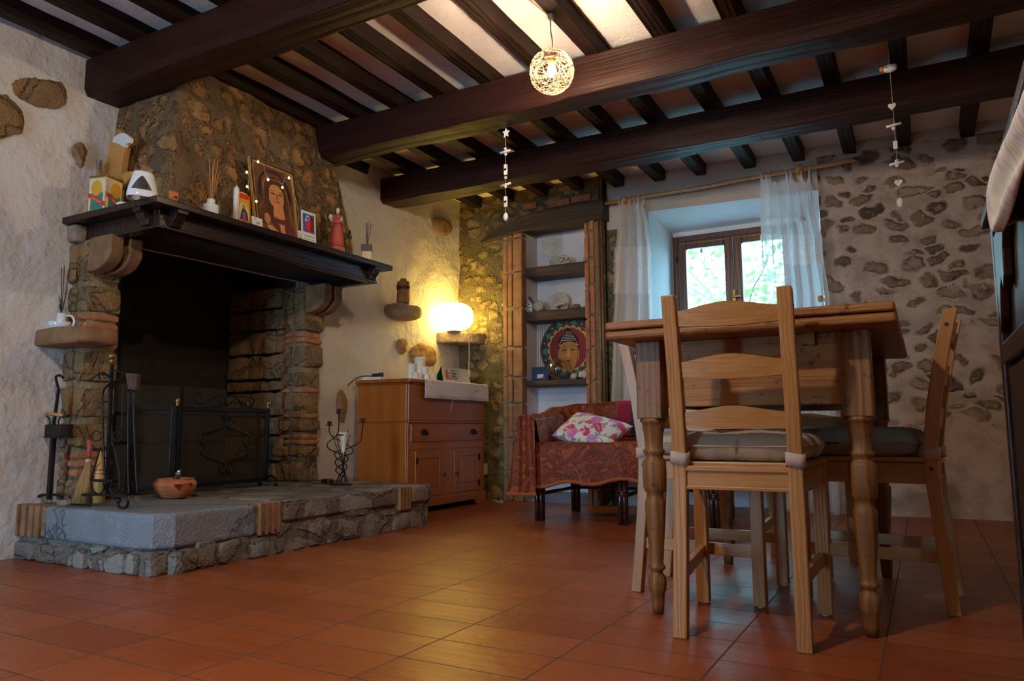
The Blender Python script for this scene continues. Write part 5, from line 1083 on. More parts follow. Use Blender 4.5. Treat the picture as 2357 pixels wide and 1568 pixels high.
tbj('hook', c3([(570, 265), (535, 245), (505, 260), (510, 300), (530, 370)]), .0055)
m = M(); a, b = QJ(*c3([(405, 700)])[0]), QJ(*c3([(615, 780)])[0]); yy = 1.86; m.prism([(a.x, yy, b.z), (b.x - .015, yy - .03, b.z), (b.x, yy, b.z), (b.x - .015, yy + .03, b.z)], (0, 0, a.z - b.z + .012)); m.build('iron_body', MT['iron_dark'], jk, bevel=.003)
m = M(); m.prism([(a.x - .008, yy, b.z - .006), (b.x - .012, yy - .036, b.z - .006), (b.x + .006, yy, b.z - .006), (b.x - .012, yy + .036, b.z - .006)], (0, 0, .007)); m.build('sole_plate', MT['iron_dark'], jk, bevel=.002)
m = M(); a, b = QJ(*c3([(420, 580)])[0]), QJ(*c3([(565, 595)])[0]); m.tube([a, (a + b) / 2 + Vector((0, 0, .001)), b], [.007, .009, .007], 10); m.build('wooden_handle', MT['rod'], jk, smooth=True)
for s in ((425, 600, 450, 690), (555, 600, 530, 680)): tbj('handle_bracket', c3([(s[0], s[1]), (s[2], s[1] + 40), (s[2], s[3])]), .003)
tbj('foot', c3([(270, 1395), (325, 1380), (345, 1310), (400, 1290), (520, 1290), (565, 1320), (580, 1370)]), .006)
m = M(); p = QJ(*c3([(575, 1385)])[0], -.02); p.z = HT + .012; 
block(m, (p.x - .045, 1.83, HT + .001), (p.x + .04, 1.89, HT + .022), .005, 20, 3., 6); tag(m.build('flat_stone', MT['stone_grey'], None, smooth=True, org=(p.x, 1.86, HT)), 'small flat grey stone lying on the hearth before the straw brush', 'stone')
# ------------------------------------------------------------------ terracotta bowl
bc = onZ(380, 1150, HT); bc = Vector((bc.x - .03, bc.y + .07, HT)); bo = thing('terracotta_bowl', bc, 'round terracotta bowl with a cut-out slot on the stone hearth', 'bowl')
ppx = (onP(431, 1120, bc) - onP(328, 1120, bc)).length / 2; hb = onP(380, 1103, bc).z - HT; m = M(); nb = 192
prof = [(.0, .004), (.55, .0), (.62, .02), (.80, .22), (.94, .45), (1.0, .68), (.985, .78), (.93, .86), (.86, .93), (.88, 1.0), (.80, 1.0), (.78, .92), (.88, .72), (.86, .45), (.55, .12), (0, .10)]
prof2 = []
for (a, b), (c, d) in zip(prof, prof[1:]): prof2 += [(a + (c - a) * k / 9, b + (d - b) * k / 9) for k in range(9)]
prof2.append(prof[-1]); ca = math.atan2(-bc.y, -bc.x) + .42
def bw(u, v):
    k = v * (len(prof2) - 1); r, z = prof2[min(int(round(k)), len(prof2) - 1)]; a = u * 2 * PI; return (bc.x + r * ppx * math.cos(a), bc.y + r * ppx * math.sin(a), HT + .0015 + z * hb)
def sk(u, v):
    r, z = prof2[min(int(v * (len(prof2) - 1)), len(prof2) - 1)]; d = (u * 2 * PI - ca + PI) % (2 * PI) - PI; return z < .76 and abs(d) < .46 and z > .76 - .38 * math.sqrt(max(0, 1 - (d / .46) ** 2)) and v < .97
m.grid(bw, nb, len(prof2) - 1, 0, sk); m.build('bowl_body', MT['terracotta'], bo, smooth=True)
m = M(); m.ell(Vector((bc.x + .012, bc.y, HT + hb + .008)), (.016, .014, .034), 12, 10, 0, lambda d: 1 + .22 * nz(d.x, d.y, d.z, 4.), Matrix.Rotation(.35, 4, 'Y')); tag(m.build('foil_bundle', MT['steel'], None, org=(bc.x, bc.y, HT + hb)), 'crumpled silver foil bundle sticking out of the terracotta bowl', 'foil')
# ------------------------------------------------------------------ candelabra with vase, wooden block
cp = onZ(792, 1117, HT); cn = thing('candelabra', (cp.x, cp.y, HT), 'curly black iron candelabra with three cups holding a glass cone vase', 'candelabra'); kc = 120 / 896.
def c4(l): return [(740 + a * kc, 920 + b * kc) for a, b in l]
def CQ(px, py, dy=0.): q = onP(px, py, cp + Vector((-.3, .9, 0)).normalized() * dy); return q
dzc = HT + .002 - CQ(780, 1116).z
def tc_(nm, pts, r, dy=0., mat='iron_dark', n=6): m = M(); m.tube(spline([CQ(a, b, dy + .014 * math.sin(i * 2.1)) + Vector((0, 0, dzc)) for i, (a, b) in enumerate(c4(pts))], 7), r, n); return m.build(nm, MT[mat], cn, smooth=True)
tc_('arm', [(298, 235), (300, 400), (285, 560), (230, 640), (130, 720), (95, 790), (150, 860), (300, 920), (420, 960), (455, 1010), (400, 1090), (290, 1150), (245, 1210), (290, 1270), (400, 1330), (420, 1400)], .0032)
tc_('arm', [(138, 445), (135, 550), (190, 640), (330, 710), (470, 790), (545, 870), (500, 930), (370, 970), (260, 1030), (235, 1090), (290, 1150), (380, 1230), (390, 1300), (310, 1400)], .0032)
tc_('arm', [(715, 395), (695, 560), (680, 690), (600, 770), (450, 840), (280, 880), (225, 940), (270, 1010), (350, 1060), (430, 1130), (420, 1200), (320, 1270), (290, 1330), (250, 1410)], .0032)
for x, y in ((298, 235), (138, 445), (715, 390)):
    a = CQ(*c4([(x, y)])[0]) + Vector((0, 0, dzc)); m = M(); m.lathe([(.0, 0), (.021, .0), (.022, .003), (.010, .003), (.0115, .012), (.0125, .024), (.0095, .024), (.009, .006)], a, 16); m.build('candle_cup', MT['iron_dark'], cn, smooth=True)
a = CQ(*c4([(298, 150)])[0]) + Vector((0, 0, dzc)); m = M(); m.tube([a + Vector((0, 0, -.012)), a + Vector((0, 0, .026))], [.0072, .0065], 12); m.build('candle_stub', MT['red'], cn, smooth=True)
for dx_ in (-.8, -.45, 0, .45, .8): tc_('rib', [(345 + 190 * dx_, 600), (345 + 130 * dx_, 760), (365 + 60 * dx_, 950), (375 + 15 * dx_, 1150), (370 + 60 * dx_, 1280), (345 + 130 * dx_, 1410)], .0022)
a = CQ(*c4([(345, 605)])[0]) + Vector((0, 0, dzc)); m = M(); m.tube([a + Vector((.026 * math.cos(k * PI / 10), .026 * math.sin(k * PI / 10), 0)) for k in range(20)], .0035, 6, 0, True); m.build('vase_ring', MT['iron_dark'], cn, smooth=True)
b_ = CQ(*c4([(370, 1130)])[0]) + Vector((0, 0, dzc)); m = M(); H_ = a.z - b_.z; m.lathe([(.003, 0), (.007, H_ * .3), (.013, H_ * .6), (.021, H_ * .9), (.028, H_ + .008), (.029, H_ + .014), (.026, H_ + .014), (.012, H_ * .6), (.002, .004)], b_, 20); m.build('cone_vase', MT['cream'], cn, smooth=True)
a = CQ(*c4([(330, 1470)])[0]); m = M(); m.lathe([(.062, 0), (.062, .003), (.045, .008), (.0, .012)], (a.x, a.y, HT + .0005), 24); m.build('base_plate', MT['iron_dark'], cn, smooth=True)
p = onZ(753, 1114, HT); m = M(); m.box((p.x - .05, p.y, HT + .001), (p.x + .01, p.y + .05, HT + .026)); tag(m.build('wood_block', MT['mantel'], None, bevel=.006, org=(p.x - .02, p.y + .02, HT)), 'small dark wooden block on the hearth beside the candelabra', 'block')
# ------------------------------------------------------------------ jugs
p = onY(143, 755, 1.87); jg = thing('white_jug', (p.x, 1.89, sh1), 'white ceramic cup on a saucer with dark stalks, on the stone shelf left', 'jug')
P9 = Vector((onY(140, 757, 1.89).x, 1.89, 1.)); rs_ = (onP(171, 757, P9) - onP(107, 757, P9)).length / 2; c_ = Vector((onY(139, 757, 1.89).x, 1.89, sh1 + .001)); rc = (onP(155, 735, P9) - onP(131, 735, P9)).length / 2
m = M(); m.lathe([(0, 0), (rs_ * .78, 0), (rs_, .034), (rs_ * .97, .036), (rs_ * .72, .008), (0, .008)], c_, 28); m.build('saucer', MT['ceramic'], jg, smooth=True)
cc = Vector((onY(142, 735, 1.89).x, 1.89, sh1 + .008)); hj = onY(142, 722, 1.89).z - cc.z; m = M(); m.lathe([(0, 0), (rc, 0), (rc * 1.05, hj), (rc * .9, hj), (rc * .85, .01), (0, .01)], cc, 24); m.build('cup', MT['ceramic'], jg, smooth=True)
m = M(); m.tube(spline([onY(153, 727, 1.885), onY(165, 728, 1.885), onY(171, 740, 1.885), onY(167, 752, 1.885)], 8), .005, 8); m.build('handle', MT['ceramic'], jg, smooth=True)
for a, b in ((125, 633), (133, 615), (142, 618), (155, 650), (127, 660), (148, 612)): m = M(); m.tube(spline([onY(141, 720, 1.89), onY((141 + a) / 2 + (a - 141) * .12, (720 + b) / 2, 1.89), onY(a, b, 1.89)], 6), .0016, 5); m.build('stalk', MT['iron_dark'], jg)
p = sh2[0]; zj = sh2[1] - .004; cj = Vector((-3.17, onX(928, 690, -3.17).y, zj)); jl = thing('clay_jug', cj, 'brown clay jug with small black handles on the rounded stone bracket', 'jug'); w_ = (onP(944, 680, cj) - onP(913, 680, cj)).length / 2; hj = onX(928, 642, -3.17).z - zj
m = M(); m.lathe([(0, 0), (w_ * .95, 0), (w_, .02), (w_ * .92, hj * .45), (w_ * .98, hj * .6), (w_ * 1.0, hj * .72), (w_ * .9, hj * .88), (w_ * .5, hj * .92), (w_ * .45, hj), (0, hj)], cj, 24); m.build('jug_body', MT['stone_brown'], jl, smooth=True)
m = M(); m.lathe([(w_ * 1.02, hj * .56), (w_ * 1.04, hj * .57), (w_ * 1.04, hj * .66), (w_ * 1.02, hj * .67)], cj, 24, cap=False); m.build('black_band', MT['black'], jl, smooth=True)
for s in (-1, 1): m = M(); m.tube([cj + Vector((0, s * w_ * 1.0, hj * .62)) + Vector((0, s * (.012 + .012 * math.cos(a)), .014 * math.sin(a))) for a in [k * PI / 6 for k in range(12)]], .0035, 6, 0, True); m.build('ring_handle', MT['black'], jl, smooth=True)
# ------------------------------------------------------------------ on the chest
CZ = .8525
rn = thing('table_runner', (chx, 4.35, CZ), 'white lace-edged linen runner hanging over the front of the pine chest', 'cloth')
ya_, yb3 = onX(970, 880, chx).y, onX(1116, 890, chx).y
def run(u, v):
    y = ya_ + (yb3 - ya_) * u
    if v < .45: k = v / .45; return (chx - .34 + (.368) * k, y, CZ + .003 + .001 * math.sin(u * 20))
    k = (v - .45) / .55; return (chx + .028 + .005 * math.sin(u * 14) * k + .002 * math.sin(k * 3), y, CZ + .001 - k * .118 - .006 * abs(math.sin(u * 24 * PI / 1.)) * (1 if k > .99 else 0))
m = M(); m.grid(run, 192, 30); m.build('linen', MT['doily'], rn, smooth=True, solid=.0016)
m = M(); m.tube([Vector((chx + .031, onX(1036, 905, chx).y, CZ - .118)), Vector((chx + .012, onX(1036, 905, chx).y + .003, CZ - .15)), Vector((chx + .010, onX(1037, 905, chx).y, CZ - .20))], .001, 4); m.build('loose_thread', MT['doily'], rn)
kk = 210 / 2357.
def holes(l): 
    for (a, b, w) in l:
        q = onX(920 + a * kk, 810 + b * kk, chx + .033); m = M(); m.box((q.x - .001, q.y - w, q.z - .0025), (q.x + .0005, q.y + w, q.z + .0025)); m.build('openwork', MT['dark_paint'], rn)
holes([(710, 910, .004), (790, 900, .003), (830, 950, .008), (700, 780, .003), (850, 800, .003), (1430, 950, .003), (1990, 1010, .007), (2060, 1000, .003), (2000, 890, .003)])
m = M()
for k in range(60): y = ya_ + (yb3 - ya_) * (k + .5) / 46; m.box((chx + .0325, y - .004, CZ - .106), (chx + .0345, y + .002, CZ - .103))
o = m.build('drawn_thread_row', MT['dark_paint'], rn)
gi = 'white pillar candles on the chest'
for px0, px1, pt, ex, lb in ((936, 956, 838, -.12, 'white pillar candle at the end of the cluster nearest the hearth'), (954, 978, 823, -.10, 'tallest white pillar candle of the cluster on the chest'), (968, 986, 845, -.07, 'middle-height white candle right in front of the tallest one'), (984, 998, 846, -.12, 'plain white candle at the back, right of the middle-height one'), (948, 965, 858, -.04, 'short stubby white candle in front of the left pillar candle'), (974, 990, 862, -.02, 'lowest white candle at the front of the cluster'), (989, 1005, 859, -.05, 'short white candle at the end of the cluster nearest the calendar')):
    x = chx + ex - .02; a, b = onX(px0, 870, x), onX(px1, 870, x); c_ = Vector((x, (a.y + b.y) / 2, CZ)); r = abs(b.y - a.y) / 2 * .62; h = onX((px0 + px1) / 2, pt, x).z - CZ
    zb_ = CZ + (.0045 if c_.y + r > ya_ - .01 else 0)
    t = thing('pillar_candle', (c_.x, c_.y, zb_), lb, 'candle', 0, gi); m = M(); m.lathe([(r * .97, 0), (r, .003), (r, h - .008), (r * .85, h - .002), (r * .2, h - .004), (0, h - .006)], (c_.x, c_.y, zb_), 22); m.build('wax_body', MT['wax'], t, smooth=True); m = M(); m.tube([(c_.x, c_.y, zb_ + h - .006), (c_.x + .001, c_.y, zb_ + h + .007)], .0012, 5); m.build('wick', MT['cream'], t)
def text(body, size, loc, rot, mat, parent, name, ext=.0003, align='CENTER'):
    c = bpy.data.curves.new(name + '_outline', 'FONT'); c.body = body; c.size = size; c.align_x = align; c.extrude = ext; c.materials.append(mat); c.resolution_u = 2
    tmp = bpy.data.objects.new(name, c); C.objects.link(tmp); me = bpy.data.meshes.new_from_object(tmp); bpy.data.objects.remove(tmp)
    o = bpy.data.objects.new(name, me); C.objects.link(o); o.parent = parent; o.location = Vector(loc) - wloc(parent); o.rotation_euler = rot; return o
RX = (PI / 2, 0, PI / 2)      # lettering on a face that looks along +x
xc = chx - .05; a, b = onX(1014, 880, xc), onX(1078, 885, xc); zt_ = onX(1046, 847, xc).z; cal = thing('desk_calendar', (xc, (a.y + b.y) / 2, CZ + .003), 'small spiral desk calendar with a red hand, on the chest runner', 'calendar')
m = M(); m.prism([(xc + .02, a.y + .006, CZ + .004), (xc + .02, b.y, CZ + .004), (xc, b.y - .012, zt_), (xc, a.y + .012, zt_)], (-.002, 0, 0)); m.build('page', MT['white'], cal)
m = M(); m.prism([(xc - .05, a.y - .004, CZ + .004), (xc - .05, b.y, CZ + .004), (xc - .003, b.y - .012, zt_), (xc - .003, a.y + .012, zt_)], (-.002, 0, 0)); m.build('stand', MT['green_dark'], cal)
for k in range(16): y = a.y + .018 + (b.y - a.y - .036) * k / 15; m = M(); m.tube([(xc - .001 + .004 * math.cos(q), y, zt_ - .001 + .004 * math.sin(q)) for q in [j * PI / 4 for j in range(8)]], .0009, 4, 0, True); m.build('spiral_ring', MT['brass'], cal)
hx_ = lambda z: xc + .02 - .02 * (z - CZ - .004) / (zt_ - CZ - .004) + .0008
def hand(m, cy, cz, s):
    def P(a, b): z = cz + b * s; return Vector((hx_(z), cy + a * s, z))
    palm = [P(-.5, -1.0), P(.55, -1.0), P(.6, .0), P(-.5, .0)]; m.prism(palm, (.0006, 0, 0))
    for x0, h, w in ((-.38, .95, .13), (-.08, 1.15, .13), (.2, 1.25, .13), (.47, .8, .12)): m.prism([P(x0 - w, -.1), P(x0 + w, -.1), P(x0 + w * .8, h), P(x0, h + .12), P(x0 - w * .8, h)], (.0006, 0, 0))
    m.prism([P(-.45, -.8), P(-.45, -.35), P(-.95, .15), P(-1.08, .0)], (.0006, 0, 0))
m = M(); hand(m, a.y + .062, CZ + .052, .032); m.build('printed_hand', MT['orange'], cal)
m = M(); P_ = Vector((hx_(CZ + .035) + .0012, a.y + .064, CZ + .033)); m.tube([P_ + Vector((0, .012 * math.cos(q), .012 * math.sin(q))) for q in [j * PI / 8 for j in range(16)]], .0012, 4, 0, True); m.build('palm_ring', MT['red_bright'], cal)
for i, s_ in enumerate(('Cerca', 'il messaggio', 'nel palmo', 'della tua mano')): z = CZ + .080 - .0185 * i; text(s_, .0175, (hx_(z) + .001, a.y + .135, z), (math.radians(80), 0, PI / 2), MT['rust'], cal, 'printed_text')
x = chx - .06; a, b = onX(838, 872, x), onX(880, 872, x); m = M(); ad = thing('power_adapter', (-3.02, 3.79, CZ), 'white power block with a black plug on the back of the chest top', 'adapter')
q = onY(838, 872, 3.80); q2 = onY(880, 872, 3.80); m.box((q.x, 3.78, CZ + .001), (q2.x, 3.83, CZ + .022)); m.build('white_block', MT['white'], ad, bevel=.003)
q, q2 = onY(858, 862, 3.8), onY(879, 854, 3.8); m = M(); m.box((q.x, 3.79, CZ + .0225), (q2.x, 3.82, CZ + .045)); m.box((q2.x - .02, 3.792, CZ + .03), (q2.x + .002, 3.818, CZ + .05)); m.build('black_plug', MT['black'], ad, bevel=.002)
m = M(); m.tube(spline([onY(860, 866, 3.8), onY(838, 866, 3.79), onY(822, 870, 3.78), onY(806, 882, 3.70), (-3.295, 3.71, .80), (-3.30, 3.715, .62), (-3.285, 3.715, .5)], 6), .003, 6); m.build('black_cable', MT['black'], ad, smooth=True)
# socket and cable by the chest
p = onY(1116, 1080, 4.875); sk_ = thing('wall_socket', (p.x, 4.88, p.z), 'white wall socket low on the stone corner right of the chest', 'socket'); m = M(); m.box((p.x - .02, 4.862, p.z - .04), (p.x + .022, 4.885, p.z + .04)); m.build('plate', MT['white'], sk_, bevel=.004)
m = M(); m.tube(spline([(p.x, 4.86, p.z - .035), (p.x - .01, 4.85, .12), onZ(1125, 1140, .012), onZ(1140, 1153, .005), onZ(1157, 1156, .005), onZ(1152, 1149, .006)], 7), .004, 6); m.build('cable', MT['white'], sk_, smooth=True)
# ------------------------------------------------------------------ things on the mantel
MZ = 1.507
def on(px, py, x=-2.82): return onX(px, py, x)
def Fr(p0, su, tu, n_):        # flat pictures: s along su, t along tu, relief along n_
    p0, su, tu, n_ = Vector(p0), Vector(su), Vector(tu), Vector(n_)
    def shape(pts, off, th=.0006, mi=0, m=None): m = m or M(); m.prism([p0 + su * a + tu * b + n_ * off for a, b in pts], n_ * th, mi); return m
    return shape
def oval(cx, cy, rx, ry, n=24, a0=0, a1=2 * PI, p=2.): return [(cx + rx * math.copysign(abs(math.cos(a)) ** (2 / p), math.cos(a)), cy + ry * math.copysign(abs(math.sin(a)) ** (2 / p), math.sin(a))) for a in [a0 + (a1 - a0) * k / (n if a1 - a0 > 6 else n - 1) for k in range(n)]]
# wood-slice plaque
p = onY(214, 455, 1.98); pq = thing('wood_slice', (p.x, 1.98, MZ), 'round wooden slice with a painted mushroom behind the sweets tin', 'plaque')
zc = MZ + .085; r = .076; m = M(); m.prism([(p.x + .8 * r * math.cos(a), 1.985, zc + r * 1.12 * math.sin(a)) for a in [k * 2 * PI / 28 for k in range(28)]], (0, .012, 0)); m.build('slice', MT['pine_y'], pq, bevel=.002)
m = M(); m.prism([(p.x + (.8 * r + .004) * math.cos(a), 1.989, zc + (r * 1.12 + .004) * math.sin(a)) for a in [k * 2 * PI / 28 for k in range(28)]], (0, .014, 0)); m.build('bark_rim', MT['bark'], pq)
sh = Fr((p.x - .018, 1.984, zc - .02), (1, 0, 0), (0, 0, 1), (0, -1, 0)); sh(oval(.006, .016, .02, .018, 14, 0, PI), 0).build('mushroom_cap', MT['orange'], pq); sh([(0, 0), (.012, 0), (.010, .016), (.002, .016)], 0).build('mushroom_stem', MT['cream'], pq)
# sweets tin, standing cornerwise
pt = onY(243, 450, 1.905); tn = thing('sweets_tin', (pt.x, 1.965, MZ), 'square printed sweets tin with yellow ovals and red ribbons on the mantel', 'tin')
zt = onY(243, 405, 1.915).z; h = zt - MZ; w = .047; dv = Vector((pt.x, pt.y, 0)).normalized(); cen = Vector((pt.x, 1.905, 0)) + dv * w * 1.4142; TA = math.degrees(math.atan2(-dv.y, -dv.x)) + 45
TR_ = Matrix.Rotation(math.radians(TA), 4, 'Z')
def tv(x, y, z): return cen + TR_ @ Vector((x, y, z))
m = M(); m.box((-w, -w, MZ), (w, w, zt - .004), 0, Matrix.Translation(cen) @ TR_); m.build('tin_body', MT['ochre'], tn, bevel=.003)
m = M(); m.box((-w - .001, -w - .001, zt - .010), (w + .001, w + .001, zt), 0, Matrix.Translation(cen) @ TR_); m.build('lid', MT['brass'], tn, bevel=.002)
for k, (o_, s_, n_, rz_) in enumerate((((w, -w), (0, 1), (1, 0), TA + 90), ((-w, -w), (1, 0), (0, -1), TA))):
    P0 = tv(o_[0], o_[1], MZ); su = TR_ @ Vector((s_[0], s_[1], 0)); nn = TR_ @ Vector((n_[0], n_[1], 0)); sh = Fr(P0, su, (0, 0, 1), nn); L = 2 * w
    sh([(.003, .003), (L - .003, .003), (L - .003, h - .013), (.003, h - .013)], .0004).build('label', MT['cream'], tn); sh([(.014, .003), (L - .014, .003), (L - .014, h * .5), (.014, h * .5)], .001).build('fruit_print', MT['green'], tn)
    ox = L * (.58 if k == 0 else .48)
    sh(oval(ox, h * .63, L * .30, h * .22), .0022).build('yellow_oval', MT['yellow'], tn); sh([(.0, h * .40), (.0, h * .52), (L, h * .22), (L, h * .09)], .0032).build('red_ribbon', MT['red_bright'], tn)
    for a_, b_ in ((L * .55, h * .2), (L * .7, h * .42), (L * .3, h * .1)): sh(oval(a_, b_, .005, .005, 10), .0016).build('fruit_dot', MT['red'], tn)
    ang = math.radians(rz_); q = P0 + su * (L * .5) + nn * .0042 + Vector((0, 0, h * .275)); e_ = Matrix.Rotation(ang, 4, 'Z') @ Matrix.Rotation(PI / 2, 4, 'X') @ Matrix.Rotation(-math.atan(h * .30 / L), 4, 'Z')
    t_ = text(('GELEES', 'SOUR DROPS')[k], .0125 if k == 0 else .0095, q, e_.to_euler(), MT['cream'], tn, 'ribbon_text')
    for i, ch in enumerate('FRUTTA' if k == 0 else ''): q = P0 + su * (L * (.10 if k == 0 else .90)) + nn * .0012 + Vector((0, 0, h * .80 - .0125 * i)); text(ch, .0125, q, (PI / 2, 0, ang), MT['black'], tn, 'side_letter')
# glass cup on the tin, card box, yellow dish, ribbed dish
p = onY(230, 400, 1.965); g = thing('glass_cup', (p.x, 1.965, zt), 'clear glass cup with yellow wax standing on the sweets tin', 'glass'); m = M(); r = .017; hh = onY(230, 372, 1.965).z - zt
m.lathe([(r * .8, .001), (r, .003), (r * 1.15, hh), (r * 1.05, hh), (r * .9, .006), (0, .006)], (p.x + .003, 1.965, zt), 20, cap=False); m.build('glass', MT['clear'], g, smooth=True); m = M(); m.tube([(p.x + .003, 1.965, zt + .007), (p.x + .003, 1.965, zt + hh * .55)], r * .85, 16); m.build('wax', MT['yellow'], g, smooth=True)
yb_ = 2.035; A = [onY(240, 418, yb_), onY(283, 425, yb_), onY(303, 336, yb_), onY(270, 326, yb_)]; bx = thing('paper_bag', (A[0].x + .03, yb_, MZ), 'tall brown paper packet with a white scalloped top leaning on the hood', 'packet')
A[0].z = A[1].z = MZ; m = M(); m.prism(A, (0, -.035, 0)); m.build('packet_body', MT['rod'], bx, bevel=.003)
B = [onY(266, 330, yb_ - .02), onY(270, 318, yb_ - .02), onY(284, 310, yb_ - .02), onY(294, 309, yb_ - .02), onY(300, 313, yb_ - .02), onY(308, 320, yb_ - .02), onY(306, 331, yb_ - .02), onY(298, 335, yb_ - .02), onY(294, 342, yb_ - .02), onY(280, 334, yb_ - .02)]; m = M(); m.prism(B, (0, -.018, 0)); m.build('scalloped_top', MT['white'], bx, bevel=.001)
p = onY(300, 430, 2.0); m = M(); vs = [onY(285, 440, 2.03), onY(285, 405, 2.0), onY(300, 397, 1.99), onY(313, 397, 2.0), onY(312, 406, 2.0), onY(298, 425, 2.02)]; m.prism(vs, (0, -.02, 0)); m.v = [(x, y, max(z, MZ + .001)) for x, y, z in m.v]; tag(m.build('yellow_leaf_dish', MT['ochre'], None, bevel=.004, org=(p.x, 2.01, MZ)), 'yellow leaf-shaped dish wedged behind the tin and the oil burner', 'dish')
p = onY(285, 460, 1.93); m = M(); R_ = .028; pts = []
for j in range(48): a = 2 * PI * j / 48; rr = R_ * (1 + .035 * (-1) ** j); pts.append((p.x + rr * math.cos(a), 1.93 + rr * math.sin(a) * .9, MZ + .0005))
m.prism(pts, (0, 0, .020)); tag(m.build('ribbed_dish', MT['ceramic'], None, org=(p.x, 1.93, MZ)), 'small white ribbed dish beside the sweets tin', 'dish')
# white oil burner with a rounded triangular opening
xb = -2.80; yc_ = (onX(303, 430, xb).y + onX(381, 440, xb).y) / 2; bw_ = (onX(381, 440, xb).y - onX(303, 430, xb).y) * .84; hb_ = onX(345, 394, xb).z - MZ
ob = thing('oil_burner', (xb - .04, yc_, MZ), 'glossy white ceramic oil burner with a rounded triangular opening', 'oil burner')
m = M(); nt = 288; nzr = 100
def prof_r(v): return .5 * (1.0 - .42 * v ** 1.3) if v < .93 else .5 * (1 - .42 * v ** 1.3) * (1 - ((v - .93) / .07) ** 2 * .35)
dirc = math.atan2(-yc_, -(xb - .04))
def ob_(u, v):
    a = u * 2 * PI + PI / 2; r = prof_r(v) * bw_ * (1 + .05 * math.sin(min(1, v * 6) * PI / 2) - .05); s = (abs(math.cos(a)) ** 2.6 + abs(math.sin(a)) ** 2.6) ** (-1 / 2.6); ad_ = a + dirc
    return (xb - .04 + r * s * math.cos(ad_) * .8, yc_ + r * s * math.sin(ad_), MZ + .0005 + v * hb_)
def obs(u, v):
    for c0 in (.25, .75):
        d = (u - c0) * 2 * PI
        if .24 < v < .76 and abs(d) < .72 * (1 - ((v - .24) / .53)) ** .6: return True
    return False
m.grid(ob_, nt, nzr, 0, obs); c0 = len(m.v); m.prism([ob_(k / nt, 1) for k in range(nt)], (0, 0, -.004)); m.build('burner_body', MT['ceramic'], ob, smooth=True, solid=.004)
m = M(); m.lathe([(0, 0), (.012, 0), (.013, .014), (0, .014)], (xb - .04, yc_, MZ + hb_ * .22), 16); m.build('tealight', MT['steel'], ob, smooth=True)
# glass jar with an orange card behind, dried sprig
p = on(404, 470); jr = thing('glass_jar', (p.x, p.y, MZ), 'small faceted glass jar in front of an orange card on the mantel', 'jar'); r = (on(428, 470).y - on(383, 470).y) / 2 * .8
m = M(); m.lathe([(r * .55, 0), (r * .6, .003), (r, .018), (r * .95, .034), (r * .7, .040), (r * .7, .036), (r * .9, .030), (r * .5, .006)], (p.x, p.y, MZ), 10, cap=False); m.build('jar_glass', MT['clear'], jr); m = M(); m.ell((p.x, p.y, MZ + .046), (.008, .008, .006), 10, 6); m.build('stopper', MT['black'], jr, smooth=True)
a, b = on(391, 437, -2.86), on(412, 443, -2.86); m = M(); m.prism([(-2.855, a.y, MZ), (-2.855, b.y, MZ), (-2.865, b.y, b.z), (-2.865, a.y, a.z)], (-.003, 0, 0)); tag(m.build('orange_card', MT['orange'], None, org=(-2.86, a.y, MZ)), 'small bright orange card standing behind the glass jar', 'card')
sp = thing('dried_sprig', on(438, 480, -2.86), 'dark dried sprig lying on the mantel next to the glass jar', 'sprig'); R5 = random.Random(2)
for k in range(9): a = on(436 + k, 476, -2.86); a.z = MZ + .003; m = M(); m.tube(spline([a, a + Vector((.01, R5.uniform(-.02, .02), .012)), a + Vector((R5.uniform(-.01, .03), R5.uniform(-.05, .05), R5.uniform(.015, .035)))], 4), .0015, 4); m.build('twig', MT['bark'], sp)
# reed diffuser, white
p = on(485, 480); w2 = (on(504, 480).y - on(466, 480).y) / 2 * .78; zs = on(485, 472).z; zt2 = on(485, 459).z; df = thing('white_reed_diffuser', (p.x, p.y, MZ), 'white bottle with pale reed sticks on the mantel', 'reed diffuser')
m = M(); m.lathe([(0, 0), (w2 * .97, 0), (w2, .004), (w2, zs - MZ - .004), (w2 * .93, zs - MZ), (w2 * .52, zs - MZ + .001), (w2 * .52, zt2 - MZ), (0, zt2 - MZ)], (p.x, p.y, MZ), 56); m.build('bottle', MT['white'], df, smooth=False, bevel=.001)
for a, b in ((482, 366), (494, 366), (502, 369), (505, 396), (490, 380)): m = M(); e = on(a, b, -2.83); m.tube([(p.x, p.y + (e.y - p.y) * .12, zt2 - .01), e], .0018, 5); m.build('reed', MT['reed'], df)
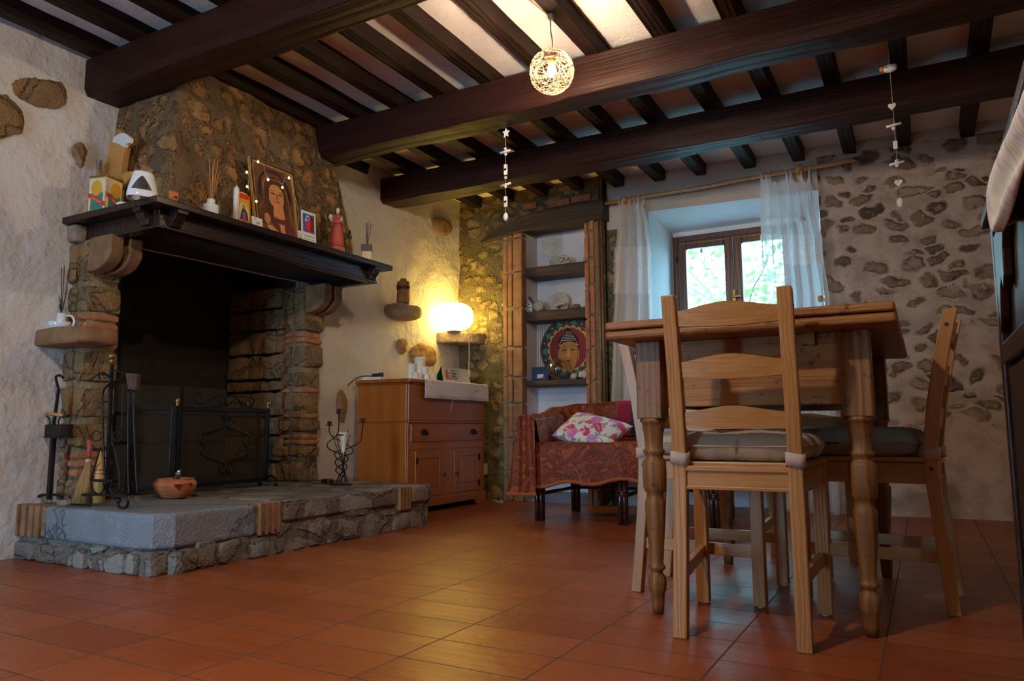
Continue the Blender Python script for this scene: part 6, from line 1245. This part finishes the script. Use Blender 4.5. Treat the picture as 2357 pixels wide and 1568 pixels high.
# candle in a glass holder, icon card
p = on(542, 500); t = thing('taper_candle', (p.x, p.y, MZ), 'tall white candle in a small glass holder beside the orange icon', 'candle'); r = (on(551, 460).y - on(537, 460).y) / 2 * .76; zt3 = on(545, 432).z
m = M(); m.lathe([(r, 0), (r, zt3 - MZ - .02), (r * .75, zt3 - MZ - .008), (r * .2, zt3 - MZ), (0, zt3 - MZ)], (p.x, p.y, MZ + .008), 18); m.build('wax', MT['wax'], t, smooth=True); m = M(); m.lathe([(r * 1.1, 0), (r * 1.25, .004), (r * 1.2, .022), (r * 1.05, .022), (r * 1.05, .007)], (p.x, p.y, MZ), 16, cap=False); m.build('glass_holder', MT['clear'], t, smooth=True); m = M(); m.tube([(p.x, p.y, zt3 + .006), (p.x + .001, p.y, zt3 + .016)], .001, 4); m.build('wick', MT['cream'], t)
def card(name, px0, px1, pyt, x, label, cat, mat, lean=.018, arch=False):
    a, b = on(px0, pyt, x), on(px1, pyt + 8, x); zt = on((px0 + px1) / 2, pyt, x).z; t = thing(name, (x, (a.y + b.y) / 2, MZ), label, cat); wd_ = b.y - a.y; hh = zt - MZ
    tu = Vector((-lean, 0, hh)).normalized(); sh = Fr((x, a.y, MZ), (0, 1, 0), tu, (1, 0, 0)); pts = [(0, 0), (wd_, 0), (wd_, hh), (0, hh)] if not arch else [(0, 0), (wd_, 0), (wd_, hh * .93), (wd_ * .7, hh * .98), (wd_ * .5, hh), (wd_ * .3, hh * .98), (0, hh * .93)]
    sh(pts, -.003, .003).build('card', mat, t); return t, sh, wd_, hh
t, sh, w_, h_ = card('icon_card', 549, 582, 440, -2.835, 'orange icon of a haloed mother and child leaning behind the white candle', 'icon', MT['yellow'], .02, True)
sh(oval(w_ * .5, h_ * .40, w_ * .38, h_ * .30), .0004).build('oval_ground', MT['cream'], t); sh([(w_ * .1, h_ * .82), (w_ * .9, h_ * .82), (w_ * .9, h_ * .95), (w_ * .1, h_ * .95)], .0004).build('red_banner', MT['red_bright'], t)
sh([(w_ * .2, h_ * .22), (w_ * .8, h_ * .22), (w_ * .72, h_ * .45), (w_ * .56, h_ * .56), (w_ * .42, h_ * .56), (w_ * .3, h_ * .42)], .0012).build('robe', MT['navy'], t); sh(oval(w_ * .5, h_ * .60, w_ * .13, h_ * .07), .0012).build('halo', MT['ochre'], t); sh(oval(w_ * .5, h_ * .585, w_ * .07, h_ * .045), .002).build('face', MT['skin_paint'], t)
sh([(w_ * .4, h_ * .2), (w_ * .62, h_ * .2), (w_ * .58, h_ * .36), (w_ * .46, h_ * .36)], .002).build('child_robe', MT['red_bright'], t); sh(oval(w_ * .5, h_ * .40, w_ * .06, h_ * .035), .0026).build('child_face', MT['skin_paint'], t)
# framed painting, leaning on the hood
a, b = on(590, 510, -2.80), on(694, 545, -2.80); yA, yB_ = a.y, b.y; zT = on(572, 358, -2.87).z; bot = Vector((-2.80, yA, MZ)); up = Vector((-.07, 0, zT - MZ)); HH = up.length; up = up.normalized(); WW = yB_ - yA; nn = Vector((up.z, 0, -up.x))
pa = thing('framed_painting', (-2.80, (yA + yB_) / 2, MZ), 'gilt-framed painting of a veiled woman looking down, hung with small lights', 'painting'); sh = Fr(bot, (0, 1, 0), up, nn)
fw = .022; m = M()
for pts in ([(0, 0), (WW, 0), (WW - fw, fw), (fw, fw)], [(0, HH), (fw, HH - fw), (WW - fw, HH - fw), (WW, HH)], [(0, 0), (fw, fw), (fw, HH - fw), (0, HH)], [(WW, 0), (WW, HH), (WW - fw, HH - fw), (WW - fw, fw)]): sh(pts, -.016, .018, 0, m)
m.build('frame', MT['gilt'], pa, bevel=.003)
m = M()
for pts in ([(.006, .006), (WW - .006, .006), (WW - .012, .012), (.012, .012)], [(.006, HH - .006), (.012, HH - .012), (WW - .012, HH - .012), (WW - .006, HH - .006)], [(.006, .006), (.012, .012), (.012, HH - .012), (.006, HH - .006)], [(WW - .006, .006), (WW - .006, HH - .006), (WW - .012, HH - .012), (WW - .012, .012)]): sh(pts, .002, .003, 0, m)
m.build('frame_moulding', MT['dark_paint'], pa)
iw, ih = WW - 2 * fw, HH - 2 * fw
def I(pts): return [(fw + a * iw, fw + b * ih) for a, b in pts]
pn = sh(I([(0, 0), (1, 0), (1, 1), (0, 1)]), -.008).build('canvas', MT['veil_paint'], pa)
L_ = [('dark_halo', oval(.52, .62, .43, .36), 'dark_paint'), ('veil', [(.0, 0), (.10, .30), (.06, .36), (.18, .62), (.20, .80), (.36, .93), (.62, .93), (.80, .82), (.90, .5), (1, .2), (1, 0)], 'veil_paint'), ('hood_lining', [(.22, .3), (.24, .62), (.30, .80), (.45, .88), (.60, .87), (.75, .78), (.80, .6), (.84, .3), (.8, .1), (.3, .1)], 'hair_paint'),
      ('neck', [(.42, .22), (.72, .22), (.70, .42), (.45, .42)], 'skin_paint'), ('dress', [(.30, 0), (.36, .18), (.55, .22), (.80, .24), (.95, .1), (.93, 0)], 'maroon'), ('face', oval(.53, .575, .205, .20, 28, 0, 2 * PI, 2.2), 'skin_paint'), ('hair', [(.30, .56), (.33, .70), (.42, .79), (.52, .80), (.66, .79), (.76, .68), (.78, .5), (.74, .66), (.62, .745), (.52, .755), (.42, .73), (.36, .66), (.335, .5)], 'hair_paint'),
      ('child_head', oval(.15, .20, .14, .11), 'hair_paint'), ('child_face', oval(.24, .17, .075, .085), 'skin_paint'), ('child_arm', [(.20, .05), (.30, .09), (.52, 0), (.30, 0)], 'skin_paint'), ('child_hand', [(.56, .0), (.54, .10), (.50, .15), (.57, .12), (.59, .17), (.62, .12), (.68, .15), (.66, .08), (.68, 0)], 'skin_paint')]
for i, (nm, pts, mt_) in enumerate(L_): sh(I(pts), -.0072 + .0007 * i).build(nm, MT[mt_], pa)
of = -.0072 + .0007 * 12
for nm, pts in (('eyelid', oval(.43, .595, .055, .010, 10)), ('eyelid', oval(.635, .60, .055, .010, 10)), ('mouth', oval(.545, .475, .05, .012, 10)), ('brow', oval(.43, .635, .06, .004, 10)), ('brow', oval(.64, .64, .06, .004, 10))): sh(I(pts), of).build(nm, MT['red'] if nm == 'mouth' else MT['hair_paint'], pa)
sh(I([(.52, .60), (.555, .60), (.575, .525), (.55, .515), (.52, .522)]), of).build('nose', MT['buddha'], pa)
def hl(pts, nm, r=.0012): m = M(); m.tube([bot + Vector((0, 1, 0)) * a + up * b + nn * (of + .001) for a, b in [(v.x, v.y) for v in spline([(x, y, 0) for x, y in I(pts)], 6)]], r, 4); m.build(nm, MT['gilt'], pa)
hl([(.06, .34), (.16, .42), (.20, .55), (.22, .74), (.40, .86)], 'veil_edge'); hl([(.06, .34), (.10, .24), (.35, .08), (.5, 0)], 'veil_edge'); hl([(.78, .72), (.84, .5), (.86, .3), (.97, .12)], 'veil_edge'); hl([(.42, .25), (.58, .20), (.76, .26)], 'neckline')
# fairy lights over the picture
fl_ = thing('fairy_lights', on(620, 400, -2.83), 'string of small heart-shaped fairy lights draped over the framed painting', 'fairy lights')
BP = [(569, 430), (568, 397), (594, 373), (617, 414), (650, 432), (665, 410), (590, 464)]
wx = lambda px, py: on(px, py, -2.80 - .07 * max(0, min(1, (545 - py) / 170.)) + .014)
for a, b in BP: p = wx(a, b); m = M(); m.ell(p, (.006, .0068, .0085), 10, 8, 0, lambda d: 1 - .25 * max(0, -d.z)); m.build('light', MT['fairy'], fl_, smooth=True)
m = M(); m.tube(spline([wx(*q) for q in ((572, 440), (572, 405), (580, 378), (596, 368), (606, 380), (615, 408), (640, 418), (650, 424), (657, 408), (664, 400), (676, 440), (688, 500), (684, 530), (694, 548))], 5), .0011, 4); m.tube(spline([wx(*q) for q in ((572, 432), (582, 440), (586, 456))], 5), .0011, 4); m.build('wire', MT['cord'], fl_, smooth=True)
a, b = on(681, 540), on(696, 545); m = M(); m.box((-2.815, a.y, MZ), (-2.80, b.y, on(688, 533).z)); m.build('battery_box', MT['white'], fl_, bevel=.002)
t, sh, w_, h_ = card('price_tag_card', 582, 606, 500, -2.775, 'little white card with a red dot in front of the painting corner', 'card', MT['white'], .008); sh(oval(w_ * .3, h_ * .85, .003, .003, 10), .0006).build('red_dot', MT['red_bright'], t)
text('500', h_ * .28, (-2.7745, on(594, 510, -2.775).y, MZ + h_ * .38), RX, MT['red'], t, 'printed_text')
t, sh, w_, h_ = card('holy_card', 697, 730, 487, -2.79, 'curling white prayer card with a blue and red haloed figure', 'card', MT['white'], .012)
sh([(w_ * .1, h_ * .36), (w_ * .88, h_ * .36), (w_ * .88, h_ * .92), (w_ * .1, h_ * .92)], .0004).build('print_ground', MT['blue'], t); sh([(w_ * .62, h_ * .4), (w_ * .86, h_ * .4), (w_ * .86, h_ * .88), (w_ * .62, h_ * .88)], .0010).build('print_side', MT['maroon'], t)
sh([(w_ * .3, h_ * .40), (w_ * .58, h_ * .40), (w_ * .62, h_ * .66), (w_ * .46, h_ * .74), (w_ * .28, h_ * .66)], .0016).build('red_robe', MT['red_bright'], t); sh(oval(w_ * .42, h_ * .80, w_ * .14, h_ * .08), .0016).build('halo', MT['cream'], t); sh(oval(w_ * .42, h_ * .79, w_ * .08, h_ * .05), .0022).build('face', MT['blue'], t); sh([(w_ * .2, h_ * .72), (w_ * .34, h_ * .66), (w_ * .3, h_ * .78)], .0022).build('wing', MT['white'], t)
sh([(w_ * .22, h_ * .235), (w_ * .78, h_ * .235), (w_ * .78, h_ * .25), (w_ * .22, h_ * .25)], .0004).build('caption_line', MT['navy'], t); sh([(w_ * .14, h_ * .15), (w_ * .84, h_ * .15), (w_ * .84, h_ * .16), (w_ * .14, h_ * .16)], .0004).build('caption_line', MT['navy'], t)
def tealight(px, py, label, x=-2.785): p = on(px, py, x); t = thing('tealight_glass', (p.x, p.y, MZ), label, 'tealight'); m = M(); m.lathe([(.014, 0), (.017, .002), (.018, .013), (.0155, .013), (.014, .003)], (p.x, p.y, MZ), 16, cap=False); m.build('glass_cup', MT['clear'], t, smooth=True); m = M(); m.lathe([(0, 0), (.012, 0), (.012, .008), (0, .008)], (p.x, p.y, MZ + .0025), 14); m.build('metal_tealight', MT['steel'], t, smooth=True)
tealight(732, 560, 'glass tealight holder next to the prayer card'); tealight(818, 586, 'glass tealight holder under the wire tree on the mantel')
# angel figure
p = on(775, 560); an = thing('angel_figurine', (p.x, p.y, MZ), 'tall red-robed angel figurine with folded hands on the mantel', 'figurine'); ha = on(772, 470).z - MZ; ra = (on(793, 570).y - on(757, 565).y) / 2 * .70
RR = random.Random(3)
m = M(); m.lathe([(ra * .98, 0), (ra, .004), (ra * .98, ha * .11)], (p.x, p.y, MZ), 28); m.build('striped_base', MT['red'], an, smooth=True)
for k in range(18): a_ = 2 * PI * k / 18; m = M(); m.tube([(p.x + ra * 1.0 * math.cos(a_), p.y + ra * 1.0 * math.sin(a_), MZ + .002), (p.x + ra * .985 * math.cos(a_), p.y + ra * .985 * math.sin(a_), MZ + ha * .105)], .0011, 4); m.build('base_stripe', MT['cream'], an)
m = M(); m.tube([(p.x + ra * math.cos(k * PI / 14), p.y + ra * math.sin(k * PI / 14), MZ + ha * .115) for k in range(28)], .0015, 5, 0, True); m.build('base_rim', MT['cream'], an, smooth=True)
m = M(); m.lathe([(ra * .97, ha * .115), (ra * .88, ha * .25), (ra * .72, ha * .42), (ra * .58, ha * .56), (ra * .48, ha * .64), (ra * .50, ha * .70), (ra * .46, ha * .76), (ra * .28, ha * .80), (ra * .16, ha * .815)], (p.x, p.y, MZ), 28); m.build('robe', MT['red'], an, smooth=True)
hd = Vector((p.x, p.y + .002, MZ + ha * .895)); m = M(); m.ell(hd, (.0125, .012, .016), 18, 14, 0, lambda d: 1 + .06 * max(0, d.x) * (abs(d.z) < .3)); m.tube([hd - Vector((0, 0, .024)), hd - Vector((0, 0, .010))], .006, 10); h1 = m.build('head', MT['cream'], an, smooth=True)
m = M(); m.ell(hd + Vector((-.0045, 0, .004)), (.0145, .0150, .0175), 18, 12, 0, lambda d: 1 if (d.x < .35 or d.z > .62) else .86); m.tube([hd + Vector((-.008, -.008, 0)), hd + Vector((-.009, -.009, -.022))], .005, 8); m.build('hair', MT['hair_paint'], an, smooth=True)
for s in (-1, 1): m = M(); m.ell(hd + Vector((.0118, s * .0045, .002)), (.0009, .0016, .0006), 6, 4); m.build('eye', MT['hair_paint'], h1, org=an.location)
m = M(); m.ell(hd + Vector((.0132, 0, -.001)), (.0018, .0013, .003), 8, 6); m.build('nose', MT['cream'], h1, org=an.location, smooth=True); m = M(); m.ell(hd + Vector((.0118, 0, -.0065)), (.001, .0024, .0008), 8, 6); m.build('mouth', MT['red'], h1, org=an.location)
for s in (-1, 1):
    m = M(); sp_ = Vector((p.x, p.y + s * ra * .45, MZ + ha * .76)); el = Vector((p.x + .012, p.y + s * ra * .62, MZ + ha * .62)); wr = Vector((p.x + ra * .62, p.y + s * .006, MZ + ha * .655)); m.tube(spline([sp_, el, wr], 6), [.009, .0095, .010, .0105, .011, .011, .0105, .010, .010, .0105, .011, .0115, .012], 10); m.build('sleeve', MT['red'], an, smooth=True)
    m = M(); m.tube([wr + Vector((.002, 0, .0)), wr + Vector((.005, -s * .002, .010)), wr + Vector((.006, -s * .0035, .026))], [.004, .0045, .0018], 8); hn = m.build('hand', MT['cream'], an, smooth=True)
    m = M(); q = Vector((p.x - .012, p.y, MZ + ha * .72)); m.prism([q + Vector((0, 0, -.018)), q + Vector((-.008, s * .026, -.020)), q + Vector((-.014, s * .040, .006)), q + Vector((-.012, s * .032, .024)), q + Vector((-.004, s * .012, .018))], (-.004, 0, 0)); m.build('wing', MT['cream'], an, bevel=.002)
# wire tree
p = on(803, 575, -2.84); wt = thing('wire_tree', (p.x, p.y, MZ), 'little dark metal fir tree on a stalk behind the angel', 'ornament'); zt4 = on(801, 528, -2.84).z; zb4 = on(803, 549, -2.84).z
m = M(); m.tube([(p.x, p.y, MZ), (p.x, p.y + .002, zb4)], .0018, 6); m.tube([(p.x + .014 * math.cos(k * PI / 8), p.y + .014 * math.sin(k * PI / 8), MZ + .002) for k in range(16)], .0015, 4, 0, True); m.build('stalk', MT['iron_dark'], wt, smooth=True)
m = M(); m.prism([(p.x, p.y - .018, zb4), (p.x, p.y + .020, zb4), (p.x, p.y + .006, zt4 - .01), (p.x, p.y, zt4), (p.x, p.y - .004, zt4 - .01)], (.006, 0, 0)); m.build('fir_shape', MT['iron_dark'], wt, bevel=.001)
for k in range(9): m = M(); m.ell((p.x + .0065, p.y - .010 + .007 * (k % 3) + .003 * (k // 3), zb4 + .006 + .009 * (k // 3)), .0018, 6, 4); m.build('bead', MT['cream'], wt)
# black diffuser
xk = -2.80; a, b = on(829, 585, xk), on(859, 590, xk); cy3 = (a.y + b.y) / 2; wk = (b.y - a.y) / 2 * .5; zq = on(844, 580, xk).z; zr = on(844, 565, xk).z; bd_ = thing('black_reed_diffuser', (xk, cy3, MZ), 'square glass diffuser with a black cap and black sticks at the mantel end', 'reed diffuser')
Tk = Matrix.Translation(Vector((xk, cy3, 0))) @ Matrix.Rotation(math.radians(35), 4, 'Z'); m = M(); m.box((-wk, -wk, MZ), (wk, wk, zq), 0, Tk); m.build('glass_body', MT['cream'], bd_, bevel=.003); m = M(); m.box((-wk - .001, -wk - .001, zq), (wk + .001, wk + .001, zr), 0, Tk); m.build('black_cap', MT['black'], bd_, bevel=.001)
for a_, b_ in ((842, 512), (845, 513), (848, 512), (854, 514)): e = on(a_, b_, xk); m = M(); m.tube([(xk, cy3 + (e.y - cy3) * .15, zr - .005), e], .0019, 5); m.build('stick', MT['black'], bd_)
# ------------------------------------------------------------------ niche shelves and what stands on them
ny = 4.93
def N(px, py, y=5.0): return onY(px, py, y)
SH = []
for k, (tl, br_, lb) in enumerate(((618, 624, 'dark rough wooden shelf nearest the top of the wall niche'), (719, 730, 'dark wooden shelf in the middle of the wall niche'), (877, 886, 'dark wooden shelf in the niche beneath the painted disc'))):
    zt, zb = N(1208, tl, 4.93).z, N(1345, br_, 4.93).z; zb = min(zb, zt - .04); m = M(); m.grid(lambda u, v: (0, 0, 0), 1, 1) if 0 else None
    m.box((-2.619, 4.925, zb), (-2.091, YN - .004, zt)); o = m.build('niche_shelf', MT['shelfwood'], None, bevel=.008, org=(-2.355, 5.03, zt)); tag(o, lb, 'shelf', 'shelves in the wall niche'); SH.append(zt)
z1_, z2_, z3_ = SH
# top shelf: round vent on the wall, shell, flat stone
vc_ = N(1270, 563, YN - .006); vg = thing('round_vent', vc_, 'round slatted white vent grille on the back of the niche', 'vent'); rv = (N(1294, 563, YN) - N(1246, 563, YN)).length / 2
m = M(); m.tube([vc_ + Vector((rv * math.cos(a), -.004, rv * math.sin(a))) for a in [k * PI / 16 for k in range(32)]], .005, 6, 0, True); m.build('rim', MT['white'], vg, smooth=True); m = M(); m.prism([vc_ + Vector((rv * math.cos(a), -.001, rv * math.sin(a))) for a in [k * PI / 16 for k in range(32)]], (0, .003, 0)); m.build('backing', MT['shell'], vg)
for k in range(-5, 6): z = k * rv / 6; hw_ = math.sqrt(rv * rv - z * z) - .004; m = M(); m.box((vc_.x - hw_, vc_.y - .008, vc_.z + z - .003), (vc_.x + hw_, vc_.y - .002, vc_.z + z + .003)); m.build('slat', MT['white'], vg, bevel=.001)
def lump(name, px, pyb, w, h, z, label, mat='shell', y=5.02, seed=0., d=None, cat='stone', rough=.2):
    q = N(px, pyb, y); m = M(); d = d or w * .35; m.ell((q.x, y, z + h / 2 + .001), (w / 2, d, h / 2), 22, 14, 0, lambda dd: 1 + rough * nz(dd.x + seed, dd.y, dd.z, 2.4)); zmin = min(v[2] for v in m.v); m.v = [(a, b, c - zmin + z + .0005) for a, b, c in m.v]; return tag(m.build(name, MT[mat], None, smooth=True, org=(q.x, y, z)), label, cat)
u_ = .0032
def swirl(px, z, w, h, label, y=5.03):
    q = N(px, 600, y); t = thing('shell_fossil', (q.x, y, z), label, 'shell'); m = M(); c = Vector((q.x, y, z + h / 2)); m.ell(c + Vector((-w * .1, .01, -h * .06)), (w * .52, w * .22, h * .44), 22, 14, 0, lambda d: 1 + .16 * nz(d.x, d.y, d.z, 3.)); zm = min(v[2] for v in m.v); m.v = [(a, b, cc_ - zm + z + .0005) for a, b, cc_ in m.v]; m.build('shell_body', MT['shell'], t, smooth=True)
    m = M(); pts = [c + Vector((w * .12 + (w * .28 - .0021 * k * w / .14) * math.cos(k * .42), -w * .20 - .0006 * k, (h * .30 - .0018 * k * h / .1) * math.sin(k * .42))) for k in range(26)]; m.tube(pts, [.011 - .0003 * k for k in range(26)], 8); m.build('whorl', MT['shell'], t, smooth=True)
swirl(1292, z1_, .17, .10, 'large pale spiral shell on the highest niche shelf'); lump('flat_pebble', 1243, 612, .09, .024, z1_, 'flat pale pebble at the left of the highest niche shelf', seed=2.); lump('pale_rock', 1350, 600, .05, .07, z1_, 'pale rock half hidden behind the bricks on the highest niche shelf', seed=5.)
# middle shelf
q = N(1219, 715, 5.0); bxp = thing('patterned_box', (q.x, 5.0, z2_), 'small house-shaped box with green and red patterns in the niche corner', 'box'); m = M(); w = .022; hq = N(1219, 690, 5.0).z - z2_
m.prism([(q.x - w, 4.99, z2_ + .001), (q.x + w, 4.99, z2_ + .001), (q.x + w, 4.99, z2_ + hq * .75), (q.x, 4.99, z2_ + hq * 1.15), (q.x - w, 4.99, z2_ + hq * .75)], (0, .03, 0)); m.build('box_body', MT['white'], bxp, bevel=.002)
for k in range(3): m = M(); z = z2_ + .008 + k * hq * .24; m.prism([(q.x - .004, 4.989, z), (q.x + .014, 4.989, z + .006), (q.x + .014, 4.989, z + .018), (q.x - .004, 4.989, z + .012)], (0, -.001, 0)); m.build('green_print', MT['green'], bxp)
m = M(); m.box((q.x - .016, 4.9885, z2_ + .004), (q.x - .010, 4.990, z2_ + hq * .45)); m.build('orange_print', MT['orange'], bxp); m = M(); m.prism([(q.x - .024, 4.985, z2_ + hq * .75), (q.x, 4.985, z2_ + hq * 1.22), (q.x + .026, 4.985, z2_ + hq * .75), (q.x + .018, 4.985, z2_ + hq * .72), (q.x, 4.985, z2_ + hq * 1.02), (q.x - .016, 4.985, z2_ + hq * .72)], (0, .04, 0)); m.build('red_roof', MT['maroon'], bxp)
lump('white_rock', 1240, 712, .085, .085, z2_, 'rounded whitish rock between the patterned box and the grey disc', 'shell', 5.0, 7., rough=.3)
q = N(1286, 700, 5.08); hq = N(1286, 673, 5.08).z - z2_; m = M(); r = hq / 2; m.prism([(q.x + r * 1.15 * math.cos(a), 5.075, z2_ + .001 + r + r * math.sin(a)) for a in [k * PI / 18 for k in range(36)]], (0, .018, 0)); tag(m.build('stone_disc', MT['shell'], None, bevel=.005, org=(q.x, 5.08, z2_)), 'round olive-grey stone disc standing on the middle niche shelf', 'stone')
q = N(1292, 705, 5.0); m = M(); R6 = .05; m.tube([Vector((q.x + R6 * 1.15 * math.cos(a), 5.0, z2_ + .034 + .024 * math.sin(a))) for a in [.9 + k * (2 * PI - 1.4) / 22 for k in range(23)]], [.009 + .0035 * math.sin(k * .28) for k in range(23)], 10); zm = min(v[2] for v in m.v); m.v = [(a, b, c - zm + z2_ + .0005) for a, b, c in m.v]; tag(m.build('bone_ring', MT['shell'], None, smooth=True, org=(q.x, 5.0, z2_)), 'pale open ring of bone in front of the stone disc', 'ornament')
lump('brown_rock', 1326, 706, .075, .04, z2_, 'dark brown rock right of the bone ring', 'stone_brown', 5.0, 3., rough=.35); lump('pink_shell', 1348, 703, .04, .055, z2_, 'small pinkish shell by the bricks on the middle niche shelf', 'shell', 5.0, 9.)
# lowest shelf: cloth panel, painted disc, box, glass ball, stones
a, b = N(1226, 745, YN - .012), N(1352, 735, YN - .012); pnl = thing('woven_panel', ((a.x - 2.1) / 2, YN - .01, z3_), 'pinkish ribbed woven panel with a black border behind the painted disc', 'panel')
m = M(); zt5 = min(N(1226, 738, YN - .02).z, z2_ - .045); m.box((a.x, YN - .016, z3_ + .001), (-2.095, YN - .008, zt5 - .008)); m.build('panel_sheet', MT['linen_pale'], pnl)
m = M(); m.tube([(a.x, YN - .02, z3_ + .008), (a.x - .004, YN - .02, zt5 - .006), (-2.098, YN - .02, zt5 - .004)], .007, 6); m.build('black_border', MT['black'], pnl)
m = M()
for k in range(26): x = a.x + .012 + k * .0185; m.box((x, YN - .018, z3_ + .002), (x + .003, YN - .0155, zt5 - .01))
m.build('ribs', MT['veil_paint'], pnl)
dc = N(1310, 810, 5.06); rd_ = (N(1372, 800, 5.06) - N(1240, 800, 5.06)).length / 2; dc.z = z3_ + .003 + rd_ * 1.0
dsk = thing('painted_disc', (dc.x, 5.06, z3_), 'round painted wooden disc with a serene gold face on red, leaning in the niche', 'plaque'); n_ = Vector((0, -1, 0)); sh = Fr((dc.x, 5.055, dc.z), (1, 0, 0), (0, 0, 1), n_)
R7 = rd_; mx = (-2.096 - dc.x)
def clipd(pts): return [(min(a, mx), b) for a, b in pts]
sh(clipd(oval(0, 0, R7, R7, 60)), -.012, .012).build('disc', MT['dark_paint'], dsk)
for k in range(20):
    a_ = 2 * PI * k / 20 + .08; ca_, sa_ = math.cos(a_), math.sin(a_)
    if .98 * R7 * ca_ > mx - .004: continue
    def pol(r, da): return (R7 * r * math.cos(a_ + da), R7 * r * math.sin(a_ + da))
    if k % 2 == 0: sh([pol(.80, -.15), pol(.80, .15), pol(.96, 0)], .0004).build('green_point', MT['green'], dsk)
    else: sh(oval(*pol(.88, 0), .007, .007, 10), .0004).build('ochre_dot', MT['ochre'], dsk)
    sh([pol(.64, -.15), pol(.72, -.12), pol(.77, 0), pol(.72, .12), pol(.64, .15), pol(.68, 0)], .0006).build('yellow_petal', MT['ochre'], dsk)
m = M()
for k in range(80):
    a_ = 2 * PI * k / 80
    if R7 * .79 * math.cos(a_) < mx - .003: sh(oval(R7 * .79 * math.cos(a_), R7 * .79 * math.sin(a_), .0018, .0018, 6), .0012, .0006, 0, m)
    if R7 * .97 * math.cos(a_) < mx - .003: sh(oval(R7 * .97 * math.cos(a_), R7 * .97 * math.sin(a_), .0015, .0015, 6), .0006, .0006, 0, m)
m.build('dotted_ring', MT['cream'], dsk)
sh(clipd(oval(0, -.02 * R7, R7 * .66, R7 * .66, 40)), .0008).build('red_ground', MT['deepred'], dsk)
fc = [(-.30, .13), (-.33, -.2), (-.27, -.48), (-.14, -.66), (.02, -.72), (.17, -.66), (.27, -.48), (.31, -.2), (.30, .13), (.16, .24), (0, .27), (-.16, .24)]
sh([(a * R7, b * R7) for a, b in fc], .0018, .004).build('gold_face', MT['buddha'], dsk)
sh([(a * R7, b * R7) for a, b in [(-.36, -.02), (-.35, .26), (-.22, .44), (0, .50), (.20, .46), (.33, .28), (.35, -.02), (.29, .12), (.15, .20), (0, .22), (-.16, .20), (-.29, .12)]], .003, .004).build('curled_hair', MT['bamboo'], dsk)
sh([(a * R7, b * R7) for a, b in [(-.14, .46), (-.10, .58), (-.01, .66), (.08, .60), (.13, .46)]], .003, .004).build('top_knot', MT['bamboo'], dsk)
m = M(); 
for r0 in range(9):
    for k in range(13):
        xx, yy = -.33 + .055 * k + (.027 if r0 % 2 else 0), .10 + .052 * r0
        ins = (xx * xx / .1156 + (yy - .06) ** 2 / .17 < 1 and not (abs(xx) < .25 and yy < .245)) or (abs(xx) < .11 and .45 < yy < .62)
        if ins: m.ell(Vector((dc.x + xx * R7, 5.055 - .0075, dc.z + yy * R7)), .0042, 6, 4)
m.build('curls', MT['ceramic'], dsk)['kind'] = 'stuff'
for nm, pts, mt_ in (('eyelid', oval(-.15, -.05, .09, .03, 12), 'hair_paint'), ('eyelid', oval(.15, -.05, .09, .03, 12), 'hair_paint'), ('brow', [(-.28, .05), (-.16, .09), (-.04, .03), (-.16, .07)], 'hair_paint'), ('brow', [(.28, .05), (.16, .09), (.04, .03), (.16, .07)], 'hair_paint'), ('nose', [(-.02, .02), (.02, .02), (.06, -.25), (0, -.29), (-.06, -.25)], 'ochre'), ('mouth', oval(0, -.40, .09, .025, 12), 'maroon'), ('forehead_mark', oval(0, .09, .018, .018, 10), 'red')): sh([(a * R7, b * R7) for a, b in pts], .0060, .001).build(nm, MT[mt_], dsk)
for s in (-1, 1): sh([(s * .33 * R7, .0), (s * .37 * R7, -.1 * R7), (s * .35 * R7, -.42 * R7), (s * .31 * R7, -.38 * R7)], .0018, .003).build('ear', MT['buddha'], dsk)
a, b = N(1223, 870, 4.99), N(1262, 870, 4.99); zt6 = N(1240, 845, 4.99).z; tb6 = thing('blue_picture_box', ((a.x + b.x) / 2, 5.0, z3_), 'small dark blue picture box at the left of the lowest niche shelf', 'box'); m = M(); m.box((a.x + .004, 4.99, z3_ + .001), (b.x, 5.03, zt6)); m.build('box_body', MT['navy'], tb6, bevel=.002)
m = M(); m.box((a.x + .05, 4.9885, z3_ + .02), (b.x - .04, 4.99, z3_ + .05)); m.build('lilac_print', MT['ceramic'], tb6); m = M(); m.box((b.x - .05, 4.9885, z3_ + .01), (b.x - .03, 4.99, z3_ + .03)); m.build('red_print', MT['red'], tb6)
q = N(1285, 850, 4.985); rb = (N(1308, 850, 4.98) - N(1262, 850, 4.98)).length / 2; m = M(); m.ell((q.x, 4.985, z3_ + rb + .001), rb, 26, 16); tag(m.build('glass_ball', MT['clear'], None, smooth=True, org=(q.x, 4.985, z3_)), 'large clear glass ball in front of the painted disc', 'glass ball')
lump('round_white_stone', 1321, 866, .055, .045, z3_, 'round white stone right of the glass ball', 'shell', 4.975, 4., rough=.08); lump('white_coral', 1346, 864, .095, .06, z3_, 'knobbly white coral lump by the bricks on the lowest niche shelf', 'shell', 4.97, 6., .03, rough=.4)
cu.location.x -= .010; cu.location.y += .02
